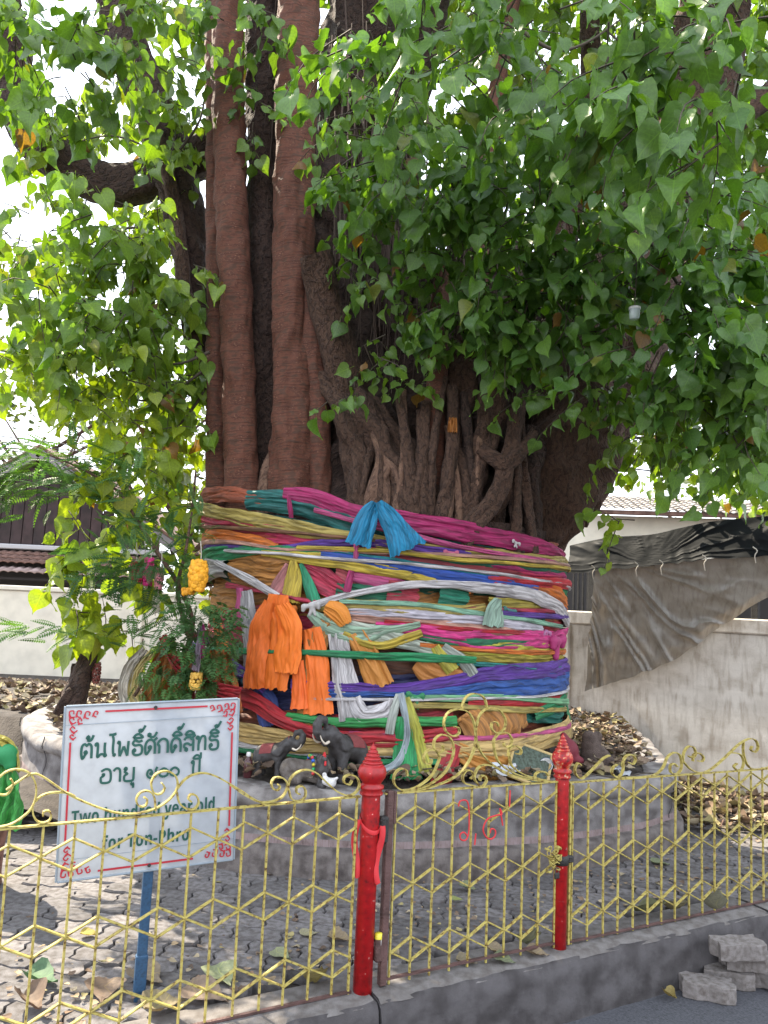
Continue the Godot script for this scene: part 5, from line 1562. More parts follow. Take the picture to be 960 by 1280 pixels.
	clump(Vector3(0.993, 4.021, -6.200), Vector3(0.90, 0.60, 0.50), 56, 0.140, 0.05, Vector3(0.0, 0.0, 0.0), 0.45)
	clump(Vector3(2.070, 3.794, -6.200), Vector3(0.90, 0.60, 0.50), 48, 0.140, 0.15, Vector3(0.0, 0.0, 0.0), 0.45)
	clump(Vector3(-0.257, 4.883, -6.200), Vector3(0.50, 1.10, 0.50), 50, 0.140, 0.30, Vector3(0.0, 0.0, 0.0), 0.45)
	clump(Vector3(0.433, 7.880, -7.500), Vector3(1.80, 1.20, 1.00), 98, 0.160, 0.50, Vector3(0.0, 0.0, 0.0), 0.45)
	clump(Vector3(2.905, 8.002, -7.500), Vector3(1.80, 1.20, 1.00), 98, 0.160, 0.40, Vector3(0.0, 0.0, 0.0), 0.45)
	clump(Vector3(2.243, 3.006, -6.300), Vector3(0.60, 0.30, 0.40), 17, 0.140, 0.60, Vector3(0.0, 0.0, 0.0), 0.45)
	clump(Vector3(3.050, 2.967, -6.600), Vector3(0.80, 0.30, 0.40), 20, 0.140, 0.60, Vector3(0.0, 0.0, 0.0), 0.45)
	clump(Vector3(1.636, 2.067, -5.200), Vector3(0.22, 0.20, 0.12), 3, 0.120, 0.60, Vector3(0.0, 0.0, 0.0), 0.30)
	clump(Vector3(-2.304, 4.947, -4.600), Vector3(0.60, 0.50, 0.40), 27, 0.150, 0.25, Vector3(0.0, 0.0, 0.0), 0.45)
	clump(Vector3(-1.898, 5.399, -5.000), Vector3(0.60, 0.40, 0.40), 24, 0.140, 0.30, Vector3(0.0, 0.0, 0.0), 0.45)
	clump(Vector3(-2.478, 3.832, -5.000), Vector3(0.45, 0.50, 0.40), 12, 0.140, 0.40, Vector3(0.0, 0.0, 0.0), 0.45)
	clump(Vector3(-2.698, 5.494, -6.200), Vector3(0.70, 0.50, 0.50), 19, 0.140, 0.60, Vector3(0.0, 0.0, 0.0), 0.45)
	clump(Vector3(-2.536, 5.340, -6.800), Vector3(0.80, 0.90, 0.50), 32, 0.140, 0.70, Vector3(0.0, 0.0, 0.0), 0.45)
	clump(Vector3(-3.107, 4.360, -6.600), Vector3(0.80, 0.60, 0.50), 24, 0.140, 0.70, Vector3(0.0, 0.0, 0.0), 0.45)
	clump(Vector3(-1.840, 3.873, -5.400), Vector3(0.60, 0.45, 0.40), 32, 0.140, 0.50, Vector3(0.0, 0.0, 0.0), 0.45)
	clump(Vector3(-2.397, 3.309, -5.600), Vector3(0.60, 0.40, 0.40), 22, 0.140, 0.60, Vector3(0.0, 0.0, 0.0), 0.45)
	clump(Vector3(-1.688, 3.467, -5.600), Vector3(0.35, 0.40, 0.30), 19, 0.140, 0.45, Vector3(0.0, 0.0, 0.0), 0.45)
	clump(Vector3(-1.909, 4.643, -6.600), Vector3(0.50, 0.60, 0.50), 24, 0.140, 0.60, Vector3(0.0, 0.0, 0.0), 0.45)
	clump(Vector3(-2.703, 3.107, -5.400), Vector3(0.30, 0.30, 0.30), 7, 0.140, 0.60, Vector3(0.0, 0.0, 0.0), 0.45)
	clump(Vector3(-1.953, 3.005, -6.000), Vector3(0.60, 0.35, 0.40), 18, 0.140, 0.90, Vector3(0.0, 0.0, 0.0), 0.45)
	clump(Vector3(-1.983, 2.962, -5.200), Vector3(0.35, 0.25, 0.30), 8, 0.130, 0.90, Vector3(0.0, 0.0, 0.0), 0.45)
	clump(Vector3(-1.725, 2.666, -6.200), Vector3(0.45, 0.45, 0.40), 18, 0.140, 1.00, Vector3(0.0, 0.0, 0.0), 0.45)
	clump(Vector3(-2.115, 2.841, -5.000), Vector3(0.30, 0.25, 0.20), 5, 0.130, 0.90, Vector3(0.0, 0.0, 0.0), 0.45)
	clump(Vector3(-1.830, 2.461, -5.200), Vector3(0.35, 0.30, 0.25), 11, 0.130, 0.95, Vector3(0.0, 0.0, 0.0), 0.45)
	clump(Vector3(-1.636, 2.096, -5.800), Vector3(0.40, 0.40, 0.30), 15, 0.140, 1.00, Vector3(0.0, 0.0, 0.0), 0.45)
	clump(Vector3(-1.941, 2.095, -5.000), Vector3(0.22, 0.30, 0.20), 7, 0.140, 0.95, Vector3(0.0, 0.0, 0.0), 0.45)
	clump(Vector3(-1.927, 1.666, -4.800), Vector3(0.20, 0.20, 0.20), 5, 0.150, 1.00, Vector3(0.0, 0.0, 0.0), 0.45)
	clump(Vector3(-1.477, 1.750, -6.000), Vector3(0.30, 0.20, 0.20), 7, 0.140, 1.00, Vector3(0.0, 0.0, 0.0), 0.45)
	clump(Vector3(-1.744, 5.073, -5.700), Vector3(0.30, 0.80, 0.30), 16, 0.130, 0.40, Vector3(0.0, 0.0, 0.0), 0.45)
	clump(Vector3(-1.475, 3.044, -5.600), Vector3(0.20, 0.25, 0.20), 7, 0.130, 0.50, Vector3(0.0, 0.0, 0.0), 0.45)
	clump(Vector3(-1.057, 4.971, -5.200), Vector3(0.12, 0.30, 0.10), 5, 0.110, 0.25, Vector3(0.0, 0.0, 0.0), 0.30)
	clump(Vector3(-1.015, 5.460, -5.100), Vector3(0.20, 0.20, 0.10), 5, 0.120, 0.20, Vector3(0.0, 0.0, 0.0), 0.30)
	clump(Vector3(-1.293, 5.613, -5.000), Vector3(0.30, 0.20, 0.10), 4, 0.140, 0.20, Vector3(0.0, 0.0, 0.0), 0.35)
	clump(Vector3(-2.234, 3.310, -4.800), Vector3(0.45, 0.35, 0.30), 12, 0.150, 0.35, Vector3(0.0, 0.0, 0.0), 0.45)
	clump(Vector3(-1.833, 3.297, -5.000), Vector3(0.45, 0.30, 0.30), 12, 0.150, 0.35, Vector3(0.0, 0.0, 0.0), 0.45)
	clump(Vector3(-2.059, 4.024, -5.000), Vector3(0.40, 0.30, 0.30), 10, 0.140, 0.35, Vector3(0.0, 0.0, 0.0), 0.45)
	clump(Vector3(-1.596, 2.980, -5.200), Vector3(0.30, 0.25, 0.20), 9, 0.130, 0.50, Vector3(0.0, 0.0, 0.0), 0.45)
	clump(Vector3(-1.889, 1.370, -4.900), Vector3(0.22, 0.12, 0.20), 4, 0.150, 1.00, Vector3(0.0, 0.0, 0.0), 0.30)
	clump(Vector3(-1.746, 1.177, -4.900), Vector3(0.16, 0.12, 0.15), 3, 0.150, 1.00, Vector3(0.0, 0.0, 0.0), 0.30)
	clump(Vector3(-1.527, 1.463, -5.100), Vector3(0.15, 0.15, 0.15), 3, 0.150, 1.00, Vector3(0.0, 0.0, 0.0), 0.30)
	clump(Vector3(-1.614, 1.168, -5.200), Vector3(0.15, 0.20, 0.15), 3, 0.140, 1.00, Vector3(0.0, 0.0, 0.0), 0.30)
	clump(Vector3(0.30, 9.20, -6.00), Vector3(3.50, 1.60, 3.20), 170, 0.240, 0.40, Vector3.ZERO, 0.7)
	clump(Vector3(2.60, 7.60, -5.20), Vector3(2.20, 1.30, 2.40), 90, 0.220, 0.30, Vector3.ZERO, 0.7)
	clump(Vector3(-2.40, 8.40, -6.60), Vector3(2.00, 1.30, 2.40), 50, 0.240, 0.50, Vector3.ZERO, 0.7)
	clump(Vector3(4.40, 6.00, -6.20), Vector3(1.40, 1.40, 1.80), 90, 0.200, 0.30, Vector3.ZERO, 0.7)
	finish_foliage(t)

func finish_foliage(t: Node3D) -> void:
	var lms := [leaf_mesh(0.16, 0.18, 0.0), leaf_mesh(0.42, 0.42, 0.25), leaf_mesh(-0.12, 0.06, -0.3), leaf_mesh(0.3, 0.75, 0.12)]
	stuff(put("twig", done(twig_st), M.twig, t))
	var score := []
	for i in leaf_xf.size():
		var p := leaf_xf[i] * Vector3(0, -0.4, 0)
		var c := cam_px(p)
		var s := 0.0
		if c.z > 0 and c.x > 0.0 and c.x < 1.0 and c.y > 0.0 and c.y < 1.0:
			s = leaf_xf[i].basis.y.length() / c.z
		score.append([s, i])
	score.sort_custom(func(a, b): return a[0] > b[0])
	var near := {}
	for k in 300:
		near[score[k][1]] = true
	var tones := {}
	for k in 300:
		var i: int = score[k][1]
		var c := leaf_col[i]
		var key := Vector3i(int(c.r * 60), int(c.g * 40), int(c.b * 60))
		if not tones.has(key):
			tones[key] = c
		var m := tone_mat(tones[key])
		put("leaf", lms[i % 4], m, t, leaf_xf[i])
	for v in 4:
		var mine := []
		for i in leaf_xf.size():
			if not near.has(i) and i % 4 == v:
				mine.append(i)
		var mesh := MultiMesh.new()
		mesh.transform_format = MultiMesh.TRANSFORM_3D
		mesh.use_colors = true
		mesh.mesh = lms[v]
		mesh.instance_count = mine.size()
		for k in mine.size():
			mesh.set_instance_transform(k, leaf_xf[mine[k]])
			mesh.set_instance_color(k, leaf_col[mine[k]])
		var mi := MultiMeshInstance3D.new()
		mi.name = "foliage"
		mi.multimesh = mesh
		mi.material_override = M.leaf
		t.add_child(mi, true)
		stuff(mi)
	print("leaves ", leaf_xf.size())
	leaf_xf.clear()
	leaf_col.clear()

var tone_mats := {}
func tone_mat(c: Color) -> StandardMaterial3D:
	if not tone_mats.has(c):
		var m := leaf_mat(1.0, Color(0.95, 1.0, 0.2), 0.36)
		m.vertex_color_use_as_albedo = false
		m.albedo_color = c.linear_to_srgb()
		tone_mats[c] = m
	return tone_mats[c]

# ------------------------------------------------------------------ cloth round the trunk
func hull(th: float, y: float, off := 0.0) -> Vector3:
	var s := 0.955 + 0.055 * pow((y - 1.2) / 0.8, 2.0)
	return Vector3(TRUNK_C.x + (1.29 * s + off) * sin(th), y, TRUNK_C.z + (0.98 * s + off) * cos(th))

func hull_n(th: float) -> Vector3:
	return Vector3(sin(th) / 1.29, 0, cos(th) / 0.98).normalized()

var sash_count := 0
func sash(called: String, label: String, category: String, group: String, c: Color, pts: Array, layer: float, folds := 5.0, amp := 1.0, sheen := 0.15) -> MeshInstance3D:
	# a length of cloth lying on the wrapped trunk; pts: (angle, height, width) in radians and metres
	sash_count += 1
	var n := noise(1.0, 400 + sash_count, FastNoiseLite.TYPE_SIMPLEX_SMOOTH, 3)
	var o := MeshInstance3D.new()
	o.mesh = cloth_mesh(pts, layer, folds, amp, n)
	o.material_override = cloth(c, sheen)
	o.name = numbered(called)
	add_child(o)
	tag(o, label, category, group)
	return o

func cloth_mesh(pts: Array, layer: float, folds: float, amp: float, n: FastNoiseLite) -> ArrayMesh:
	var sp := []
	for p in pts:
		sp.append(Vector3(p.x * 1.15, p.y, p.z))
	var line := spline(sp, 0.022)
	var wide := 0.0
	for p in line:
		wide = maxf(wide, p.z)
	var nv := clampi(int(wide / 0.006), 12, 48)
	var rows := []
	var u := 0.0
	var off0 := 0.012 + layer * 0.017
	var last := line.size() - 1
	for i in line.size():
		var th := line[i].x / 1.15
		var a := line[maxi(i - 1, 0)]
		var b := line[mini(i + 1, last)]
		if i > 0:
			u += hull(th, line[i].y).distance_to(hull(line[i - 1].x / 1.15, line[i - 1].y))
		var y := line[i].y + 0.007 * n.get_noise_2d(u * 1.6, 90.0)
		var P := hull(th, y)
		var T := (hull(b.x / 1.15, b.y) - hull(a.x / 1.15, a.y)).normalized()
		var N := hull_n(th)
		var S := N.cross(T).normalized()
		var dth := hull(th + 0.02, y).distance_to(P) / 0.02
		var along := Vector3(cos(th) * 1.29, 0, -sin(th) * 0.98).normalized()
		var w := line[i].z * (1.0 + 0.3 * n.get_noise_2d(u * 2.2, 40.0))
		var A := minf(0.015, 0.003 + w * 0.085) * amp
		var row := PackedVector3Array()
		for j in nv + 1:
			var v := 2.0 * j / nv - 1.0
			var q := v * w * 0.5
			var drift := 1.3 * n.get_noise_2d(u * 1.1, 20.0 + v * 0.5)
			var ridge := n.get_noise_2d(v * folds * 0.24 + drift, u * 0.9 + 7.0)
			var deep := 0.35 + 0.65 * smoothstep(-0.3, 0.4, n.get_noise_2d(u * 1.7, v * 1.2 + 60.0))
			var pleat := (1.0 - absf(sin((v * folds * 0.42 + drift) * 1.571))) * deep
			var f := A * (1.7 * ridge + 0.5 * pleat) + 0.003 * amp * n.get_noise_2d(v * 4.0, u * 9.0)
			var edge := 1.0 - pow(absf(v), 5.0)
			var ragged := 0.0
			if i > last - 4:
				ragged = w * 0.10 * n.get_noise_2d(v * 3.0, 33.0) * (i - last + 4) / 4.0
			var th2 := th + (q * S.dot(along) + ragged * T.dot(along)) / dth
			var y2 := y + q * S.y + ragged * T.y
			var h := off0 + f + 0.014 * edge * amp + 0.035 * lumps.get_noise_2d(th2 * 1.6, y2 * 2.4)
			row.append(hull(th2, y2) + hull_n(th2) * h)
		rows.append(row)
	var st := new_st()
	loft(st, rows)
	return done(st)

var lumps := noise(1.0, 990, FastNoiseLite.TYPE_SIMPLEX_SMOOTH, 2)

func knot(parent: Node3D, th: float, y: float, off: float, r: float, c: Color) -> void:
	# a tied knot with two loops
	var st := new_st()
	var o := hull(th, y, off)
	var nn := hull_n(th)
	var al := Vector3.UP.cross(nn).normalized()
	var bones := [[o - al * r * 0.18, o + al * r * 0.2, r * 0.42, r * 0.34]]
	for s in [-1.0, 1.0]:
		var lift := rng.randf_range(-0.5, 0.7)
		var far := rng.randf_range(0.7, 1.3)
		var e: Vector3 = o + al * s * r * far + Vector3(0, r * lift, 0) + nn * r * 0.15
		bones.append([o + al * s * r * 0.2, e, r * 0.22, r * 0.40])
		bones.append([e, e + al * s * r * 0.1 - Vector3(0, r * 0.5, 0), r * 0.36, r * 0.28])
		var t: Vector3 = o + al * r * rng.randf_range(-0.5, 0.5) - Vector3(0, r * rng.randf_range(0.9, 1.7), 0)
		bones.append([o, t, r * 0.26, r * 0.24])
	nets(st, bones, r * 0.13, r * 0.22)
	put("knot", done(st), cloth(c), parent)

func make_bows() -> void:
	var b1 := thing("cloth_bow", "fat hot pink bow at the wall side of the trunk", "bow", Vector3.ZERO, 0.0, "cloth bows tied on the sashes")
	knot(b1, 1.081, 1.279, 0.130, 0.085, lin(0.500, 0.040, 0.200))
	var b2 := thing("cloth_bow", "lilac pink bow beside the fat hot pink one", "bow", Vector3.ZERO, 0.0, "cloth bows tied on the sashes")
	knot(b2, 0.961, 1.346, 0.120, 0.035, lin(0.500, 0.200, 0.400))
	var b3 := thing("cloth_bow", "pink rosette knot on the upper khaki sash", "bow", Vector3.ZERO, 0.0, "cloth bows tied on the sashes")
	knot(b3, 0.304, 1.820, 0.100, 0.032, lin(0.620, 0.140, 0.260))
	var b4 := thing("cloth_bow", "small white bow near the top edge at the wall side", "bow", Vector3.ZERO, 0.0, "cloth bows tied on the sashes")
	knot(b4, 0.664, 1.917, 0.090, 0.022, lin(0.620, 0.600, 0.620))
	var b5 := thing("cloth_bow", "green cloth knot low in the middle", "bow", Vector3.ZERO, 0.0, "cloth bows tied on the sashes")
	knot(b5, 0.164, 0.927, 0.140, 0.040, lin(0.030, 0.250, 0.100))
	var b6 := thing("cloth_bow", "dusty teal knot beside the pale gauze cloth", "bow", Vector3.ZERO, 0.0, "cloth bows tied on the sashes")
	knot(b6, 0.657, 1.478, 0.100, 0.035, lin(0.060, 0.200, 0.200))
	var b7 := thing("cloth_bow", "dark green knot near the pink bow", "bow", Vector3.ZERO, 0.0, "cloth bows tied on the sashes")
	knot(b7, 0.970, 1.444, 0.090, 0.030, lin(0.010, 0.150, 0.070))
	var b8 := thing("cloth_bow", "white twisted knot where the straps meet the robe", "bow", Vector3.ZERO, 0.0, "cloth bows tied on the sashes")
	knot(b8, -0.322, 1.453, 0.140, 0.045, lin(0.550, 0.540, 0.540))

func make_wraps() -> void:
	var o: MeshInstance3D
	o = sash("cloth_ribbon", "wide teal under-wrap showing at the top of the bound trunk", "sash", "cloth sashes wrapped round the sacred trunk", lin(0.012, 0.140, 0.130), [Vector3(-2.305, 2.077, 0.202), Vector3(-1.755, 2.067, 0.202), Vector3(-1.405, 2.047, 0.202), Vector3(-0.678, 1.947, 0.181), Vector3(-0.009, 1.875, 0.173), Vector3(0.609, 1.831, 0.179), Vector3(1.403, 1.824, 0.201), Vector3(1.753, 1.824, 0.201), Vector3(2.303, 1.844, 0.201)], 0.0, 9.0, 0.90, 0.15)
	o = sash("cloth_ribbon", "wide rust red under-wrap below the teal one", "sash", "cloth sashes wrapped round the sacred trunk", lin(0.330, 0.075, 0.030), [Vector3(-2.302, 1.958, 0.272), Vector3(-1.752, 1.948, 0.272), Vector3(-1.402, 1.928, 0.272), Vector3(-0.682, 1.864, 0.244), Vector3(-0.007, 1.827, 0.234), Vector3(0.611, 1.814, 0.242), Vector3(1.403, 1.830, 0.272), Vector3(1.753, 1.830, 0.272), Vector3(2.303, 1.850, 0.272)], 0.0, 9.0, 0.90, 0.15)
	o = sash("cloth_ribbon", "wide dark green under-wrap in the upper bound trunk", "sash", "cloth sashes wrapped round the sacred trunk", lin(0.010, 0.120, 0.070), [Vector3(-2.298, 1.769, 0.271), Vector3(-1.748, 1.759, 0.271), Vector3(-1.398, 1.739, 0.271), Vector3(-0.688, 1.694, 0.244), Vector3(-0.001, 1.663, 0.234), Vector3(0.630, 1.643, 0.242), Vector3(1.398, 1.636, 0.271), Vector3(1.748, 1.636, 0.271), Vector3(2.298, 1.656, 0.271)], 0.0, 9.0, 0.90, 0.15)
	o = sash("cloth_ribbon", "wide ochre under-wrap across the middle of the bound trunk", "sash", "cloth sashes wrapped round the sacred trunk", lin(0.460, 0.200, 0.040), [Vector3(-2.296, 1.523, 0.293), Vector3(-1.746, 1.513, 0.293), Vector3(-1.396, 1.493, 0.293), Vector3(-0.688, 1.489, 0.265), Vector3(0.005, 1.489, 0.254), Vector3(0.645, 1.486, 0.263), Vector3(1.395, 1.478, 0.293), Vector3(1.745, 1.478, 0.293), Vector3(2.295, 1.498, 0.293)], 0.0, 9.0, 0.90, 0.15)
	o = sash("cloth_ribbon", "wide rose under-wrap beside the hanging robes", "sash", "cloth sashes wrapped round the sacred trunk", lin(0.460, 0.030, 0.075), [Vector3(-2.298, 1.303, 0.292), Vector3(-1.748, 1.293, 0.292), Vector3(-1.398, 1.273, 0.292), Vector3(-0.681, 1.302, 0.264), Vector3(0.011, 1.326, 0.253), Vector3(0.655, 1.333, 0.263), Vector3(1.395, 1.322, 0.292), Vector3(1.745, 1.322, 0.292), Vector3(2.295, 1.342, 0.292)], 0.0, 9.0, 0.90, 0.15)
	o = sash("cloth_ribbon", "wide dark brown under-wrap below the robes", "sash", "cloth sashes wrapped round the sacred trunk", lin(0.130, 0.050, 0.025), [Vector3(-2.302, 1.062, 0.314), Vector3(-1.752, 1.052, 0.314), Vector3(-1.402, 1.032, 0.314), Vector3(-0.666, 1.094, 0.283), Vector3(0.018, 1.139, 0.272), Vector3(0.662, 1.153, 0.283), Vector3(1.396, 1.132, 0.314), Vector3(1.746, 1.132, 0.314), Vector3(2.296, 1.152, 0.314)], 0.0, 9.0, 0.90, 0.15)
	o = sash("cloth_ribbon", "wide navy under-wrap behind the hanging tails", "sash", "cloth sashes wrapped round the sacred trunk", lin(0.025, 0.030, 0.120), [Vector3(-2.313, 0.799, 0.301), Vector3(-1.763, 0.789, 0.301), Vector3(-1.413, 0.769, 0.301), Vector3(-0.642, 0.870, 0.270), Vector3(0.025, 0.935, 0.260), Vector3(0.663, 0.954, 0.271), Vector3(1.400, 0.920, 0.302), Vector3(1.750, 0.920, 0.302), Vector3(2.300, 0.940, 0.302)], 0.0, 9.0, 0.90, 0.15)
	o = sash("cloth_ribbon", "wide rust under-wrap at the foot of the bound trunk", "sash", "cloth sashes wrapped round the sacred trunk", lin(0.280, 0.070, 0.030), [Vector3(-2.323, 0.571, 0.289), Vector3(-1.773, 0.561, 0.289), Vector3(-1.423, 0.541, 0.289), Vector3(-0.615, 0.676, 0.257), Vector3(0.031, 0.751, 0.249), Vector3(0.658, 0.768, 0.259), Vector3(1.406, 0.716, 0.289), Vector3(1.756, 0.716, 0.289), Vector3(2.306, 0.736, 0.289)], 0.0, 9.0, 0.90, 0.15)
	o = sash("cloth_ribbon", "thin rust sash on the topmost edge by the pale columns", "sash", "cloth sashes wrapped round the sacred trunk", lin(0.330, 0.075, 0.030), [Vector3(-2.315, 2.223, 0.119), Vector3(-1.765, 2.213, 0.119), Vector3(-1.415, 2.193, 0.119), Vector3(-0.849, 2.164, 0.098), Vector3(-0.612, 2.101, 0.074)], 2.0, 5.0, 1.00, 0.15)
	o = sash("cloth_ribbon", "teal sash slanting down under the blue tassel cloth", "sash", "cloth sashes wrapped round the sacred trunk", lin(0.012, 0.140, 0.130), [Vector3(-0.735, 2.121, 0.139), Vector3(-0.421, 2.089, 0.155), Vector3(-0.211, 2.002, 0.143), Vector3(-0.011, 1.920, 0.122)], 2.0, 5.0, 1.00, 0.15)
	o = sash("cloth_ribbon", "magenta net sash running along the sloping top edge", "sash", "cloth sashes wrapped round the sacred trunk", lin(0.420, 0.020, 0.140), [Vector3(-0.499, 2.161, 0.073), Vector3(-0.333, 2.131, 0.113), Vector3(-0.171, 2.054, 0.102), Vector3(0.065, 2.006, 0.122), Vector3(0.310, 1.973, 0.123), Vector3(0.595, 1.937, 0.116), Vector3(1.037, 1.901, 0.100), Vector3(1.394, 1.862, 0.083), Vector3(1.744, 1.862, 0.083), Vector3(2.294, 1.882, 0.083)], 3.0, 8.0, 1.00, 0.15)
	knot(o, -0.454, 2.150, 0.063, 0.028, lin(0.420, 0.020, 0.140))
	o = sash("cloth_ribbon", "long khaki sash crossing the top from the shrub side", "sash", "cloth sashes wrapped round the sacred trunk", lin(0.420, 0.330, 0.080), [Vector3(-2.312, 2.163, 0.095), Vector3(-1.762, 2.153, 0.095), Vector3(-1.412, 2.133, 0.095), Vector3(-0.734, 1.999, 0.107), Vector3(-0.380, 1.926, 0.093), Vector3(-0.129, 1.884, 0.071), Vector3(0.153, 1.829, 0.082), Vector3(0.507, 1.814, 0.094), Vector3(0.871, 1.810, 0.087), Vector3(1.392, 1.821, 0.118), Vector3(1.742, 1.821, 0.118), Vector3(2.292, 1.841, 0.118)], 4.0, 5.0, 1.00, 0.15)
	knot(o, 1.404, 1.860, 0.074, 0.030, lin(0.420, 0.330, 0.080))
	o = sash("cloth_ribbon", "rose net sash bulging at the shrub side of the top", "sash", "cloth sashes wrapped round the sacred trunk", lin(0.460, 0.030, 0.075), [Vector3(-2.305, 2.077, 0.178), Vector3(-1.755, 2.067, 0.178), Vector3(-1.405, 2.047, 0.178), Vector3(-1.006, 1.999, 0.178), Vector3(-0.678, 1.945, 0.127), Vector3(-0.380, 1.905, 0.072)], 3.2, 8.0, 1.00, 0.15)
	o = sash("cloth_ribbon", "broad brick red sash under the khaki one", "sash", "cloth sashes wrapped round the sacred trunk", lin(0.380, 0.060, 0.040), [Vector3(-2.297, 1.979, 0.130), Vector3(-1.747, 1.969, 0.130), Vector3(-1.397, 1.949, 0.130), Vector3(-0.623, 1.924, 0.127), Vector3(-0.169, 1.862, 0.112), Vector3(0.237, 1.815, 0.082)], 2.6, 8.0, 1.00, 0.15)
	o = sash("cloth_ribbon", "crimson sash with pink sheen below the brick red one", "sash", "cloth sashes wrapped round the sacred trunk", lin(0.500, 0.020, 0.090), [Vector3(-0.881, 1.917, 0.087), Vector3(-0.426, 1.863, 0.093), Vector3(-0.127, 1.813, 0.081), Vector3(0.240, 1.764, 0.072), Vector3(0.622, 1.718, 0.063), Vector3(1.396, 1.720, 0.082), Vector3(1.746, 1.720, 0.082), Vector3(2.296, 1.740, 0.082)], 3.4, 7.0, 1.00, 0.15)
	o = sash("cloth_ribbon", "bright orange sash tucked in at the shrub side", "sash", "cloth sashes wrapped round the sacred trunk", lin(0.660, 0.170, 0.015), [Vector3(-2.295, 1.919, 0.106), Vector3(-1.745, 1.909, 0.106), Vector3(-1.395, 1.889, 0.106), Vector3(-0.971, 1.893, 0.099), Vector3(-0.683, 1.850, 0.085), Vector3(-0.542, 1.810, 0.052)], 4.4, 5.0, 1.00, 0.15)
	o = sash("cloth_ribbon", "violet sash stretched above the green ones", "sash", "cloth sashes wrapped round the sacred trunk", lin(0.100, 0.030, 0.300), [Vector3(-2.306, 1.872, 0.059), Vector3(-1.756, 1.862, 0.059), Vector3(-1.406, 1.842, 0.059), Vector3(-0.814, 1.814, 0.054), Vector3(-0.573, 1.799, 0.047), Vector3(-0.251, 1.848, 0.051), Vector3(-0.008, 1.860, 0.051), Vector3(0.194, 1.832, 0.046), Vector3(0.411, 1.822, 0.041)], 4.6, 5.0, 1.00, 0.15)
	o = sash("cloth_ribbon", "emerald sash fanning out and gathered by a yellow tie", "sash", "cloth sashes wrapped round the sacred trunk", lin(0.010, 0.240, 0.085), [Vector3(-2.293, 1.743, 0.141), Vector3(-1.743, 1.733, 0.141), Vector3(-1.393, 1.713, 0.141), Vector3(-0.986, 1.762, 0.100), Vector3(-0.573, 1.799, 0.058), Vector3(-0.293, 1.775, 0.062), Vector3(-0.045, 1.741, 0.071), Vector3(0.331, 1.688, 0.082), Vector3(0.688, 1.648, 0.074), Vector3(1.394, 1.614, 0.071), Vector3(1.744, 1.614, 0.071), Vector3(2.294, 1.634, 0.071)], 5.0, 5.0, 1.00, 0.15)
	knot(o, -0.562, 1.820, 0.085, 0.022, lin(0.580, 0.440, 0.050))
	o = sash("cloth_ribbon", "dark green sash on the wall side below the khaki one", "sash", "cloth sashes wrapped round the sacred trunk", lin(0.010, 0.170, 0.090), [Vector3(0.073, 1.814, 0.051), Vector3(0.369, 1.783, 0.082), Vector3(0.734, 1.779, 0.096), Vector3(1.390, 1.798, 0.094), Vector3(1.740, 1.798, 0.094), Vector3(2.290, 1.818, 0.094)], 3.9, 5.0, 1.00, 0.15)
	o = sash("cloth_ribbon", "magenta fan of cloth spreading at the wall side", "sash", "cloth sashes wrapped round the sacred trunk", lin(0.420, 0.020, 0.140), [Vector3(0.237, 1.815, 0.061), Vector3(0.614, 1.791, 0.116), Vector3(1.087, 1.758, 0.168), Vector3(1.391, 1.732, 0.176), Vector3(1.741, 1.732, 0.176), Vector3(2.291, 1.752, 0.176)], 3.5, 9.0, 1.00, 0.15)
	o = sash("cloth_ribbon", "grey green sash in the middle of the upper band", "sash", "cloth sashes wrapped round the sacred trunk", lin(0.060, 0.160, 0.100), [Vector3(-0.046, 1.787, 0.102), Vector3(0.241, 1.744, 0.112), Vector3(0.624, 1.707, 0.116), Vector3(1.398, 1.659, 0.106), Vector3(1.748, 1.659, 0.106), Vector3(2.298, 1.679, 0.106)], 3.0, 5.0, 1.00, 0.15)
	o = sash("cloth_ribbon", "maroon sash between the green upper sashes", "sash", "cloth sashes wrapped round the sacred trunk", lin(0.240, 0.020, 0.030), [Vector3(-0.127, 1.803, 0.061), Vector3(0.157, 1.759, 0.071), Vector3(0.467, 1.718, 0.067), Vector3(0.815, 1.698, 0.054)], 4.1, 5.0, 1.00, 0.15)
	o = sash("cloth_ribbon", "long yellow sash running below the emerald one", "sash", "cloth sashes wrapped round the sacred trunk", lin(0.580, 0.440, 0.050), [Vector3(-0.617, 1.777, 0.053), Vector3(-0.336, 1.743, 0.077), Vector3(-0.043, 1.701, 0.086), Vector3(0.246, 1.652, 0.077), Vector3(0.446, 1.613, 0.052)], 5.6, 5.0, 1.00, 0.15)
	o = sash("cloth_ribbon", "royal blue sash slanting to the wall side", "sash", "cloth sashes wrapped round the sacred trunk", lin(0.020, 0.080, 0.420), [Vector3(-0.301, 1.770, 0.051), Vector3(-0.004, 1.729, 0.071), Vector3(0.245, 1.678, 0.072), Vector3(0.574, 1.652, 0.068), Vector3(0.872, 1.626, 0.054)], 6.0, 5.0, 1.00, 0.15)
	knot(o, 0.856, 1.625, 0.096, 0.024, lin(0.030, 0.060, 0.300))
	knot(o, -0.267, 1.756, 0.096, 0.020, lin(0.010, 0.200, 0.200))
	o = sash("cloth_ribbon", "scarlet sash ending at the wall side of the upper band", "sash", "cloth sashes wrapped round the sacred trunk", lin(0.560, 0.015, 0.030), [Vector3(0.501, 1.668, 0.047), Vector3(0.819, 1.671, 0.065), Vector3(1.394, 1.678, 0.071), Vector3(1.744, 1.678, 0.071), Vector3(2.294, 1.698, 0.071)], 6.2, 5.0, 1.00, 0.15)
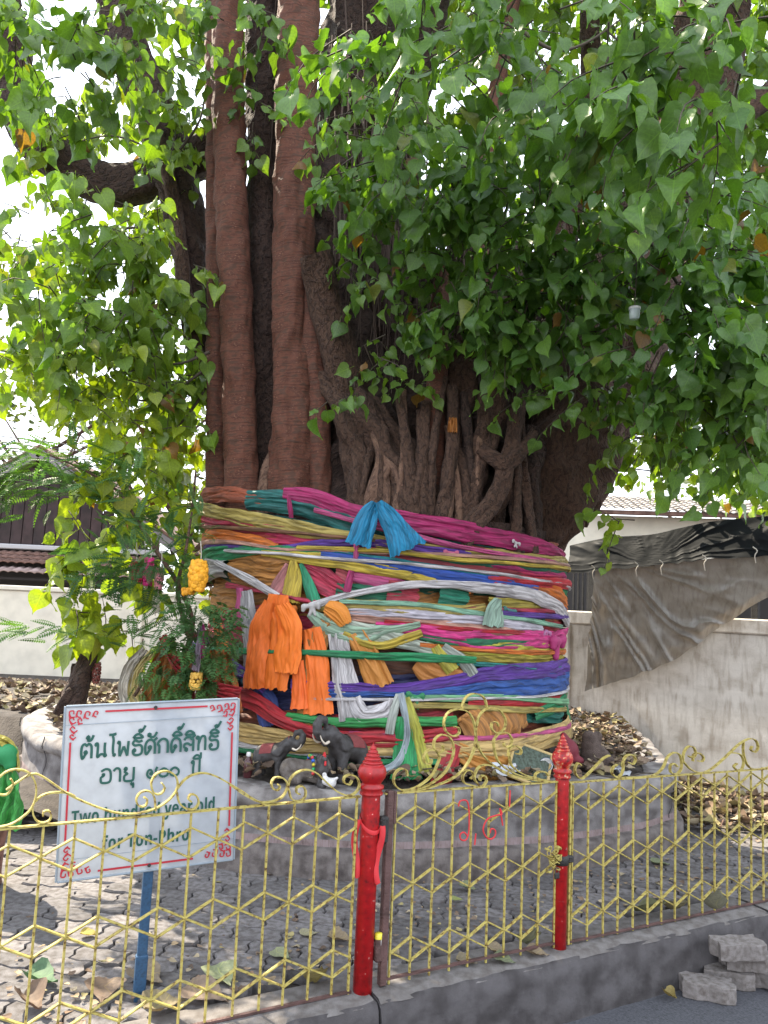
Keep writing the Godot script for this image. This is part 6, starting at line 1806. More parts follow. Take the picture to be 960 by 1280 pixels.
	o = sash("cloth_ribbon", "orange sash dropping below the scarlet one", "sash", "cloth sashes wrapped round the sacred trunk", lin(0.660, 0.170, 0.015), [Vector3(0.752, 1.652, 0.053), Vector3(1.024, 1.621, 0.089), Vector3(1.396, 1.531, 0.094), Vector3(1.746, 1.531, 0.094), Vector3(2.296, 1.551, 0.094)], 5.9, 5.0, 1.00, 0.15)
	knot(o, 0.418, 1.611, 0.095, 0.022, lin(0.660, 0.170, 0.015))
	o = sash("cloth_ribbon", "blue sash tucked below the orange one", "sash", "cloth sashes wrapped round the sacred trunk", lin(0.030, 0.140, 0.400), [Vector3(0.830, 1.591, 0.065), Vector3(1.155, 1.547, 0.091), Vector3(1.397, 1.484, 0.070), Vector3(1.747, 1.484, 0.070), Vector3(2.297, 1.504, 0.070)], 5.2, 5.0, 1.00, 0.15)
	o = sash("cloth_ribbon", "white satin strap crossing down to the robe knot", "sash", "cloth sashes wrapped round the sacred trunk", lin(0.620, 0.600, 0.620), [Vector3(-0.968, 1.712, 0.039), Vector3(-0.689, 1.592, 0.053), Vector3(-0.512, 1.495, 0.052)], 6.6, 3.0, 1.00, 0.15)
	o = sash("cloth_ribbon", "long white strap rising from the knot to the wall side", "sash", "cloth sashes wrapped round the sacred trunk", lin(0.620, 0.600, 0.620), [Vector3(-0.340, 1.447, 0.046), Vector3(-0.161, 1.528, 0.046), Vector3(0.083, 1.597, 0.046), Vector3(0.291, 1.624, 0.051), Vector3(0.526, 1.607, 0.083), Vector3(0.832, 1.580, 0.097), Vector3(1.168, 1.502, 0.091), Vector3(1.401, 1.401, 0.059), Vector3(1.751, 1.401, 0.059), Vector3(2.301, 1.421, 0.059)], 6.4, 4.0, 1.00, 0.15)
	o = sash("cloth_ribbon", "grey white cloth bundle beside the marigold garland", "sash", "cloth sashes wrapped round the sacred trunk", lin(0.420, 0.410, 0.420), [Vector3(-2.298, 1.623, 0.129), Vector3(-1.748, 1.613, 0.129), Vector3(-1.398, 1.593, 0.129), Vector3(-1.201, 1.653, 0.171), Vector3(-0.899, 1.668, 0.109)], 5.4, 6.0, 1.25, 0.15)
	o = sash("cloth_ribbon", "large ochre cloth filling the space above the robes", "sash", "cloth sashes wrapped round the sacred trunk", lin(0.460, 0.200, 0.040), [Vector3(-0.899, 1.668, 0.164), Vector3(-0.602, 1.652, 0.263), Vector3(-0.426, 1.678, 0.207)], 3.0, 8.0, 1.50, 0.15)
	o = sash("cloth_ribbon", "crimson net cloth slanting behind the white straps", "sash", "cloth sashes wrapped round the sacred trunk", lin(0.460, 0.030, 0.075), [Vector3(-0.435, 1.699, 0.072), Vector3(-0.312, 1.622, 0.174), Vector3(-0.160, 1.508, 0.122)], 3.4, 8.0, 1.00, 0.15)
	o = sash("cloth_ribbon", "rose cloth patch beside the crimson net", "sash", "cloth sashes wrapped round the sacred trunk", lin(0.500, 0.100, 0.120), [Vector3(-0.247, 1.614, 0.204), Vector3(-0.039, 1.565, 0.203), Vector3(0.167, 1.546, 0.122)], 2.4, 8.0, 1.00, 0.15)
	o = sash("cloth_ribbon", "pink satin sash short and bright above the straps", "sash", "cloth sashes wrapped round the sacred trunk", lin(0.580, 0.090, 0.260), [Vector3(-0.173, 1.659, 0.071), Vector3(-0.041, 1.635, 0.091), Vector3(0.103, 1.598, 0.061)], 4.2, 5.0, 1.00, 0.15)
	o = sash("cloth_ribbon", "dark green patch of cloth above the khaki cords", "sash", "cloth sashes wrapped round the sacred trunk", lin(0.010, 0.160, 0.080), [Vector3(-0.229, 1.565, 0.082), Vector3(-0.079, 1.542, 0.112), Vector3(0.085, 1.536, 0.091)], 3.6, 5.0, 1.00, 0.15)
	o = sash("cloth_ribbon", "dull red cloth patch over the green one", "sash", "cloth sashes wrapped round the sacred trunk", lin(0.360, 0.030, 0.050), [Vector3(0.018, 1.568, 0.132), Vector3(0.167, 1.551, 0.142)], 4.4, 5.0, 1.30, 0.15)
	o = sash("cloth_ribbon", "teal cloth patch beside the dull red one", "sash", "cloth sashes wrapped round the sacred trunk", lin(0.012, 0.200, 0.120), [Vector3(0.273, 1.562, 0.123), Vector3(0.424, 1.529, 0.114)], 4.4, 5.0, 1.40, 0.15)
	o = sash("cloth_ribbon", "lilac cloth patch near the wall side of the middle", "sash", "cloth sashes wrapped round the sacred trunk", lin(0.330, 0.270, 0.500), [Vector3(0.582, 1.569, 0.084), Vector3(0.837, 1.538, 0.097)], 3.8, 5.0, 1.00, 0.15)
	o = sash("cloth_ribbon", "khaki gold cord of cloth across the middle", "sash", "cloth sashes wrapped round the sacred trunk", lin(0.420, 0.330, 0.080), [Vector3(-0.353, 1.446, 0.082), Vector3(-0.159, 1.467, 0.081), Vector3(0.088, 1.456, 0.086), Vector3(0.345, 1.454, 0.082), Vector3(0.515, 1.482, 0.062)], 5.6, 4.0, 1.00, 0.15)
	o = sash("cloth_ribbon", "second khaki cord running on to the wall side", "sash", "cloth sashes wrapped round the sacred trunk", lin(0.460, 0.380, 0.060), [Vector3(0.532, 1.525, 0.063), Vector3(0.767, 1.524, 0.064), Vector3(1.284, 1.526, 0.069), Vector3(1.634, 1.526, 0.069), Vector3(2.200, 1.546, 0.069)], 4.8, 4.0, 1.00, 0.15)
	o = sash("cloth_ribbon", "lavender white sash across the middle", "sash", "cloth sashes wrapped round the sacred trunk", lin(0.550, 0.520, 0.600), [Vector3(-0.158, 1.427, 0.061), Vector3(0.172, 1.430, 0.071), Vector3(0.489, 1.409, 0.073), Vector3(0.941, 1.362, 0.055)], 5.8, 5.0, 1.00, 0.15)
	o = sash("cloth_ribbon", "salmon sash under the lavender one", "sash", "cloth sashes wrapped round the sacred trunk", lin(0.520, 0.280, 0.210), [Vector3(-0.157, 1.407, 0.061), Vector3(0.175, 1.370, 0.091), Vector3(0.492, 1.342, 0.093), Vector3(0.923, 1.356, 0.065)], 5.4, 5.0, 1.00, 0.15)
	o = sash("cloth_ribbon", "terracotta patch low at the wall side", "sash", "cloth sashes wrapped round the sacred trunk", lin(0.500, 0.170, 0.070), [Vector3(0.771, 1.482, 0.128), Vector3(1.182, 1.457, 0.170), Vector3(1.398, 1.437, 0.141), Vector3(1.748, 1.437, 0.141), Vector3(2.298, 1.457, 0.141)], 2.8, 5.0, 1.00, 0.15)
	o = sash("cloth_ribbon", "dark red sash behind the pink bow", "sash", "cloth sashes wrapped round the sacred trunk", lin(0.400, 0.020, 0.030), [Vector3(0.541, 1.380, 0.094), Vector3(0.854, 1.377, 0.108), Vector3(1.402, 1.377, 0.106), Vector3(1.752, 1.377, 0.106), Vector3(2.302, 1.397, 0.106)], 3.8, 5.0, 1.00, 0.15)
	o = sash("cloth_ribbon", "hot pink satin sash leading to the bow", "sash", "cloth sashes wrapped round the sacred trunk", lin(0.620, 0.030, 0.220), [Vector3(-0.031, 1.339, 0.071), Vector3(0.263, 1.313, 0.112), Vector3(0.599, 1.294, 0.125), Vector3(1.402, 1.290, 0.129), Vector3(1.752, 1.290, 0.129), Vector3(2.302, 1.310, 0.129)], 6.2, 5.0, 1.00, 0.15)
	o = sash("cloth_ribbon", "pale green gauze sash looping under the knot", "sash", "cloth sashes wrapped round the sacred trunk", lin(0.300, 0.450, 0.330), [Vector3(-0.347, 1.406, 0.051), Vector3(-0.239, 1.331, 0.102), Vector3(-0.112, 1.299, 0.111), Vector3(0.052, 1.328, 0.071), Vector3(0.175, 1.365, 0.041)], 7.0, 6.0, 1.00, 0.30)
	o = sash("cloth_ribbon", "white green gauze crossing in the middle", "sash", "cloth sashes wrapped round the sacred trunk", lin(0.440, 0.500, 0.420), [Vector3(-0.240, 1.367, 0.061), Vector3(-0.029, 1.304, 0.091), Vector3(0.180, 1.234, 0.081), Vector3(0.356, 1.181, 0.071)], 6.6, 6.0, 1.00, 0.30)
	o = sash("cloth_ribbon", "yellow sash sagging in a bow shape", "sash", "cloth sashes wrapped round the sacred trunk", lin(0.580, 0.440, 0.050), [Vector3(-0.178, 1.285, 0.041), Vector3(-0.085, 1.240, 0.051), Vector3(-0.002, 1.225, 0.050), Vector3(0.087, 1.260, 0.061), Vector3(0.185, 1.315, 0.051)], 7.2, 5.0, 1.00, 0.15)
	knot(o, 0.235, 1.252, 0.109, 0.030, lin(0.250, 0.400, 0.200))
	o = sash("cloth_ribbon", "thin emerald ribbon stretched before the robes", "sash", "cloth sashes wrapped round the sacred trunk", lin(0.010, 0.240, 0.085), [Vector3(-2.307, 1.120, 0.047), Vector3(-1.757, 1.110, 0.047), Vector3(-1.407, 1.090, 0.047), Vector3(-0.670, 1.143, 0.042), Vector3(-0.342, 1.163, 0.036), Vector3(-0.065, 1.167, 0.050), Vector3(0.225, 1.166, 0.051), Vector3(0.450, 1.163, 0.041)], 8.4, 3.0, 1.00, 0.15)
	o = sash("cloth_ribbon", "broad lime yellow sash under the hot pink one", "sash", "cloth sashes wrapped round the sacred trunk", lin(0.470, 0.450, 0.050), [Vector3(0.264, 1.268, 0.061), Vector3(0.497, 1.235, 0.093), Vector3(0.788, 1.228, 0.107), Vector3(1.403, 1.226, 0.117), Vector3(1.753, 1.226, 0.117), Vector3(2.303, 1.246, 0.117)], 6.0, 5.0, 1.00, 0.15)
	o = sash("cloth_ribbon", "second lime yellow sash lying on the violet one", "sash", "cloth sashes wrapped round the sacred trunk", lin(0.440, 0.360, 0.050), [Vector3(0.337, 1.210, 0.071), Vector3(0.604, 1.175, 0.104), Vector3(0.866, 1.153, 0.118), Vector3(1.404, 1.134, 0.117), Vector3(1.754, 1.134, 0.117), Vector3(2.304, 1.154, 0.117)], 5.4, 5.0, 1.00, 0.15)
	knot(o, 0.377, 1.232, 0.089, 0.026, lin(0.450, 0.450, 0.030))
	o = sash("cloth_ribbon", "bottle green sash between the lime and pink ones", "sash", "cloth sashes wrapped round the sacred trunk", lin(0.010, 0.180, 0.080), [Vector3(0.178, 1.294, 0.041), Vector3(0.446, 1.264, 0.062), Vector3(0.787, 1.270, 0.043)], 6.3, 5.0, 1.00, 0.15)
	o = sash("cloth_ribbon", "pale gauze tail on the wall side, beige pink", "sash", "cloth sashes wrapped round the sacred trunk", lin(0.500, 0.260, 0.200), [Vector3(1.402, 1.169, 0.082), Vector3(1.403, 0.986, 0.093)], 3.0, 5.0, 1.00, 0.30)
	o = sash("cloth_ribbon", "deep violet sash across the lower middle", "sash", "cloth sashes wrapped round the sacred trunk", lin(0.100, 0.030, 0.300), [Vector3(-0.416, 0.967, 0.061), Vector3(-0.139, 0.969, 0.065), Vector3(0.105, 0.973, 0.060), Vector3(0.360, 1.031, 0.081), Vector3(0.663, 1.083, 0.105), Vector3(1.404, 1.088, 0.117), Vector3(1.754, 1.088, 0.117), Vector3(2.304, 1.108, 0.117)], 7.2, 6.0, 1.00, 0.15)
	o = sash("cloth_ribbon", "cobalt sash below the deep violet one", "sash", "cloth sashes wrapped round the sacred trunk", lin(0.020, 0.090, 0.360), [Vector3(-0.413, 0.927, 0.041), Vector3(-0.137, 0.935, 0.050), Vector3(0.106, 0.944, 0.050), Vector3(0.361, 0.966, 0.081), Vector3(0.664, 1.001, 0.125), Vector3(1.405, 0.985, 0.151), Vector3(1.755, 0.985, 0.151), Vector3(2.305, 1.005, 0.151)], 7.0, 6.0, 1.00, 0.15)
	o = sash("cloth_ribbon", "violet sash slanting out of the shrub", "sash", "cloth sashes wrapped round the sacred trunk", lin(0.100, 0.030, 0.300), [Vector3(-2.306, 1.155, 0.082), Vector3(-1.756, 1.145, 0.082), Vector3(-1.406, 1.125, 0.082), Vector3(-0.908, 1.066, 0.081), Vector3(-0.653, 0.975, 0.073), Vector3(-0.563, 0.903, 0.052)], 7.0, 5.0, 1.00, 0.15)
	o = sash("cloth_ribbon", "sky blue sash end below the slanting violet one", "sash", "cloth sashes wrapped round the sacred trunk", lin(0.012, 0.220, 0.380), [Vector3(-0.736, 0.946, 0.105), Vector3(-0.626, 0.983, 0.083), Vector3(-0.540, 1.042, 0.062)], 5.0, 5.0, 1.00, 0.15)
	o = sash("cloth_ribbon", "mint sash thin over the crimson lower sash", "sash", "cloth sashes wrapped round the sacred trunk", lin(0.200, 0.480, 0.250), [Vector3(0.107, 0.924, 0.035), Vector3(0.361, 0.926, 0.046), Vector3(0.663, 0.929, 0.042), Vector3(1.337, 0.853, 0.046), Vector3(1.687, 0.853, 0.046), Vector3(2.237, 0.873, 0.046)], 7.6, 3.0, 1.00, 0.15)
	o = sash("cloth_ribbon", "crimson sash low at the wall side", "sash", "cloth sashes wrapped round the sacred trunk", lin(0.460, 0.012, 0.020), [Vector3(0.430, 0.912, 0.051), Vector3(0.789, 0.894, 0.063), Vector3(1.407, 0.882, 0.070), Vector3(1.757, 0.882, 0.070), Vector3(2.307, 0.902, 0.070)], 6.8, 5.0, 1.00, 0.15)
	o = sash("cloth_ribbon", "green sash bunched low at the wall side", "sash", "cloth sashes wrapped round the sacred trunk", lin(0.010, 0.240, 0.085), [Vector3(0.857, 0.798, 0.074), Vector3(1.075, 0.855, 0.088), Vector3(1.406, 0.894, 0.081), Vector3(1.756, 0.894, 0.081), Vector3(2.306, 0.914, 0.081)], 6.6, 5.0, 1.00, 0.15)
	o = sash("cloth_ribbon", "dark teal bundle low at the wall side", "sash", "cloth sashes wrapped round the sacred trunk", lin(0.010, 0.160, 0.120), [Vector3(0.786, 0.823, 0.137), Vector3(1.192, 0.791, 0.146), Vector3(1.405, 0.750, 0.116), Vector3(1.755, 0.750, 0.116), Vector3(2.305, 0.770, 0.116)], 4.0, 5.0, 1.25, 0.15)
	o = sash("cloth_ribbon", "wide ochre cloth hanging before the lower wall side", "sash", "cloth sashes wrapped round the sacred trunk", lin(0.460, 0.200, 0.040), [Vector3(0.553, 0.941, 0.556), Vector3(0.584, 0.871, 0.516), Vector3(0.610, 0.691, 0.421)], 5.6, 9.0, 1.20, 0.15)
	o = sash("cloth_ribbon", "long scarlet sash swooping down from the shrub", "sash", "cloth sashes wrapped round the sacred trunk", lin(0.440, 0.015, 0.025), [Vector3(-2.261, 1.180, 0.092), Vector3(-1.711, 1.170, 0.092), Vector3(-1.361, 1.150, 0.092), Vector3(-1.384, 0.960, 0.104), Vector3(-1.238, 0.847, 0.124), Vector3(-0.699, 0.858, 0.104), Vector3(-0.464, 0.764, 0.091), Vector3(-0.280, 0.685, 0.090), Vector3(-0.124, 0.670, 0.089), Vector3(0.113, 0.683, 0.089), Vector3(0.361, 0.726, 0.070)], 8.0, 6.0, 1.00, 0.15)
	o = sash("cloth_ribbon", "emerald sash low beside the elephants", "sash", "cloth sashes wrapped round the sacred trunk", lin(0.030, 0.300, 0.070), [Vector3(-0.418, 0.769, 0.056), Vector3(-0.169, 0.763, 0.060), Vector3(0.070, 0.777, 0.060), Vector3(0.361, 0.794, 0.061)], 7.6, 4.0, 1.00, 0.15)
	o = sash("cloth_ribbon", "broad cream gold sash round the foot of the trunk", "sash", "cloth sashes wrapped round the sacred trunk", lin(0.580, 0.410, 0.150), [Vector3(-2.200, 0.685, 0.117), Vector3(-1.257, 0.675, 0.117), Vector3(-0.907, 0.655, 0.117), Vector3(-0.557, 0.634, 0.133), Vector3(-0.283, 0.618, 0.110), Vector3(0.035, 0.637, 0.119), Vector3(0.360, 0.620, 0.130), Vector3(0.651, 0.634, 0.134), Vector3(1.021, 0.659, 0.130), Vector3(1.401, 0.708, 0.115), Vector3(1.751, 0.708, 0.115), Vector3(2.301, 0.728, 0.115)], 7.4, 8.0, 1.00, 0.15)
	o = sash("cloth_ribbon", "white sash under the cream gold one", "sash", "cloth sashes wrapped round the sacred trunk", lin(0.620, 0.600, 0.620), [Vector3(-2.200, 0.616, 0.053), Vector3(-1.237, 0.606, 0.053), Vector3(-0.887, 0.586, 0.053), Vector3(-0.499, 0.574, 0.061), Vector3(-0.198, 0.574, 0.069), Vector3(0.036, 0.594, 0.059), Vector3(0.360, 0.591, 0.050), Vector3(0.833, 0.566, 0.053)], 6.4, 4.0, 1.00, 0.15)
	o = sash("cloth_ribbon", "dark crimson folds between the lower tails", "sash", "cloth sashes wrapped round the sacred trunk", lin(0.340, 0.015, 0.030), [Vector3(-0.208, 0.726, 0.150), Vector3(0.032, 0.742, 0.149), Vector3(0.361, 0.774, 0.151)], 4.2, 9.0, 1.00, 0.15)
	o = sash("robe_cloth", "bright orange robe knotted high with broad hanging folds", "robe", "orange robe cloths hung on the trunk", lin(0.700, 0.145, 0.010), [Vector3(-0.502, 1.511, 0.135), Vector3(-0.512, 1.350, 0.207), Vector3(-0.522, 1.145, 0.227), Vector3(-0.520, 0.927, 0.236)], 8.6, 3.0, 1.20, 0.05)
	var robe := o
	knot(o, -0.460, 1.441, 0.125, 0.050, lin(0.660, 0.170, 0.015))
	o = sash("robe_cloth", "orange robe strip hanging beside the shrub", "robe", "orange robe cloths hung on the trunk", lin(0.550, 0.150, 0.030), [Vector3(-0.988, 1.351, 0.077), Vector3(-0.903, 1.087, 0.140), Vector3(-0.863, 0.891, 0.160)], 6.4, 3.0, 1.40, 0.05)
	o = sash("robe_cloth", "orange robe length in the middle hanging to the lower sash", "robe", "orange robe cloths hung on the trunk", lin(0.680, 0.135, 0.010), [Vector3(-0.335, 1.310, 0.123), Vector3(-0.289, 1.087, 0.152), Vector3(-0.267, 0.803, 0.161)], 7.6, 3.0, 1.25, 0.05)
	o = sash("robe_cloth", "short orange robe end beside the middle length", "robe", "orange robe cloths hung on the trunk", lin(0.720, 0.125, 0.012), [Vector3(-0.388, 1.110, 0.082), Vector3(-0.369, 0.956, 0.091), Vector3(-0.355, 0.824, 0.101)], 8.0, 2.0, 1.25, 0.05)
	o = sash("robe_cloth", "orange robe corner folded over the twisted white knot", "robe", "orange robe cloths hung on the trunk", lin(0.580, 0.200, 0.020), [Vector3(-0.260, 1.451, 0.092), Vector3(-0.208, 1.419, 0.153), Vector3(-0.163, 1.346, 0.081)], 7.8, 3.0, 1.50, 0.05)
	o = sash("robe_cloth", "ochre robe length behind the middle orange one", "robe", "orange robe cloths hung on the trunk", lin(0.460, 0.200, 0.040), [Vector3(-0.241, 1.392, 0.102), Vector3(-0.305, 1.236, 0.132), Vector3(-0.335, 0.984, 0.132), Vector3(-0.333, 0.714, 0.120)], 6.0, 4.0, 1.40, 0.05)
	o = sash("robe_cloth", "ochre robe length hanging slantwise by the white drape", "robe", "orange robe cloths hung on the trunk", lin(0.450, 0.180, 0.030), [Vector3(-0.120, 1.298, 0.121), Vector3(-0.056, 1.152, 0.161), Vector3(0.007, 0.978, 0.170)], 6.4, 5.0, 1.40, 0.05)
	o = sash("robe_cloth", "ochre robe patch beside the yellow bow sash", "robe", "orange robe cloths hung on the trunk", lin(0.420, 0.170, 0.040), [Vector3(0.182, 1.164, 0.152), Vector3(0.291, 1.099, 0.223), Vector3(0.452, 1.082, 0.154)], 5.0, 6.0, 1.40, 0.05)
	o = sash("robe_cloth", "ochre cloth fan spread over the litter", "robe", "orange robe cloths hung on the trunk", lin(0.440, 0.190, 0.035), [Vector3(0.360, 0.639, 0.130), Vector3(0.493, 0.554, 0.202), Vector3(0.693, 0.460, 0.257)], 6.8, 8.0, 1.20, 0.05)
	put("fold", cloth_mesh([Vector3(-0.542, 1.467, 0.083), Vector3(-0.598, 1.268, 0.146), Vector3(-0.613, 1.020, 0.156), Vector3(-0.608, 0.918, 0.135)], 9.4, 2.0, 1.50, noise(1.0, 586)), cloth(lin(0.640, 0.125, 0.010), 0.05), robe)
	put("fold", cloth_mesh([Vector3(-0.470, 1.450, 0.093), Vector3(-0.427, 1.304, 0.154), Vector3(-0.438, 1.151, 0.174), Vector3(-0.440, 1.035, 0.153)], 9.8, 2.0, 1.50, noise(1.0, 587)), cloth(lin(0.760, 0.165, 0.010), 0.05), robe)
	o = sash("cloth_ribbon", "thin pink cord just under the magenta net", "sash", "cloth sashes wrapped round the sacred trunk", lin(0.580, 0.090, 0.260), [Vector3(-0.335, 2.049, 0.031), Vector3(0.068, 1.925, 0.036), Vector3(0.503, 1.845, 0.031), Vector3(1.402, 1.789, 0.035)], 5.0, 2.0, 1.00, 0.15)
	o = sash("cloth_ribbon", "thin gold cord below the violet ribbon", "sash", "cloth sashes wrapped round the sacred trunk", lin(0.580, 0.440, 0.050), [Vector3(-0.426, 1.812, 0.026), Vector3(-0.007, 1.809, 0.031), Vector3(0.325, 1.780, 0.026), Vector3(0.675, 1.780, 0.026), Vector3(2.200, 1.800, 0.026)], 6.0, 2.0, 1.00, 0.15)
	o = sash("cloth_ribbon", "thin white cord across the upper greens", "sash", "cloth sashes wrapped round the sacred trunk", lin(0.620, 0.600, 0.620), [Vector3(-0.892, 1.788, 0.022), Vector3(-0.250, 1.752, 0.020), Vector3(0.329, 1.719, 0.021), Vector3(1.406, 1.651, 0.024)], 6.6, 2.0, 1.00, 0.15)
	o = sash("cloth_ribbon", "thin turquoise cord above the royal blue one", "sash", "cloth sashes wrapped round the sacred trunk", lin(0.010, 0.250, 0.300), [Vector3(-0.251, 1.797, 0.031), Vector3(0.158, 1.738, 0.036), Vector3(0.626, 1.686, 0.032), Vector3(1.398, 1.654, 0.035), Vector3(1.748, 1.654, 0.035), Vector3(2.298, 1.674, 0.035)], 5.4, 2.0, 1.00, 0.15)
	o = sash("cloth_ribbon", "thin brown cord over the brick red ribbon", "sash", "cloth sashes wrapped round the sacred trunk", lin(0.200, 0.090, 0.040), [Vector3(-1.403, 1.975, 0.030), Vector3(-0.570, 1.918, 0.026), Vector3(-0.048, 1.868, 0.025)], 5.2, 2.0, 1.00, 0.15)
	o = sash("cloth_ribbon", "narrow peach cord beside the orange shrub-side ribbon", "sash", "cloth sashes wrapped round the sacred trunk", lin(0.520, 0.280, 0.210), [Vector3(-1.395, 1.843, 0.035), Vector3(-0.888, 1.847, 0.033), Vector3(-0.522, 1.800, 0.026), Vector3(-0.172, 1.800, 0.026), Vector3(2.200, 1.820, 0.026)], 5.6, 2.0, 1.00, 0.15)
	o = sash("cloth_ribbon", "narrow mint cord above the lavender ribbon", "sash", "cloth sashes wrapped round the sacred trunk", lin(0.250, 0.500, 0.350), [Vector3(-0.202, 1.485, 0.031), Vector3(0.170, 1.485, 0.031), Vector3(0.538, 1.442, 0.031), Vector3(1.201, 1.378, 0.034)], 6.6, 2.0, 1.00, 0.15)
	o = sash("cloth_ribbon", "narrow violet cord at the wall side of the middle", "sash", "cloth sashes wrapped round the sacred trunk", lin(0.100, 0.030, 0.300), [Vector3(0.537, 1.463, 0.031), Vector3(0.847, 1.452, 0.038), Vector3(1.401, 1.447, 0.035), Vector3(1.751, 1.447, 0.035), Vector3(2.301, 1.467, 0.035)], 6.6, 2.0, 1.00, 0.15)
	o = sash("cloth_ribbon", "narrow crimson cord under the lavender ribbon", "sash", "cloth sashes wrapped round the sacred trunk", lin(0.460, 0.012, 0.020), [Vector3(0.009, 1.376, 0.030), Vector3(0.349, 1.352, 0.036), Vector3(0.783, 1.333, 0.032)], 6.4, 2.0, 1.00, 0.15)
	o = sash("cloth_ribbon", "narrow orange cord under the hot pink ribbon", "sash", "cloth sashes wrapped round the sacred trunk", lin(0.660, 0.170, 0.015), [Vector3(0.180, 1.244, 0.030), Vector3(0.549, 1.216, 0.031), Vector3(1.403, 1.192, 0.035), Vector3(1.753, 1.192, 0.035), Vector3(2.303, 1.212, 0.035)], 6.9, 2.0, 1.00, 0.15)
	o = sash("cloth_ribbon", "narrow turquoise cord over the lime ones", "sash", "cloth sashes wrapped round the sacred trunk", lin(0.020, 0.280, 0.260), [Vector3(0.357, 1.140, 0.031), Vector3(0.663, 1.119, 0.031), Vector3(1.404, 1.082, 0.035)], 6.9, 2.0, 1.00, 0.15)
	o = sash("cloth_ribbon", "narrow white cord between violet and cobalt", "sash", "cloth sashes wrapped round the sacred trunk", lin(0.620, 0.600, 0.620), [Vector3(-0.392, 0.890, 0.020), Vector3(0.026, 0.906, 0.020), Vector3(0.361, 0.926, 0.020), Vector3(0.711, 0.926, 0.020), Vector3(2.200, 0.946, 0.020)], 7.8, 2.0, 1.00, 0.15)
	o = sash("cloth_ribbon", "narrow gold cord under the mint ribbon", "sash", "cloth sashes wrapped round the sacred trunk", lin(0.420, 0.330, 0.080), [Vector3(0.108, 0.876, 0.035), Vector3(0.453, 0.872, 0.041), Vector3(1.197, 0.812, 0.039)], 6.9, 2.0, 1.00, 0.15)
	o = sash("cloth_ribbon", "narrow pink cord low above the cream ribbon", "sash", "cloth sashes wrapped round the sacred trunk", lin(0.580, 0.090, 0.260), [Vector3(-0.125, 0.698, 0.030), Vector3(0.275, 0.696, 0.030), Vector3(0.777, 0.691, 0.031), Vector3(1.127, 0.691, 0.031), Vector3(2.200, 0.711, 0.031)], 7.6, 2.0, 1.00, 0.15)
	o = sash("cloth_ribbon", "narrow green cord at the very foot of the trunk", "sash", "cloth sashes wrapped round the sacred trunk", lin(0.010, 0.240, 0.085), [Vector3(-0.766, 0.535, 0.031), Vector3(-0.195, 0.536, 0.030), Vector3(0.275, 0.554, 0.030)], 7.0, 2.0, 1.00, 0.15)
	o = sash("cloth_ribbon", "narrow rose cord crossing the ochre space", "sash", "cloth sashes wrapped round the sacred trunk", lin(0.460, 0.030, 0.075), [Vector3(-0.901, 1.560, 0.033), Vector3(-0.575, 1.518, 0.026), Vector3(-0.332, 1.478, 0.026), Vector3(0.018, 1.478, 0.026), Vector3(2.200, 1.498, 0.026)], 5.6, 2.0, 1.00, 0.15)
	o = sash("cloth_tail", "long white drape hanging to the emerald sash", "cloth", "cloth tails hanging on the trunk", lin(0.550, 0.530, 0.540), [Vector3(-0.203, 1.293, 0.101), Vector3(-0.174, 1.095, 0.121), Vector3(-0.136, 0.901, 0.130), Vector3(-0.121, 0.781, 0.130)], 7.0, 5.0, 1.25, 0.15)
	o = sash("cloth_tail", "grey drape hanging beside the shrub", "cloth", "cloth tails hanging on the trunk", lin(0.420, 0.410, 0.420), [Vector3(-0.739, 1.522, 0.096), Vector3(-0.691, 1.261, 0.116), Vector3(-0.683, 1.029, 0.115)], 6.0, 5.0, 1.50, 0.15)
	o = sash("cloth_tail", "pink drape beside the grey one", "cloth", "cloth tails hanging on the trunk", lin(0.580, 0.090, 0.260), [Vector3(-0.779, 1.542, 0.054), Vector3(-0.770, 1.298, 0.064)], 6.6, 3.0, 1.40, 0.15)
	o = sash("cloth_tail", "gold fan of cloth below the emerald tie", "cloth", "cloth tails hanging on the trunk", lin(0.580, 0.440, 0.050), [Vector3(-0.445, 1.729, 0.041), Vector3(-0.444, 1.595, 0.103), Vector3(-0.461, 1.471, 0.124)], 5.4, 5.0, 1.00, 0.15)
	o = sash("cloth_tail", "green strip beside the gold fan", "cloth", "cloth tails hanging on the trunk", lin(0.020, 0.300, 0.150), [Vector3(-0.408, 1.710, 0.031), Vector3(-0.370, 1.599, 0.072), Vector3(-0.322, 1.458, 0.072)], 5.2, 3.0, 1.00, 0.15)
	o = sash("cloth_tail", "rose strip beside the gold fan", "cloth", "cloth tails hanging on the trunk", lin(0.500, 0.200, 0.200), [Vector3(-0.474, 1.708, 0.031), Vector3(-0.533, 1.571, 0.073), Vector3(-0.563, 1.466, 0.084)], 5.0, 3.0, 1.00, 0.15)
	o = sash("cloth_tail", "twisted silver white cloth knot looped beside the drape", "cloth", "cloth tails hanging on the trunk", lin(0.600, 0.580, 0.600), [Vector3(-0.112, 0.912, 0.080), Vector3(-0.067, 0.818, 0.120), Vector3(0.021, 0.833, 0.110), Vector3(0.067, 0.903, 0.060)], 7.4, 4.0, 1.40, 0.15)
	o = sash("cloth_tail", "pale blue gauze tail curving down past the white sash", "cloth", "cloth tails hanging on the trunk", lin(0.420, 0.500, 0.550), [Vector3(0.094, 0.953, 0.050), Vector3(0.122, 0.794, 0.045), Vector3(0.125, 0.650, 0.045), Vector3(0.084, 0.540, 0.044), Vector3(0.001, 0.494, 0.039)], 9.0, 3.0, 1.00, 0.30)
	o = sash("cloth_tail", "pale gauze tail hanging straight from its knot", "cloth", "cloth tails hanging on the trunk", lin(0.500, 0.550, 0.500), [Vector3(0.090, 0.943, 0.040), Vector3(0.062, 0.806, 0.045), Vector3(0.053, 0.709, 0.045)], 8.8, 3.0, 1.00, 0.30)
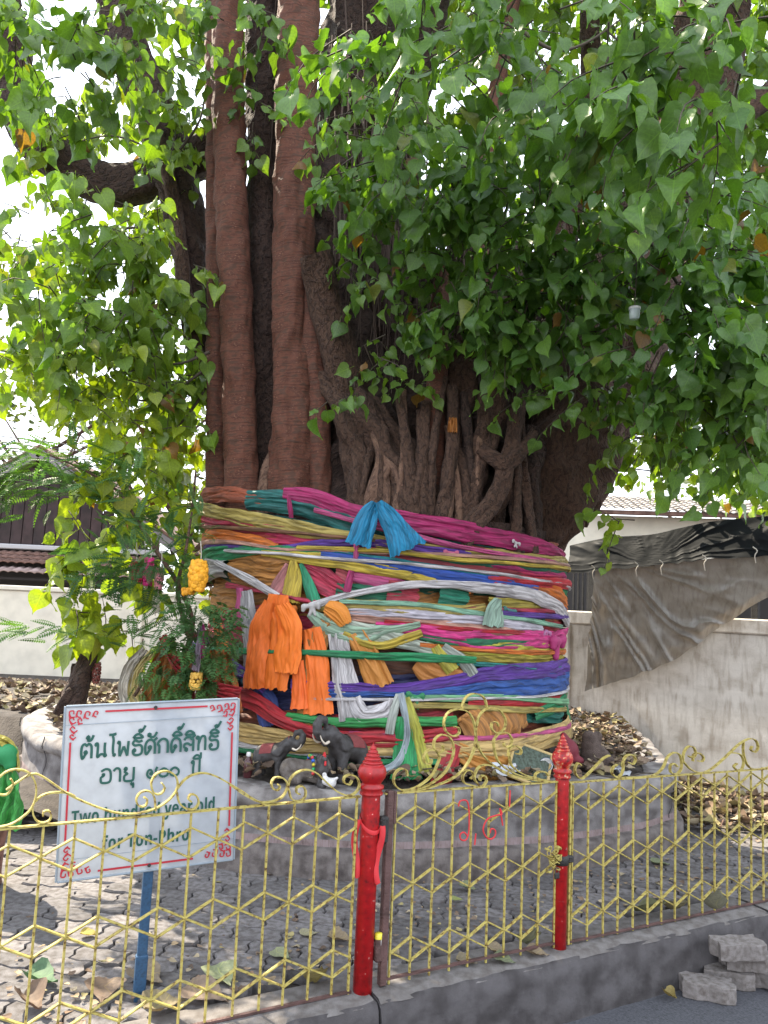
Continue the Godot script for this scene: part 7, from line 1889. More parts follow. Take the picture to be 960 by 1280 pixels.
	o = sash("cloth_tail", "yellow green tail hanging slantwise to the litter", "cloth", "cloth tails hanging on the trunk", lin(0.450, 0.450, 0.060), [Vector3(0.115, 0.925, 0.050), Vector3(0.160, 0.747, 0.080), Vector3(0.210, 0.497, 0.089)], 8.6, 4.0, 1.00, 0.15)
	o = sash("cloth_tail", "bright green gauze tail spread at its hem", "cloth", "cloth tails hanging on the trunk", lin(0.020, 0.330, 0.100), [Vector3(0.110, 0.817, 0.070), Vector3(0.125, 0.650, 0.119), Vector3(0.132, 0.462, 0.167)], 8.2, 6.0, 1.00, 0.30)
	o = sash("cloth_tail", "red tail dropping onto the litter", "cloth", "cloth tails hanging on the trunk", lin(0.460, 0.020, 0.030), [Vector3(0.360, 0.653, 0.050), Vector3(0.316, 0.534, 0.100), Vector3(0.274, 0.418, 0.109)], 7.6, 4.0, 1.00, 0.15)
	o = sash("cloth_tail", "pale green gauze cloth hung over the middle cords", "cloth", "cloth tails hanging on the trunk", lin(0.300, 0.450, 0.360), [Vector3(0.567, 1.547, 0.052), Vector3(0.552, 1.474, 0.115), Vector3(0.542, 1.370, 0.135)], 7.6, 4.0, 1.50, 0.30)
	o = sash("cloth_tail", "yellow tail with frayed end under the bow", "cloth", "cloth tails hanging on the trunk", lin(0.500, 0.450, 0.060), [Vector3(0.248, 1.237, 0.051), Vector3(0.289, 1.169, 0.071), Vector3(0.340, 1.090, 0.081)], 7.6, 3.0, 1.00, 0.15)
	o = sash("cloth_tail", "grey gauze tail under the bow", "cloth", "cloth tails hanging on the trunk", lin(0.400, 0.450, 0.400), [Vector3(0.283, 1.239, 0.051), Vector3(0.379, 1.161, 0.072), Vector3(0.452, 1.062, 0.072)], 7.4, 3.0, 1.00, 0.30)
	o = sash("cloth_tail", "green gauze tail streaming off at the wall side", "cloth", "cloth tails hanging on the trunk", lin(0.040, 0.300, 0.120), [Vector3(1.408, 0.916, 0.070), Vector3(1.404, 0.817, 0.070), Vector3(1.402, 0.680, 0.069)], 7.4, 3.0, 1.00, 0.30)
	o = sash("cloth_tail", "magenta strip dropping from the top edge", "cloth", "cloth tails hanging on the trunk", lin(0.420, 0.020, 0.140), [Vector3(-0.455, 2.140, 0.026), Vector3(-0.453, 2.048, 0.031), Vector3(-0.455, 1.997, 0.026)], 5.0, 2.0, 1.00, 0.15)
	o = sash("cloth_tail", "pink strip hanging below the blue tassel cloth", "cloth", "cloth tails hanging on the trunk", lin(0.580, 0.090, 0.260), [Vector3(-0.133, 1.874, 0.036), Vector3(-0.134, 1.752, 0.036)], 6.4, 2.0, 1.00, 0.15)
	o = sash("cloth_tail", "magenta strip hanging above the straps", "cloth", "cloth tails hanging on the trunk", lin(0.420, 0.020, 0.140), [Vector3(-0.153, 1.680, 0.031), Vector3(-0.170, 1.547, 0.046)], 6.6, 2.0, 1.00, 0.15)
	o = sash("cloth_tail", "rust drape bulging low behind the sign", "cloth", "cloth tails hanging on the trunk", lin(0.360, 0.120, 0.030), [Vector3(-1.381, 0.766, 0.172), Vector3(-1.398, 0.870, 0.254), Vector3(-1.143, 0.858, 0.245), Vector3(-0.828, 0.832, 0.159)], 3.6, 8.0, 1.25, 0.15)
	o = sash("cloth_tail", "dark red drape low behind the sign", "cloth", "cloth tails hanging on the trunk", lin(0.250, 0.015, 0.020), [Vector3(-1.383, 0.653, 0.114), Vector3(-1.410, 0.654, 0.196), Vector3(-0.883, 0.721, 0.181)], 4.2, 7.0, 1.50, 0.15)
	o = sash("cloth_tail", "teal strip hanging low behind the sign", "cloth", "cloth tails hanging on the trunk", lin(0.060, 0.200, 0.240), [Vector3(-1.408, 1.015, 0.041), Vector3(-1.197, 0.896, 0.045), Vector3(-1.069, 0.748, 0.044)], 5.6, 2.0, 1.00, 0.15)
	o = sash("cloth_tail", "dark blue folds beside the lower orange robe", "cloth", "cloth tails hanging on the trunk", lin(0.030, 0.060, 0.250), [Vector3(-0.644, 0.894, 0.125), Vector3(-0.554, 0.813, 0.154), Vector3(-0.515, 0.694, 0.122)], 5.2, 4.0, 1.50, 0.15)
	o = sash("cloth_tail", "frayed ochre strip beside the drape at the foot", "cloth", "cloth tails hanging on the trunk", lin(0.300, 0.160, 0.050), [Vector3(0.028, 0.862, 0.080), Vector3(0.056, 0.743, 0.090)], 5.0, 3.0, 1.00, 0.15)
	o = sash("cloth_tail", "bright blue cloth tied in two lobes at the top of the trunk", "cloth", "cloth tails hanging on the trunk", lin(0.006, 0.240, 0.460), [Vector3(-0.055, 2.099, 0.041), Vector3(-0.084, 2.007, 0.122), Vector3(-0.120, 1.834, 0.163)], 9.4, 4.0, 1.40, 0.15)
	var tassel := o
	put("fold", cloth_mesh([Vector3(-0.040, 2.100, 0.041), Vector3(0.019, 1.988, 0.132), Vector3(0.097, 1.816, 0.193)], 9.6, 4.0, 1.40, noise(1.0, 630)), cloth(lin(0.006, 0.240, 0.460), 0.15), tassel)
	make_bows()

# ------------------------------------------------------------------ offerings
func elephant(called: String, label: String, at: Vector3, size: float, turn: float, mirror: float) -> void:
	var e := thing(called, label, "statue", at, turn, "black elephant statues at the foot of the tree")
	var k := size
	var B := []
	var add := func(a: Vector3, b: Vector3, ra: float, rb: float) -> void:
		B.append([a * k, b * k, ra * k, rb * k])
	add.call(Vector3(-0.3, 0.58, 0), Vector3(0.1, 0.64, 0), 0.25, 0.25)
	add.call(Vector3(-0.38, 0.52, 0), Vector3(-0.36, 0.5, 0), 0.22, 0.22)
	for s in [-1.0, 1.0]:
		add.call(Vector3(0.16, 0.5, 0.13 * s), Vector3(0.2, 0.06, 0.15 * s), 0.125, 0.085)
		add.call(Vector3(0.2, 0.05, 0.15 * s), Vector3(0.22, 0.03, 0.15 * s), 0.1, 0.095)
		add.call(Vector3(-0.4, 0.45, 0.13 * s), Vector3(-0.4, 0.06, 0.15 * s), 0.14, 0.085)
		add.call(Vector3(-0.4, 0.05, 0.15 * s), Vector3(-0.38, 0.03, 0.15 * s), 0.1, 0.095)
		# ear: a fan of thin pads
		for q in 4:
			var a := -0.9 + q * 0.45
			add.call(Vector3(0.34, 0.9, 0.16 * s), Vector3(0.26 + 0.18 * sin(a) - 0.08, 0.78 - 0.16 * cos(a), 0.25 * s), 0.045, 0.026)
	add.call(Vector3(0.2, 0.72, 0), Vector3(0.44, 0.92, 0), 0.2, 0.17)
	add.call(Vector3(0.44, 0.98, 0.05), Vector3(0.44, 0.98, -0.05), 0.12, 0.12)
	add.call(Vector3(0.52, 0.82, 0), Vector3(0.58, 0.76, 0), 0.1, 0.07)
	var tr := [Vector3(0.54, 0.93, 0), Vector3(0.70, 0.92, 0), Vector3(0.80, 1.02, 0), Vector3(0.82, 1.15, 0), Vector3(0.74, 1.25, 0), Vector3(0.62, 1.23, 0), Vector3(0.57, 1.13, 0.01)]
	var tw := [0.115, 0.095, 0.085, 0.075, 0.066, 0.058, 0.045]
	for i in tr.size() - 1:
		add.call(tr[i], tr[i + 1], tw[i], tw[i + 1])
	add.call(Vector3(-0.58, 0.6, 0), Vector3(-0.64, 0.3, 0), 0.03, 0.02)
	var st := new_st()
	nets(st, B, 0.026 * k, 0.07 * k)
	var m := put("body", done(st), M.statue, e)
	for s in [-1.0, 1.0]:
		var tk := new_st()
		tube(tk, [Vector3(0.56, 0.80, 0.09 * s) * k, Vector3(0.68, 0.78, 0.12 * s) * k, Vector3(0.78, 0.86, 0.12 * s) * k, Vector3(0.82, 0.95, 0.11 * s) * k], 0.034 * k, 0.008 * k, 8, 0.02 * k)
		put("tusk", done(tk), M.ivory, e)
		var ey := new_st()
		lathe(ey, [Vector2(0, -0.014 * k), Vector2(0.012 * k, -0.006 * k), Vector2(0.014 * k, 0.004 * k), Vector2(0, 0.014 * k)], 8, Vector3(0.53, 0.96, 0.125 * s) * k)
		put("eye", done(ey), M.ivory, e)
	# saddle cloth
	var rows := []
	for i in 11:
		var x := -0.36 + 0.36 * i / 10.0
		var row := PackedVector3Array()
		for j in 19:
			var a := deg_to_rad(-82 + 164.0 * j / 18.0)
			var c := Vector3(x, 0.58 + (x + 0.3) * 0.15, 0)
			row.append((c + Vector3(0, cos(a), sin(a)) * (0.268 + 0.005 * sin(j * 2.1 + i))) * k)
		rows.append(row)
	var bl := new_st()
	loft(bl, rows)
	put("saddle_cloth", done(bl), M.blanket, e)
	var hb := new_st()
	var hr := []
	for i in 13:
		var a := deg_to_rad(-75 + 150.0 * i / 12.0)
		var d := Vector3(0, cos(a), sin(a))
		hr.append(PackedVector3Array([(Vector3(0.40, 0.93, 0) + d * 0.185) * k, (Vector3(0.45, 0.95, 0) + d * 0.185) * k]))
	loft(hb, hr)
	put("headband", done(hb), M.blanket, e)

func blob_thing(called: String, label: String, cat: String, at: Vector3, turn: float, m: Material, bones: Array, cell: float, k: float, part := "body") -> Node3D:
	var o := thing(called, label, cat, at, turn)
	var st := new_st()
	nets(st, bones, cell, k)
	put(part, done(st), m, o)
	return o

func make_offerings() -> void:
	elephant("elephant_statue", "black elephant statue with patterned saddle cloth, beside the dark bottle", Vector3(-0.58, 0.455, -4.66), 0.21, deg_to_rad(-14), 1.0)
	elephant("elephant_statue", "bigger black elephant statue with trunk curled high, nearer the red post", Vector3(-0.17, 0.455, -4.68), 0.285, deg_to_rad(228), 1.0)
	# bottle
	var b := thing("bottle", "small dark brown bottle with pale cap on the planter rim", "bottle", Vector3(-0.72, 0.452, -4.60))
	var st := new_st()
	lathe(st, [Vector2(0, 0), Vector2(0.024, 0.0), Vector2(0.026, 0.006), Vector2(0.026, 0.085), Vector2(0.02, 0.1), Vector2(0.011, 0.108), Vector2(0.011, 0.125)], 18)
	put("body", done(st), M.bottle, b)
	var cp := new_st()
	lathe(cp, [Vector2(0.013, 0.12), Vector2(0.014, 0.124), Vector2(0.013, 0.142), Vector2(0.0, 0.144)], 14)
	put("cap", done(cp), M.white, b)
	# reclining stone figure with bead collar
	var f := blob_thing("stone_figure", "weathered stone animal figure with bright bead collar between the elephants", "figurine", Vector3(-0.40, 0.452, -4.56), 0.2, M.stone,
		[[Vector3(-0.07, 0.07, 0), Vector3(0.05, 0.06, 0), 0.062, 0.055], [Vector3(0.06, 0.08, 0), Vector3(0.12, 0.10, 0.01), 0.042, 0.034], [Vector3(0.12, 0.1, 0.01), Vector3(0.15, 0.07, 0.015), 0.026, 0.018], [Vector3(-0.08, 0.03, 0.04), Vector3(-0.03, 0.02, 0.06), 0.03, 0.022], [Vector3(0.05, 0.03, 0.03), Vector3(0.09, 0.015, 0.05), 0.026, 0.02], [Vector3(0.1, 0.13, 0.03), Vector3(0.095, 0.15, 0.04), 0.012, 0.006], [Vector3(0.1, 0.13, -0.02), Vector3(0.095, 0.15, -0.03), 0.012, 0.006]], 0.007, 0.02)
	var bead := new_st()
	lathe(bead, [Vector2(0, -0.011), Vector2(0.008, -0.007), Vector2(0.011, 0), Vector2(0.008, 0.007), Vector2(0, 0.011)], 8)
	var bm := done(bead)
	var bc := [lin(0.02, 0.3, 0.08), lin(0.5, 0.4, 0.02), lin(0.02, 0.1, 0.45), lin(0.5, 0.04, 0.04)]
	for i in 16:
		var a := TAU * i / 16.0
		put("bead", bm, mat(bc[i % 4], 0.35), f, Transform3D(Basis.IDENTITY, Vector3(0.045 + 0.01 * cos(a), 0.082 + 0.062 * sin(a), 0.062 * cos(a))))
	# rooster
	var r := blob_thing("rooster_figurine", "dark rooster figurine with a red comb before the bigger elephant", "figurine", Vector3(-0.285, 0.452, -4.50), -1.2, M.statue,
		[[Vector3(-0.02, 0.07, 0), Vector3(0.025, 0.085, 0), 0.036, 0.03], [Vector3(0.025, 0.09, 0), Vector3(0.035, 0.15, 0), 0.024, 0.018], [Vector3(0.035, 0.15, 0), Vector3(0.06, 0.148, 0), 0.014, 0.005], [Vector3(-0.03, 0.08, 0), Vector3(-0.07, 0.14, 0), 0.026, 0.014], [Vector3(-0.07, 0.14, 0), Vector3(-0.09, 0.1, 0), 0.014, 0.008], [Vector3(0, 0.05, 0.014), Vector3(0.005, 0.0, 0.016), 0.009, 0.008], [Vector3(0, 0.05, -0.014), Vector3(0.005, 0.0, -0.016), 0.009, 0.008], [Vector3(-0.02, 0.004, 0), Vector3(0.03, 0.004, 0), 0.022, 0.022]], 0.006, 0.014)
	var cb := new_st()
	nets(cb, [[Vector3(0.02, 0.166, 0), Vector3(0.03, 0.184, 0), 0.008, 0.004], [Vector3(0.032, 0.166, 0), Vector3(0.04, 0.186, 0), 0.008, 0.004], [Vector3(0.044, 0.164, 0), Vector3(0.05, 0.178, 0), 0.007, 0.004], [Vector3(0.056, 0.14, 0), Vector3(0.056, 0.122, 0), 0.006, 0.007]], 0.003, 0.006)
	put("comb", done(cb), M.ribbon, r)
	blob_thing("white_hen_figurine", "small white hen figurine in front of the bigger elephant's feet", "figurine", Vector3(-0.24, 0.452, -4.44), 2.6, M.white,
		[[Vector3(-0.02, 0.03, 0), Vector3(0.02, 0.034, 0), 0.026, 0.022], [Vector3(0.02, 0.04, 0), Vector3(0.034, 0.072, 0), 0.014, 0.012], [Vector3(0.034, 0.074, 0), Vector3(0.05, 0.07, 0), 0.008, 0.003], [Vector3(-0.025, 0.04, 0), Vector3(-0.055, 0.062, 0), 0.016, 0.007]], 0.004, 0.01)
	blob_thing("brown_sack", "crumpled dark brown sack slumped on the litter by the wall", "sack", Vector3(1.50, 0.43, -5.35), 0.3, M.sack,
		[[Vector3(-0.02, 0.07, 0), Vector3(0.02, 0.08, 0.02), 0.085, 0.08], [Vector3(-0.03, 0.12, 0), Vector3(-0.05, 0.22, 0.0), 0.07, 0.045], [Vector3(0.0, 0.18, -0.01), Vector3(0.02, 0.23, 0), 0.05, 0.03], [Vector3(0.05, 0.05, 0.03), Vector3(0.13, 0.03, 0.02), 0.06, 0.04], [Vector3(0.02, 0.1, 0.05), Vector3(0.08, 0.07, 0.06), 0.04, 0.03], [Vector3(-0.09, 0.03, 0.02), Vector3(-0.03, 0.03, 0.08), 0.04, 0.04]], 0.011, 0.022)
	blob_thing("maroon_bag", "maroon cloth bag tucked under the yellow sash at the wall side", "bag", Vector3(1.25, 0.50, -5.20), 0.0, cloth(lin(0.20, 0.012, 0.03)),
		[[Vector3(0, 0.04, 0), Vector3(0.03, 0.08, 0), 0.07, 0.07], [Vector3(0.03, 0.1, 0), Vector3(0.0, 0.17, 0), 0.05, 0.025], [Vector3(0.05, 0.03, 0.02), Vector3(0.1, 0.02, 0.03), 0.04, 0.03]], 0.01, 0.02)
	# picture frame leaning in the litter
	var p := thing("picture_frame", "gilt picture frame with a dark print leaning among the litter", "picture", Vector3(0.97, 0.47, -4.88), 0.15)
	var pf := Transform3D(Basis.from_euler(Vector3(-0.95, 0.1, -0.5)), Vector3(0, 0.07, 0))
	var fr := new_st()
	for q in [[Vector3(0.26, 0.018, 0.02), Vector3(0, 0.15, 0)], [Vector3(0.26, 0.018, 0.02), Vector3(0, -0.15, 0)], [Vector3(0.018, 0.282, 0.02), Vector3(0.121, 0, 0)], [Vector3(0.018, 0.282, 0.02), Vector3(-0.121, 0, 0)]]:
		box(fr, q[0], pf * Transform3D(Basis.IDENTITY, q[1]), 0.004)
	put("frame", done(fr), mat(lin(0.42, 0.3, 0.12), 0.45), p)
	var pr := new_st()
	box(pr, Vector3(0.225, 0.282, 0.006), pf, 0.001)
	put("print", done(pr), M.print, p)
	# bowls and papers
	for q in [[Vector3(1.09, 0.52, -4.92), 0.045, "white enamel bowl lying tipped beside the gilt picture frame", 0.7], [Vector3(1.16, 0.50, -4.98), 0.03, "tiny white cup with blue rim beside the maroon bag", -0.4]]:
		var w := thing("bowl", q[2], "bowl", q[0])
		w.rotation = Vector3(0.8, 0.2, q[3])
		var s := new_st()
		var rr: float = q[1]
		lathe(s, [Vector2(0, 0), Vector2(rr * 0.5, 0), Vector2(rr * 0.9, rr * 0.5), Vector2(rr, rr), Vector2(rr * 0.94, rr), Vector2(rr * 0.82, rr * 0.5), Vector2(0, rr * 0.12)], 20)
		put("body", done(s), M.white, w)
		var rim := new_st()
		lathe(rim, [Vector2(rr * 0.95, rr * 1.005), Vector2(rr * 1.02, rr * 1.01), Vector2(rr * 1.02, rr * 0.95)], 20)
		put("rim", done(rim), M.blue, w)
	for q in [[Vector3(0.80, 0.52, -4.80), 0.3, "folded white paper sheet under the ochre cloth fan"], [Vector3(1.62, 0.46, -5.15), 1.2, "scrap of newspaper on the planter rim below the sack"]]:
		var s := new_st()
		var rows := []
		for i in 8:
			var row := PackedVector3Array()
			for j in 8:
				row.append(Vector3(-0.08 + 0.16 * j / 7.0, 0.012 * sin(i * 1.3 + j * 0.8) + 0.03 * absf(j / 7.0 - 0.5), -0.05 + 0.1 * i / 7.0))
			rows.append(row)
		loft(s, rows)
		var o := put("paper", done(s), M.paper, null, Transform3D(Basis(Vector3.UP, q[1]) * Basis(Vector3(1, 0, 0), 0.4), q[0]))
		tag(o, q[2], "paper")

# ------------------------------------------------------------------ litter
func dry_color() -> Color:
	var a := [Color(0.33, 0.24, 0.14), Color(0.22, 0.14, 0.085), Color(0.42, 0.34, 0.22), Color(0.14, 0.09, 0.06), Color(0.36, 0.30, 0.13), Color(0.28, 0.2, 0.14)]
	var c: Color = a[rng.randi() % a.size()]
	return c * rng.randf_range(0.75, 1.15)

func curled_leaf(s: int, curl: float) -> ArrayMesh:
	# a dry heart leaf lying down: long axis z, curled up at the rim
	var ys := [0.0, 0.12, 0.28, 0.45, 0.62, 0.76, 0.88, 1.0]
	var ws := [0.20, 0.40, 0.47, 0.40, 0.27, 0.13, 0.05, 0.005]
	var r := RandomNumberGenerator.new()
	r.seed = s
	var rows := []
	for i in ys.size():
		var row := PackedVector3Array()
		for j in 7:
			var v := j / 3.0 - 1.0
			var w: float = ws[i] * (1.0 + r.randf_range(-0.08, 0.08))
			var h := curl * (v * v * w * 1.1 + pow(ys[i] - 0.5, 2.0) * 0.5) + r.randf_range(-0.05, 0.05) * (0.4 + curl)
			row.append(Vector3(v * w, h, ys[i] - 0.5))
		rows.append(row)
	var st := new_st()
	loft(st, rows)
	return done(st)

func scatter(called: String, meshes: Array, spots: Array, smin: float, smax: float, tilt: float, green := 0.0) -> void:
	var m := MultiMesh.new()
	m.transform_format = MultiMesh.TRANSFORM_3D
	m.use_colors = true
	m.mesh = meshes[0]
	m.instance_count = spots.size()
	for i in spots.size():
		var b := Basis(Vector3.UP, rng.randf() * TAU) * Basis(Vector3(1, 0, 0), rng.randf_range(-tilt, tilt)) * Basis(Vector3(0, 0, 1), rng.randf_range(-tilt, tilt))
		m.set_instance_transform(i, Transform3D(b.scaled_local(Vector3.ONE * rng.randf_range(smin, smax)), spots[i]))
		m.set_instance_color(i, dry_color() * 0.7)
	var o := MultiMeshInstance3D.new()
	o.name = numbered(called)
	o.multimesh = m
	o.material_override = M.dry_plain
	add_child(o)
	stuff(o)

func make_litter() -> void:
	var inner := PackedVector2Array()
	for p in planter_plan:
		inner.append(p.lerp(Vector2(0.0, -6.6), 0.05))
	var sp := []
	while sp.size() < 3800:
		var p := Vector2(rng.randf_range(-3.2, 3.0), rng.randf_range(-8.5, -4.2))
		if not in_poly(p, inner):
			continue
		var e := Vector2((p.x - 0.12) / 1.34, (p.y + 5.85) / 0.92)
		if e.length() < 1.0:
			continue
		sp.append(Vector3(p.x, 0.50 + rng.randf_range(-0.03, 0.035), p.y))
	scatter("leaf_litter", [curled_leaf(11, 0.5)], sp, 0.03, 0.09, 0.6)
	var s2 := []
	for i in 2600:
		s2.append(Vector3(rng.randf_range(-7.0, -1.4), 0.0, rng.randf_range(-11.8, -6.9)))
	for i in s2.size():
		s2[i].y = mound_y(s2[i].x, s2[i].z) + rng.randf_range(0.0, 0.04)
	scatter("mound_litter", [curled_leaf(12, 0.4)], s2, 0.06, 0.14, 0.6)
	# small rubbish along the paving and the kerb
	var s3 := []
	for i in 620:
		var s := rng.randf_range(-2.0, 3.4)
		var d := -0.17 - absf(rng.randfn(0.0, 0.5))
		var q := F0 + FU * s + FN * d
		if in_poly(Vector2(q.x, q.z), planter_plan):
			continue
		s3.append(q + Vector3(0, 0.008, 0))
	scatter("paving_crumbs", [curled_leaf(13, 0.3)], s3, 0.008, 0.040, 0.25)
	# dirt and branches beyond the planter's corner
	var s4 := []
	for i in 900:
		s4.append(Vector3(rng.randf_range(2.2, 4.2), 0.02 + rng.randf_range(0, 0.06), rng.randf_range(-6.9, -5.5)))
	scatter("yard_litter", [curled_leaf(14, 0.5)], s4, 0.04, 0.12, 0.6)
	# loose twigs on the litter
	for q in 14:
		var st := new_st()
		var a := Vector3(rng.randf_range(2.0, 3.4), rng.randf_range(0.05, 0.10), rng.randf_range(-6.4, -5.6)) if q < 9 else Vector3(rng.randf_range(-0.9, 1.6), 0.52, rng.randf_range(-4.75, -4.6))
		var d := Vector3(rng.randf_range(-1, 1), rng.randf_range(-0.05, 0.15), rng.randf_range(-0.3, 0.3)).normalized() * rng.randf_range(0.15, 0.5)
		tube(st, [a, a + d * 0.5 + Vector3(0, 0.03, 0.02), a + d], 0.010 if q < 9 else 0.004, 0.004 if q < 9 else 0.002, 6, 0.05)
		tag(put("fallen_branch" if q < 9 else "fallen_twig", done(st), M.bark_pale if q < 9 else M.twig), "dry pale branch among the litter beyond the planter corner" if q < 9 else "thin dry twig lying in the leaf litter on the planter", "branch" if q < 9 else "twig", "dead branches beyond the planter" if q < 9 else "dry twigs on the planter")

func mound_y(x: float, z: float) -> float:
	# ground rises a little between the planter and the white wall
	return 0.36 * smoothstep(-12.6, -8.0, z) * smoothstep(-1.0, -2.2, x) + 0.02

func lying_leaf(label: String, at: Vector3, l: float, turn: float, c: Color, curl: float, tilt := 0.05) -> void:
	var m := mat(c.linear_to_srgb(), 0.75)
	m.albedo_texture = tx.leaf
	m.uv1_scale = Vector3(1.0, 1.0, 1)
	m.backlight_enabled = true
	m.backlight = Color(c.r, c.g, c.b).linear_to_srgb()
	var mesh := curled_leaf(int(at.x * 1000) + 7, curl)
	var o := put("fallen_leaf", mesh, m, null, Transform3D((Basis(Vector3.UP, turn) * Basis(Vector3(1, 0, 0), tilt)).scaled_local(Vector3.ONE * l), at))
	tag(o, label, "leaf", "big dry leaves fallen along the fence")

# ------------------------------------------------------------------ surroundings
func make_walls() -> void:
	# long cream wall far behind
	var w := thing("cream_wall", "low smooth cream wall behind the leaf mound and wooden house", "wall")
	var st := new_st()
	box(st, Vector3(16, 1.46, 0.16), Transform3D(Basis.IDENTITY, Vector3(-9.0, 0.67, -13.08)), 0.01)
	put("panel", done(st), M.wall_clean, w)
	var cp := new_st()
	box(cp, Vector3(16.1, 0.08, 0.24), Transform3D(Basis.IDENTITY, Vector3(-9.0, 1.442, -13.08)), 0.012)
	put("coping", done(cp), M.wall_clean, w)
	for x in [-6.6, -4.05]:
		var pl := new_st()
		box(pl, Vector3(0.22, 1.40, 0.06), Transform3D(Basis.IDENTITY, Vector3(x, 0.69, -12.97)), 0.01)
		put("pier", done(pl), M.wall_clean, w)
	# mound of earth in front of it
	var mr := []
	for i in 40:
		var row := PackedVector3Array()
		for j in 40:
			var x := -9.0 + 8.0 * j / 39.0
			var z := -13.0 + 8.2 * i / 39.0
			var inside := in_poly(Vector2(x, z), planter_plan)
			row.append(Vector3(x, mound_y(x, z) * (0.3 if inside else 1.0) - (0.2 if z > -6.6 else 0.0), z))
		mr.append(row)
	var mo := new_st()
	loft(mo, mr)
	structure(put("earth_mound", done(mo), M.soil))
	# weathered wall beyond the fence
	var A := Vector3(0.9, 0, -8.82)
	var B := Vector3(5.2, 0, -4.66)
	var d := (B - A).normalized()
	var nn := Vector3(-d.z, 0, d.x)
	var fr := Transform3D(Basis(d, Vector3.UP, nn), (A + B) / 2.0)
	var ww := thing("weathered_wall", "rain-streaked plaster wall behind the fence, half hidden by a tarpaulin", "wall")
	ww.transform = fr
	var l := A.distance_to(B)
	var s2 := new_st()
	box(s2, Vector3(l, 1.40, 0.14), Transform3D(Basis.IDENTITY, Vector3(0, 0.66, -0.08)), 0.01)
	put("panel", done(s2), M.wall, ww)
	var s3 := new_st()
	box(s3, Vector3(l + 0.02, 0.13, 0.2), Transform3D(Basis.IDENTITY, Vector3(0, 1.425, -0.08)), 0.012)
	put("coping", done(s3), M.wall, ww)
	var s4 := new_st()
	box(s4, Vector3(0.24, 1.352, 0.05), Transform3D(Basis.IDENTITY, Vector3(-1.68, 0.676, 0.008)), 0.008)
	put("pier", done(s4), M.wall, ww)
	tarp("draped_tarpaulin", "dirty grey brown plastic tarpaulin draped over the weathered wall", "tarpaulin", M.tarp, fr, [Vector3(-1.129, 1.895, 0.300), Vector3(-0.759, 1.911, 0.300), Vector3(-0.465, 1.947, 0.300), Vector3(-0.037, 1.987, 0.300), Vector3(0.412, 2.037, 0.300), Vector3(0.876, 2.081, 0.300)], [Vector3(-1.331, 0.720, 0.100), Vector3(-1.155, 0.785, 0.100), Vector3(-0.967, 0.864, 0.100), Vector3(-0.755, 0.944, 0.100), Vector3(-0.551, 1.049, 0.100), Vector3(-0.368, 1.149, 0.100), Vector3(-0.212, 1.265, 0.100), Vector3(-0.088, 1.363, 0.100), Vector3(0.027, 1.458, 0.100), Vector3(0.345, 1.666, 0.100), Vector3(0.824, 1.889, 0.100)], 0.065, 1, Vector2(-1.32, 2.15))
	tarp("awning_sheet", "black plastic awning sheet sloping over the weathered wall", "awning", M.tarp_dark, fr, [Vector3(-1.466, 2.130, 0.200), Vector3(-1.054, 2.199, 0.200), Vector3(-0.624, 2.219, 0.200), Vector3(-0.356, 2.269, 0.200), Vector3(-0.074, 2.316, 0.200), Vector3(0.384, 2.345, 0.200), Vector3(0.857, 2.355, 0.200)], [Vector3(-1.397, 1.852, 0.340), Vector3(-0.977, 1.885, 0.340), Vector3(-0.447, 1.930, 0.340), Vector3(-0.089, 1.971, 0.340), Vector3(0.424, 2.014, 0.340), Vector3(0.886, 2.066, 0.340)], 0.03, 2, Vector2(-0.59, 1.94))
	var ti := thing("cord_tie", "knotted white cords tying the black awning to the tarpaulin", "cords")
	for p in [Vector3(1.994, 1.883, -7.261), Vector3(2.303, 1.914, -6.962), Vector3(2.469, 1.929, -6.801), Vector3(2.741, 1.970, -6.538), Vector3(3.034, 2.033, -6.254)]:
		var tq := new_st()
		tube(tq, [p + Vector3(-0.02, 0.04, 0.01), p + Vector3(0.012, 0.01, 0.02), p + Vector3(-0.008, -0.03, 0.02), p + Vector3(0.004, -0.09, 0.01)], 0.006, 0.004, 5, 0.02)
		put("cord", done(tq), M.string, ti)
	var aw := thing("awning_support", "dark steel frame carrying the black awning behind the wall", "frame")
	aw.transform = fr
	for x in [-1.48, 0.12, 2.9]:
		var ps := new_st()
		box(ps, Vector3(0.06, 2.0, 0.06), Transform3D(Basis.IDENTITY, Vector3(x, 1.0, -0.28)), 0.004)
		put("post", done(ps), M.black_iron, aw)
	var rl := new_st()
	box(rl, Vector3(5.4, 0.05, 0.05), Transform3D(Basis.IDENTITY, Vector3(0.8, 1.98, -0.28)), 0.004)
	put("rail", done(rl), M.black_iron, aw)
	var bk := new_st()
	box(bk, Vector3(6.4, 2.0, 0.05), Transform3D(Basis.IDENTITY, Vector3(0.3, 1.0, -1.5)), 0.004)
	put("added_shade_panel", done(bk), M.dark_void, aw)  # dark sheet added in place of the unlit space behind the wall
	for k in 7:
		var bt := new_st()
		box(bt, Vector3(0.02, 0.5, 0.02), Transform3D(Basis.IDENTITY, Vector3(-1.73 + 0.055 * k, 1.72, -0.35)), 0.002)
		put("rod", done(bt), M.black_iron, aw)
	tag(put("crate", box_mesh(Vector3(0.3, 0.2, 0.2), 0.01), M.blue, null, fr * Transform3D(Basis.IDENTITY, Vector3(1.28, 1.58, -0.1))), "blue plastic crate standing on the weathered wall", "crate")

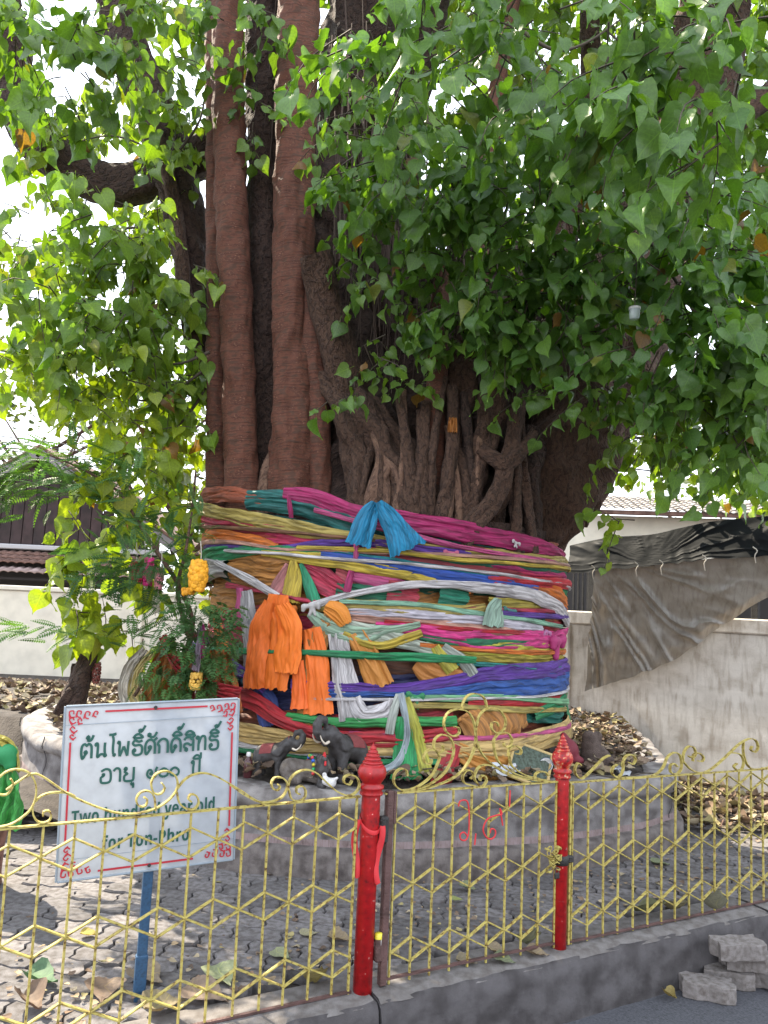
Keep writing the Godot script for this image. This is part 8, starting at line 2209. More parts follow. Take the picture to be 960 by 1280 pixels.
func tarp(called: String, label: String, cat: String, m: Material, fr: Transform3D, top: Array, bottom: Array, swag: float, s: int, fan: Vector2) -> void:
	# a hanging sheet between an upper and a lower edge, folded where it sags
	var n := noise(1.0, 700 + s, FastNoiseLite.TYPE_SIMPLEX_SMOOTH, 2)
	var U := 120
	var V := 60
	var rows := []
	for i in V + 1:
		var v := float(i) / V
		var row := PackedVector3Array()
		for j in U + 1:
			var u := float(j) / U
			var a := along_edge(top, u)
			var b := along_edge(bottom, u)
			var p := a.lerp(b, v)
			# folds run out from the gathered corner
			var rel := Vector2(p.x - fan.x, p.y - fan.y)
			var ang := rel.angle()
			var fold := pow(1.0 - absf(sin(ang * 15.0 + 7.0 * n.get_noise_2d(rel.length() * 0.5, ang * 2.2))), 1.6) * (0.5 + 0.9 * n.get_noise_2d(ang * 4.0, 5.0))
			var far := clampf(rel.length() * 1.4, 0.15, 1.0)
			var z := swag * (fold * 0.9 * far + 0.5 * n.get_noise_2d(p.x * 1.6, p.y * 1.6) + 0.06 * n.get_noise_2d(p.x * 9.0, p.y * 9.0))
			z *= 0.35 + 0.65 * smoothstep(0.0, 0.2, v)
			row.append(fr * Vector3(p.x, p.y + 0.02 * n.get_noise_1d(u * 9.0) * v, p.z + z))
		rows.append(row)
	var st := new_st()
	loft(st, rows)
	tag(put(called, done(st), m), label, cat)

func along_edge(pts: Array, u: float) -> Vector3:
	var k := u * (pts.size() - 1)
	var i := mini(int(k), pts.size() - 2)
	return (pts[i] as Vector3).cubic_interpolate(pts[i + 1], pts[maxi(i - 1, 0)], pts[mini(i + 2, pts.size() - 1)], k - i)

func tiles(parent: Node3D, o: Vector3, across: Vector3, slope: Vector3, nx: int, ny: int, m: Material, wave := 0.03) -> void:
	# rows of rolled roof tiles, each its own piece
	var w := across.length() / nx
	var h := slope.length() / ny
	var ad := across.normalized()
	var sd := slope.normalized()
	var up := sd.cross(ad).normalized()
	if up.y < 0:
		up = -up
	var st := new_st()
	var rows := []
	for i in 2:
		var row := PackedVector3Array()
		for j in 9:
			var t := j / 8.0
			row.append(Vector3(t * w * 1.04, (sin(t * PI)) * wave + i * 0.022, i * h * 1.12))
		rows.append(row)
	for i in 2:
		var row := PackedVector3Array()
		for j in 9:
			var t := j / 8.0
			row.append(Vector3(t * w * 1.04, (sin(t * PI)) * wave + (1 - i) * 0.022 - 0.02, (1 - i) * h * 1.12))
		rows.append(row)
	rows.append(rows[0])
	loft(st, rows)
	var tm := done(st)
	for i in ny:
		for j in nx:
			put("tile", tm, m, parent, Transform3D(Basis(ad, up, sd), o + ad * w * j + sd * h * i + up * rng.randf_range(0, 0.008)))

func make_houses() -> void:
	# dark timber house over the cream wall
	var h := thing("wooden_house", "dark brown timber house with boarded gable above the cream wall", "house", Vector3(-7.6, 0, -17))
	var n := 0
	for i in 22:
		var x := -3.0 + i * 0.25
		var top := 4.2 - absf(x + 0.1) * 0.62 if x > -3.2 else 3.0
		top = minf(top, 4.9)
		put("plank", box_mesh(Vector3(0.236, top - 2.3, 0.04), 0.008), M.woods[i % 3], h, Transform3D(Basis.IDENTITY, Vector3(x, (top + 2.3) / 2.0, rng.randf_range(-0.008, 0.008))))
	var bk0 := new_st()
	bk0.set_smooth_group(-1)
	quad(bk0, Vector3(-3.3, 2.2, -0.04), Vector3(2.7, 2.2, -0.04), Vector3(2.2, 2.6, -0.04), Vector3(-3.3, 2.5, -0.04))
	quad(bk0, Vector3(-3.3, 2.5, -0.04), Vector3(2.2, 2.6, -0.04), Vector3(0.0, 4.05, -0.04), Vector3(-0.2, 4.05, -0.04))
	put('added_dark_backing', done(bk0), M.dark_void, h)  # dark backing added so no sky shines through the plank gaps
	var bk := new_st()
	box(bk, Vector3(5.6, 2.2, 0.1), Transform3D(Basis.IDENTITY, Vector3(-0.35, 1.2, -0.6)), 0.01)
	put("shade_toned_wall", done(bk), M.dark_void, h)  # near-black tone paints the deep shade under the lean-to roof
	for s in [-1.0, 1.0]:
		var bb := new_st()
		box(bb, Vector3(4.4, 0.2, 0.12), Transform3D(Basis(Vector3(0, 0, 1), -s * 0.555), Vector3(-0.1 + s * 1.85, 3.27, 0.14)), 0.01)
		put("bargeboard", done(bb), M.grey_wood, h)
		var rf := new_st()
		box(rf, Vector3(4.5, 0.06, 5.0), Transform3D(Basis(Vector3(0, 0, 1), -s * 0.555), Vector3(-0.1 + s * 1.9, 3.4, -2.3)), 0.01)
		put("roof", done(rf), M.tile, h)
	var gt := new_st()
	box(gt, Vector3(6.2, 0.11, 0.14), Transform3D(Basis.IDENTITY, Vector3(-0.2, 2.32, 0.12)), 0.02)
	put("gutter", done(gt), M.gutter, h)
	tiles(h, Vector3(-3.2, 2.22, 0.1), Vector3(6.0, 0, 0), Vector3(0, -0.28, 0.75), 34, 3, M.tile, 0.03)
	tiles(h, Vector3(-3.2, 1.86, 0.75), Vector3(6.0, 0, 0), Vector3(0, -0.12, 0.4), 34, 1, M.tile_pink, 0.03)
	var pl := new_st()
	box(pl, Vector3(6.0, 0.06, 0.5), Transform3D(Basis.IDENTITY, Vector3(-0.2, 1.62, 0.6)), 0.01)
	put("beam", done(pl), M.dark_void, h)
	# pale house behind the awning
	var p := thing("pale_house", "pale house with grey rolled roof tiles above the black awning", "house", Vector3(5.6, 0, -16), deg_to_rad(-8))
	var w := new_st()
	box(w, Vector3(5.4, 3.5, 0.16), Transform3D(Basis.IDENTITY, Vector3(0.6, 1.75, 0)), 0.01)
	put("wall", done(w), M.wall_clean, p)
	tiles(p, Vector3(-1.15, 4.15, -1.6), Vector3(4.2, -0.1, 0), Vector3(0, -0.55, 2.1), 24, 8, M.tile_grey, 0.035)
	var ev := new_st()
	box(ev, Vector3(4.3, 0.09, 0.1), Transform3D(Basis.IDENTITY, Vector3(0.95, 3.52, 0.47)), 0.01)
	put("fascia", done(ev), M.tile, p)
	var bd := new_st()
	box(bd, Vector3(0.1, 0.14, 2.3), Transform3D(Basis(Vector3(1, 0, 0), 0.26), Vector3(-1.2, 3.9, -0.55)), 0.01)
	put("bargeboard", done(bd), M.tile, p)
	tiles(p, Vector3(-3.2, 4.6, -2.6), Vector3(2.0, 0, 0), Vector3(0, -0.5, 1.6), 10, 5, M.tile_red, 0.035)
	var w2 := new_st()
	box(w2, Vector3(2.0, 4.1, 0.16), Transform3D(Basis.IDENTITY, Vector3(-2.2, 2.05, -1.4)), 0.01)
	put("side_wall", done(w2), M.wall_clean, p)

func make_cables() -> void:
	var i := 0
	for q in [[Vector3(-14, 5.55, -19), Vector3(3, 5.0, -21), "upper overhead cable crossing behind the wooden house"], [Vector3(-14, 5.4, -19.1), Vector3(3, 4.9, -21), "second overhead cable from the top behind the wooden house"], [Vector3(-14, 5.2, -19.2), Vector3(3, 4.75, -21), "third overhead cable from the top behind the wooden house"], [Vector3(-14, 5.05, -19.3), Vector3(3, 4.55, -21), "lowest overhead cable crossing behind the wooden house"], [Vector3(2, 4.9, -14), Vector3(12, 4.6, -13), "thick black cable above the grey tiled roof"], [Vector3(2.5, 4.05, -13), Vector3(12, 3.9, -12), "thin cable sagging before the grey tiled roof"]]:
		var st := new_st()
		var m: Vector3 = (q[0] + q[1]) / 2.0 - Vector3(0, 0.25, 0)
		tube(st, [q[0], m, q[1]], 0.03 if i == 4 else 0.014, 0.03 if i == 4 else 0.014, 6, 0.6)
		tag(put("overhead_cable", done(st), M.cable), q[2], "cable", "overhead cables")
		i += 1

func far_tree(label: String, at: Vector3, h: float, r: float, n: int, s: int, kind: float) -> void:
	var t := thing("background_tree", label, "tree", at, 0.0, "trees behind the houses")
	var st := new_st()
	limb(st, [Vector3(0, -0.3, 0), Vector3(0.1, h * 0.3, 0.1), Vector3(-0.1, h * 0.6, 0)], [0.22, 0.17, 0.09], 0.1, 4, s, 12)
	for i in 7:
		var a := TAU * i / 7.0 + s
		tube(st, [Vector3(0, h * (0.3 + 0.05 * i), 0), Vector3(cos(a) * r * 0.5, h * (0.5 + 0.04 * i), sin(a) * r * 0.5), Vector3(cos(a) * r * 0.85, h * (0.6 + 0.05 * i), sin(a) * r * 0.85)], 0.07, 0.015, 6, 0.4)
	put("trunk", done(st), M.bark, t)
	var mm := MultiMesh.new()
	mm.transform_format = MultiMesh.TRANSFORM_3D
	mm.use_colors = true
	mm.mesh = far_leaf
	mm.instance_count = n
	for i in n:
		var o := Vector3(rng.randfn(0, 0.42), rng.randfn(0, 0.36), rng.randfn(0, 0.42))
		var c := Vector3(round(o.x * 2.2) / 2.2, round(o.y * 2.2) / 2.2, round(o.z * 2.2) / 2.2)
		o = o.lerp(c, 0.45)
		var p := Vector3(o.x * r, h * 0.72 + o.y * h * 0.42, o.z * r)
		var b := Basis.from_euler(Vector3(rng.randf() * TAU, rng.randf() * TAU, rng.randf() * TAU))
		mm.set_instance_transform(i, Transform3D(b.scaled_local(Vector3.ONE * rng.randf_range(0.12, 0.26)), p))
		mm.set_instance_color(i, Color(0.075, 0.10, 0.05).lerp(Color(0.14, 0.17, 0.07), rng.randf()).lerp(Color(0.16, 0.25, 0.04), kind * rng.randf()))
	var o2 := MultiMeshInstance3D.new()
	o2.name = "crown"
	o2.multimesh = mm
	o2.material_override = M.leaf
	t.add_child(o2, true)
	stuff(o2)
var far_leaf: ArrayMesh

# ------------------------------------------------------------------ small tree with feathery leaves beside the cloth
func frond_mesh(pairs: int, wide: float, long: float) -> ArrayMesh:
	# one feathery leaf: a curved midrib with pairs of narrow leaflets, one unit long
	var st := new_st()
	st.set_smooth_group(-1)
	for i in pairs:
		var t := (i + 1.0) / pairs
		var c := Vector3(0, -0.22 * t * t, t)
		var l := long * sin(PI * (0.18 + 0.78 * t))
		for s in [-1.0, 1.0]:
			var d := Vector3(s * 0.93, -0.12, 0.36).normalized()
			var w := Vector3(-s * 0.36, 0.04, 0.93).normalized() * wide
			var a := c
			var b := c + d * l * 0.5 + w
			var e := c + d * l + Vector3(0, -0.02, 0)
			var f := c + d * l * 0.5 - w
			for q in [[a, Vector2(0.5, 0)], [b, Vector2(0.9, 0.5)], [e, Vector2(0.5, 1)], [a, Vector2(0.5, 0)], [e, Vector2(0.5, 1)], [f, Vector2(0.1, 0.5)]]:
				st.set_uv(q[1])
				st.add_vertex(q[0])
		var c0 := Vector3(0, -0.22 * pow((t - 1.0 / pairs), 2.0), t - 1.0 / pairs)
		quad(st, c0 + Vector3(-0.006, 0, 0), c0 + Vector3(0.006, 0, 0), c + Vector3(0.005, 0, 0), c + Vector3(-0.005, 0, 0))
	return done(st)

func make_shrub() -> void:
	var t := thing("feathery_shrub", "small feathery-leaved tree leaning beside the cloth-wrapped trunk", "shrub")
	var st := new_st()
	var fx := []
	var fc := []
	tube(st, [Vector3(-1.541, 0.665, -5.100), Vector3(-1.349, 0.887, -5.000), Vector3(-1.161, 1.255, -4.850), Vector3(-1.243, 1.523, -4.800), Vector3(-1.438, 1.788, -4.800), Vector3(-1.683, 2.112, -4.850)], 0.022, 0.008, 10, 0.05)
	tube(st, [Vector3(-1.167, 1.205, -4.850), Vector3(-1.269, 1.498, -4.850), Vector3(-1.238, 1.750, -4.850), Vector3(-1.229, 2.011, -4.900)], 0.018, 0.006, 10, 0.05)
	tube(st, [Vector3(-1.683, 2.112, -4.850), Vector3(-1.877, 2.224, -4.800), Vector3(-2.146, 2.320, -4.700), Vector3(-2.370, 2.325, -4.650)], 0.009, 0.004, 10, 0.05)
	tube(st, [Vector3(-1.471, 0.856, -4.800), Vector3(-1.378, 1.028, -4.800), Vector3(-1.268, 1.203, -4.800)], 0.011, 0.008, 10, 0.05)
	fronds(fx, fc, Vector3(-2.117, 2.228, -4.600), Vector3(0.35, 0.16, 0.25), 101, Vector3(-0.7, 0.0, 0.3), 0.13, 0.22, 0.55)
	fronds(fx, fc, Vector3(-1.772, 2.178, -4.800), Vector3(0.25, 0.15, 0.25), 57, Vector3(-0.5, 0.1, 0.4), 0.13, 0.21, 0.30)
	fronds(fx, fc, Vector3(-2.271, 2.074, -4.600), Vector3(0.20, 0.16, 0.20), 35, Vector3(-0.6, -0.2, 0.4), 0.13, 0.20, 0.80)
	fronds(fx, fc, Vector3(-1.413, 1.789, -4.800), Vector3(0.30, 0.20, 0.25), 88, Vector3(0.1, 0.1, 0.6), 0.12, 0.20, 0.10)
	fronds(fx, fc, Vector3(-1.606, 1.604, -4.750), Vector3(0.25, 0.12, 0.20), 52, Vector3(-0.4, -0.1, 0.6), 0.13, 0.21, 0.15)
	fronds(fx, fc, Vector3(-1.306, 2.007, -4.900), Vector3(0.20, 0.15, 0.20), 22, Vector3(0.0, 0.3, 0.4), 0.11, 0.16, 0.20)
	fronds(fx, fc, Vector3(-1.035, 1.295, -4.550), Vector3(0.20, 0.16, 0.12), 140, Vector3(0.2, -0.1, 0.8), 0.07, 0.10, 0.05)
	fronds(fx, fc, Vector3(-1.132, 1.173, -4.600), Vector3(0.17, 0.16, 0.14), 66, Vector3(0.0, -0.2, 0.8), 0.07, 0.10, 0.10)
	fronds(fx, fc, Vector3(-1.195, 1.404, -4.650), Vector3(0.20, 0.14, 0.12), 17, Vector3(0.1, 0.0, 0.7), 0.11, 0.16, 0.10)
	fronds(fx, fc, Vector3(-0.899, 1.235, -4.500), Vector3(0.11, 0.20, 0.08), 74, Vector3(0.3, -0.4, 0.8), 0.07, 0.10, 0.05)
	fronds(fx, fc, Vector3(-1.081, 0.990, -4.600), Vector3(0.12, 0.10, 0.08), 88, Vector3(0.3, -0.4, 0.8), 0.07, 0.10, 0.05)
	fronds(fx, fc, Vector3(-1.323, 0.959, -4.800), Vector3(0.15, 0.12, 0.10), 22, Vector3(-0.3, -0.6, 0.5), 0.09, 0.15, 0.60)
	fronds(fx, fc, Vector3(-1.926, 1.230, -4.600), Vector3(0.22, 0.06, 0.10), 17, Vector3(-0.9, -0.1, 0.2), 0.13, 0.20, 0.50)
	fronds(fx, fc, Vector3(-1.478, 1.288, -4.900), Vector3(0.20, 0.15, 0.15), 30, Vector3(-0.6, 0.0, 0.4), 0.11, 0.17, 0.30)
	fronds(fx, fc, Vector3(-1.281, 1.545, -4.750), Vector3(0.20, 0.14, 0.12), 57, Vector3(0.0, -0.1, 0.7), 0.09, 0.15, 0.05)
	put("stem", done(st), M.bark_grey, t)
	var fm := [frond_mesh(12, 0.045, 0.22), frond_mesh(5, 0.12, 0.42)]
	for k in 2:
		var mine := []
		for i in fx.size():
			if (fx[i].basis.z.length() < 0.1) == (k == 1):
				mine.append(i)
		var mm := MultiMesh.new()
		mm.transform_format = MultiMesh.TRANSFORM_3D
		mm.use_colors = true
		mm.mesh = fm[k]
		mm.instance_count = mine.size()
		for i in mine.size():
			mm.set_instance_transform(i, fx[mine[i]])
			mm.set_instance_color(i, fc[mine[i]])
		var o := MultiMeshInstance3D.new()
		o.name = "foliage"
		o.multimesh = mm
		o.material_override = M.frond
		t.add_child(o, true)
		stuff(o)

func fronds(fx: Array, fc: Array, c: Vector3, r: Vector3, n: int, out: Vector3, smin: float, smax: float, kind: float) -> void:
	for i in n:
		var p := c + Vector3(rng.randf_range(-1, 1), rng.randf_range(-1, 1), rng.randf_range(-1, 1)) * r
		var d := (out + Vector3(rng.randf_range(-0.8, 0.8), rng.randf_range(-0.5, 0.5), rng.randf_range(-0.8, 0.8))).normalized()
		var x := Vector3.UP.cross(d).normalized()
		var roll := Basis(d, rng.randf_range(-0.7, 0.7))
		x = roll * x
		var k := rng.randf_range(smin, smax)
		fx.append(Transform3D(Basis(x * k, d.cross(x) * k, d * k), p))
		fc.append(Color(0.06, 0.15, 0.06).lerp(Color(0.13, 0.27, 0.085), rng.randf()).lerp(Color(0.17, 0.30, 0.03), kind * rng.randf()))

func garland(called: String, label: String, at: Vector3, l: float, r: float, c: Color, turn: float, rows_n: int, per: int) -> Node3D:
	# flowers threaded on a string, packed round it
	var g := thing(called, label, "garland", at, turn, "flower garlands hung as offerings")
	var fl := new_st()
	var rows := []
	for i in 5:
		var row := PackedVector3Array()
		for j in 10:
			var a := TAU * j / 10.0
			var rr: float = [0.2, 0.85, 1.0, 0.7, 0.1][i] * (1.0 + 0.14 * (j % 2))
			row.append(Vector3(cos(a) * rr, [-0.5, -0.3, 0.1, 0.4, 0.45][i], sin(a) * rr))
		rows.append(row)
	loft(fl, rows, true)
	var fm := done(fl)
	var m := mat(c.linear_to_srgb(), 0.7)
	var m2 := mat((c * 0.8).linear_to_srgb(), 0.7)
	for i in rows_n:
		var y := -l * (i + 0.5) / rows_n
		var wide := r * (0.75 + 0.35 * sin(PI * (i + 0.7) / rows_n))
		for j in per:
			var a := TAU * (j + 0.5 * (i % 2)) / per
			var d := Vector3(cos(a), 0, sin(a))
			var k := r * 0.36 * rng.randf_range(0.8, 1.2)
			put("flower", fm, m if (i + j) % 3 else m2, g, Transform3D(Basis(d.cross(Vector3.UP), d, Vector3.UP).scaled_local(Vector3(k, k * 1.3, k)), d * wide * rng.randf_range(0.72, 0.9) + Vector3(0, y + rng.randf_range(-0.004, 0.004), 0)))
	var s := new_st()
	tube(s, [Vector3(0, 0.12, 0), Vector3(0.01, 0.02, 0), Vector3(0, -l - 0.02, 0)], 0.003, 0.003, 5)
	put("string", done(s), M.string, g)
	return g

func make_beside_shrub() -> void:
	garland("garland", "fat marigold garland bright orange hung in the shrub", Vector3(-1.065, 1.680, -4.500), 0.165, 0.050, Color(0.720, 0.320, 0.010), 0.0, 9, 12)
	garland("garland", "short orange marigold tuft under the fat marigold garland", Vector3(-1.127, 1.520, -4.550), 0.030, 0.040, Color(0.700, 0.300, 0.010), 0.0, 2, 9)
	garland("garland", "bright pink garland hanging at the shrub's outer side", Vector3(-1.431, 1.701, -4.750), 0.170, 0.030, Color(0.620, 0.030, 0.200), 0.0, 9, 8)
	garland("garland", "crimson garland beside the bright pink one", Vector3(-1.480, 1.700, -4.780), 0.160, 0.028, Color(0.450, 0.020, 0.060), 0.0, 9, 8)
	garland("garland", "pale pink garland short and faded", Vector3(-1.348, 1.638, -4.700), 0.130, 0.026, Color(0.600, 0.220, 0.260), 0.0, 8, 8)
	garland("garland", "dark red faded garland at the shrub's outermost twig", Vector3(-1.534, 1.674, -4.800), 0.110, 0.025, Color(0.300, 0.020, 0.030), 0.0, 7, 8)
	garland("garland", "small garland of white and orange buds hanging low", Vector3(-1.033, 1.047, -4.500), 0.100, 0.034, Color(0.620, 0.360, 0.060), 0.0, 5, 7)
	garland("garland", "thin string of white buds under the shrub", Vector3(-1.369, 1.468, -4.750), 0.100, 0.022, Color(0.600, 0.550, 0.450), 0.0, 6, 6)
	garland("garland", "dried brown garland hanging behind the stump", Vector3(-1.767, 1.033, -4.950), 0.130, 0.026, Color(0.160, 0.040, 0.030), 0.0, 7, 7)
	hung_cloth("streamer", "lilac and green streamer hanging in the shrub", "streamer", "", lin(0.35, 0.28, 0.36), [Vector3(-1.020, 1.312, -4.480), Vector3(-1.023, 1.230, -4.480), Vector3(-1.030, 1.130, -4.480), Vector3(-1.038, 1.057, -4.480)], 0.03, 0.05, 1)
	hung_cloth("streamer", "magenta streamer with tuft beside the lilac one", "streamer", "", lin(0.5, 0.04, 0.24), [Vector3(-1.009, 1.322, -4.470), Vector3(-0.998, 1.232, -4.470), Vector3(-1.000, 1.132, -4.470)], 0.012, 0.03, 2)
	hung_cloth("cloth_scrap", "scrap of orange cloth caught on the old roots", "cloth", "", lin(0.5, 0.18, 0.02), [Vector3(0.424, 2.718, -4.950), Vector3(0.425, 2.675, -4.950), Vector3(0.422, 2.621, -4.950)], 0.05, 0.07, 3)
	var sp := thing("stump", "short dark forked stump on the planter rim above the sign", "stump")
	var su13 := new_st()
	limb(su13, [Vector3(-1.892, 0.740, -4.950), Vector3(-1.873, 0.869, -4.950), Vector3(-1.844, 0.995, -4.950), Vector3(-1.821, 1.131, -4.950)], [0.075, 0.065, 0.055, 0.045], 0.2, 3, 73, 20)
	put("trunk", done(su13), M.bark_dark, sp)
	var su14 := new_st()
	limb(su14, [Vector3(-1.970, 0.710, -5.000), Vector3(-1.934, 0.871, -5.000), Vector3(-1.916, 1.013, -5.000)], [0.040, 0.031, 0.022], 0.2, 3, 74, 20)
	put("fork", done(su14), M.bark_dark, sp)
	var su15 := new_st()
	limb(su15, [Vector3(-1.979, 0.714, -4.900), Vector3(-1.945, 0.774, -4.900), Vector3(-1.884, 0.865, -4.900)], [0.020, 0.025, 0.030], 0.2, 3, 75, 20)
	put("trunk", done(su15), M.bark_dark, sp)
	hung_cloth("cloth_bundle", "white cloth bundle bent over on the planter beside the stump", "cloth", "", lin(0.620, 0.580, 0.500), [Vector3(-1.461, 1.129, -4.920), Vector3(-1.548, 1.011, -4.920), Vector3(-1.560, 0.862, -4.920), Vector3(-1.478, 0.719, -4.920)], 0.05, 0.13, 9)
	hung_cloth("cloth_bundle", "yellow white cloth folded against the white bundle", "cloth", "", lin(0.600, 0.500, 0.200), [Vector3(-1.414, 1.117, -4.900), Vector3(-1.494, 0.990, -4.900), Vector3(-1.503, 0.852, -4.900), Vector3(-1.413, 0.725, -4.900)], 0.04, 0.09, 10)
	hung_cloth("robe_drape", "ochre robe draped from the shrub stem toward the planter", "robe", "", lin(0.460, 0.170, 0.030), [Vector3(-1.294, 1.198, -4.880), Vector3(-1.333, 1.048, -4.880), Vector3(-1.341, 0.901, -4.880), Vector3(-1.312, 0.781, -4.880)], 0.08, 0.26, 11)
	hung_cloth("robe_drape", "rust robe hanging in the shade between shrub and sign", "robe", "", lin(0.320, 0.090, 0.020), [Vector3(-1.150, 1.133, -4.840), Vector3(-1.149, 0.987, -4.840), Vector3(-1.142, 0.769, -4.840)], 0.20, 0.30, 12)
	hung_cloth("robe_drape", "dark orange robe beside the red swooping ribbon", "robe", "", lin(0.420, 0.120, 0.020), [Vector3(-0.965, 1.160, -4.780), Vector3(-0.938, 0.978, -4.780), Vector3(-0.905, 0.779, -4.780)], 0.12, 0.22, 13)
	hung_cloth("robe_drape", "dull red drape low behind the sign", "robe", "", lin(0.250, 0.020, 0.025), [Vector3(-1.003, 0.922, -4.740), Vector3(-1.017, 0.836, -4.740), Vector3(-1.010, 0.742, -4.740)], 0.22, 0.30, 14)
	hung_cloth("red_streamer", "scarlet streamer swooping from the shrub to the trunk", "streamer", "", lin(0.460, 0.015, 0.025), [Vector3(-1.315, 1.228, -4.750), Vector3(-1.187, 1.063, -4.660), Vector3(-0.999, 0.963, -4.620), Vector3(-0.815, 0.904, -4.720)], 0.05, 0.08, 15)
	var pot := thing("water_jar", "tall grey green glazed jar with red brown foot at the fence corner", "jar", Vector3(-1.966, 0.000, -4.053))
	var j1 := new_st()
	lathe(j1, [Vector2(0.13, 0.27), Vector2(0.155, 0.34), Vector2(0.165, 0.46), Vector2(0.15, 0.58), Vector2(0.10, 0.66), Vector2(0.10, 0.70), Vector2(0.085, 0.70)], 28)
	put("body", done(j1), M.jar, pot)
	var j2 := new_st()
	lathe(j2, [Vector2(0.0, 0.0), Vector2(0.125, 0.0), Vector2(0.118, 0.05), Vector2(0.122, 0.18), Vector2(0.131, 0.272)], 28)
	put("foot", done(j2), M.jar_foot, pot)
	hung_cloth("jar_cloth", "bright green gauze cloth tied and hanging on the grey jar", "cloth", "", lin(0.05, 0.36, 0.06), [Vector3(-1.826, 0.660, -3.953), Vector3(-1.796, 0.560, -3.923), Vector3(-1.786, 0.440, -3.913), Vector3(-1.806, 0.330, -3.923)], 0.05, 0.20, 21)
	hung_cloth("jar_cloth", "yellow gauze cloth tied above the green one on the jar", "cloth", "", lin(0.5, 0.42, 0.06), [Vector3(-1.926, 0.700, -3.933), Vector3(-1.856, 0.720, -3.913), Vector3(-1.796, 0.680, -3.913), Vector3(-1.776, 0.580, -3.923)], 0.07, 0.10, 22)
	blob_thing("cloth_knot", "round green knot of gauze on the neck of the jar", "knot", Vector3.ZERO, 0.0, cloth(lin(0.02, 0.30, 0.10)), [[Vector3(-1.846, 0.660, -3.923), Vector3(-1.796, 0.670, -3.913), 0.050, 0.045], [Vector3(-1.796, 0.670, -3.913), Vector3(-1.776, 0.620, -3.903), 0.040, 0.030]], 0.010, 0.020)
	var hj := thing("hanging_jar", "small clear plastic jar hung on a cord in the foliage", "jar", Vector3(1.337, 3.144, -4.100))
	var h1 := new_st()
	lathe(h1, [Vector2(0, -0.03), Vector2(0.026, -0.03), Vector2(0.03, 0.0), Vector2(0.03, 0.025)], 16)
	put("body", done(h1), M.plastic, hj)
	var h2 := new_st()
	lathe(h2, [Vector2(0.032, 0.022), Vector2(0.033, 0.034), Vector2(0.0, 0.036)], 16)
	put("lid", done(h2), M.white, hj)
	var h3 := new_st()
	tube(h3, [Vector3(0, 0.03, 0), Vector3(0.01, 0.4, 0), Vector3(-0.01, 0.9, 0)], 0.003, 0.003, 5)
	put("cord", done(h3), M.twig, hj)
	pass

func hung_cloth(called: String, label: String, cat: String, group: String, c: Color, pts: Array, w0: float, w1: float, s: int, parent: Node3D = null) -> MeshInstance3D:
	# a strip of cloth hanging free along pts, pleated
	var n := noise(1.0, 800 + s)
	var line := spline(pts, 0.02)
	var rows := []
	for i in line.size():
		var v := float(i) / (line.size() - 1)
		var w := lerpf(w0, w1, v)
		var row := PackedVector3Array()
		for j in 17:
			var u := j / 16.0 - 0.5
			var tg := (line[mini(i + 1, line.size() - 1)] - line[maxi(i - 1, 0)]).normalized()
			var sd := Vector3(0, 0, 1).cross(tg).normalized()
			row.append(line[i] + sd * u * w + Vector3(0, 0.006 * sin(j * 2.0), 0.14 * w * sin(u * 19.0 + 2.0 * n.get_noise_1d(v * 2.0)) + 0.03 * n.get_noise_2d(u * 4.0, v * 3.0)))
		rows.append(row)
	var st := new_st()
	loft(st, rows)
	var o := put(called, done(st), cloth(c), parent)
	if parent == null:
		tag(o, label, cat, group)
	return o

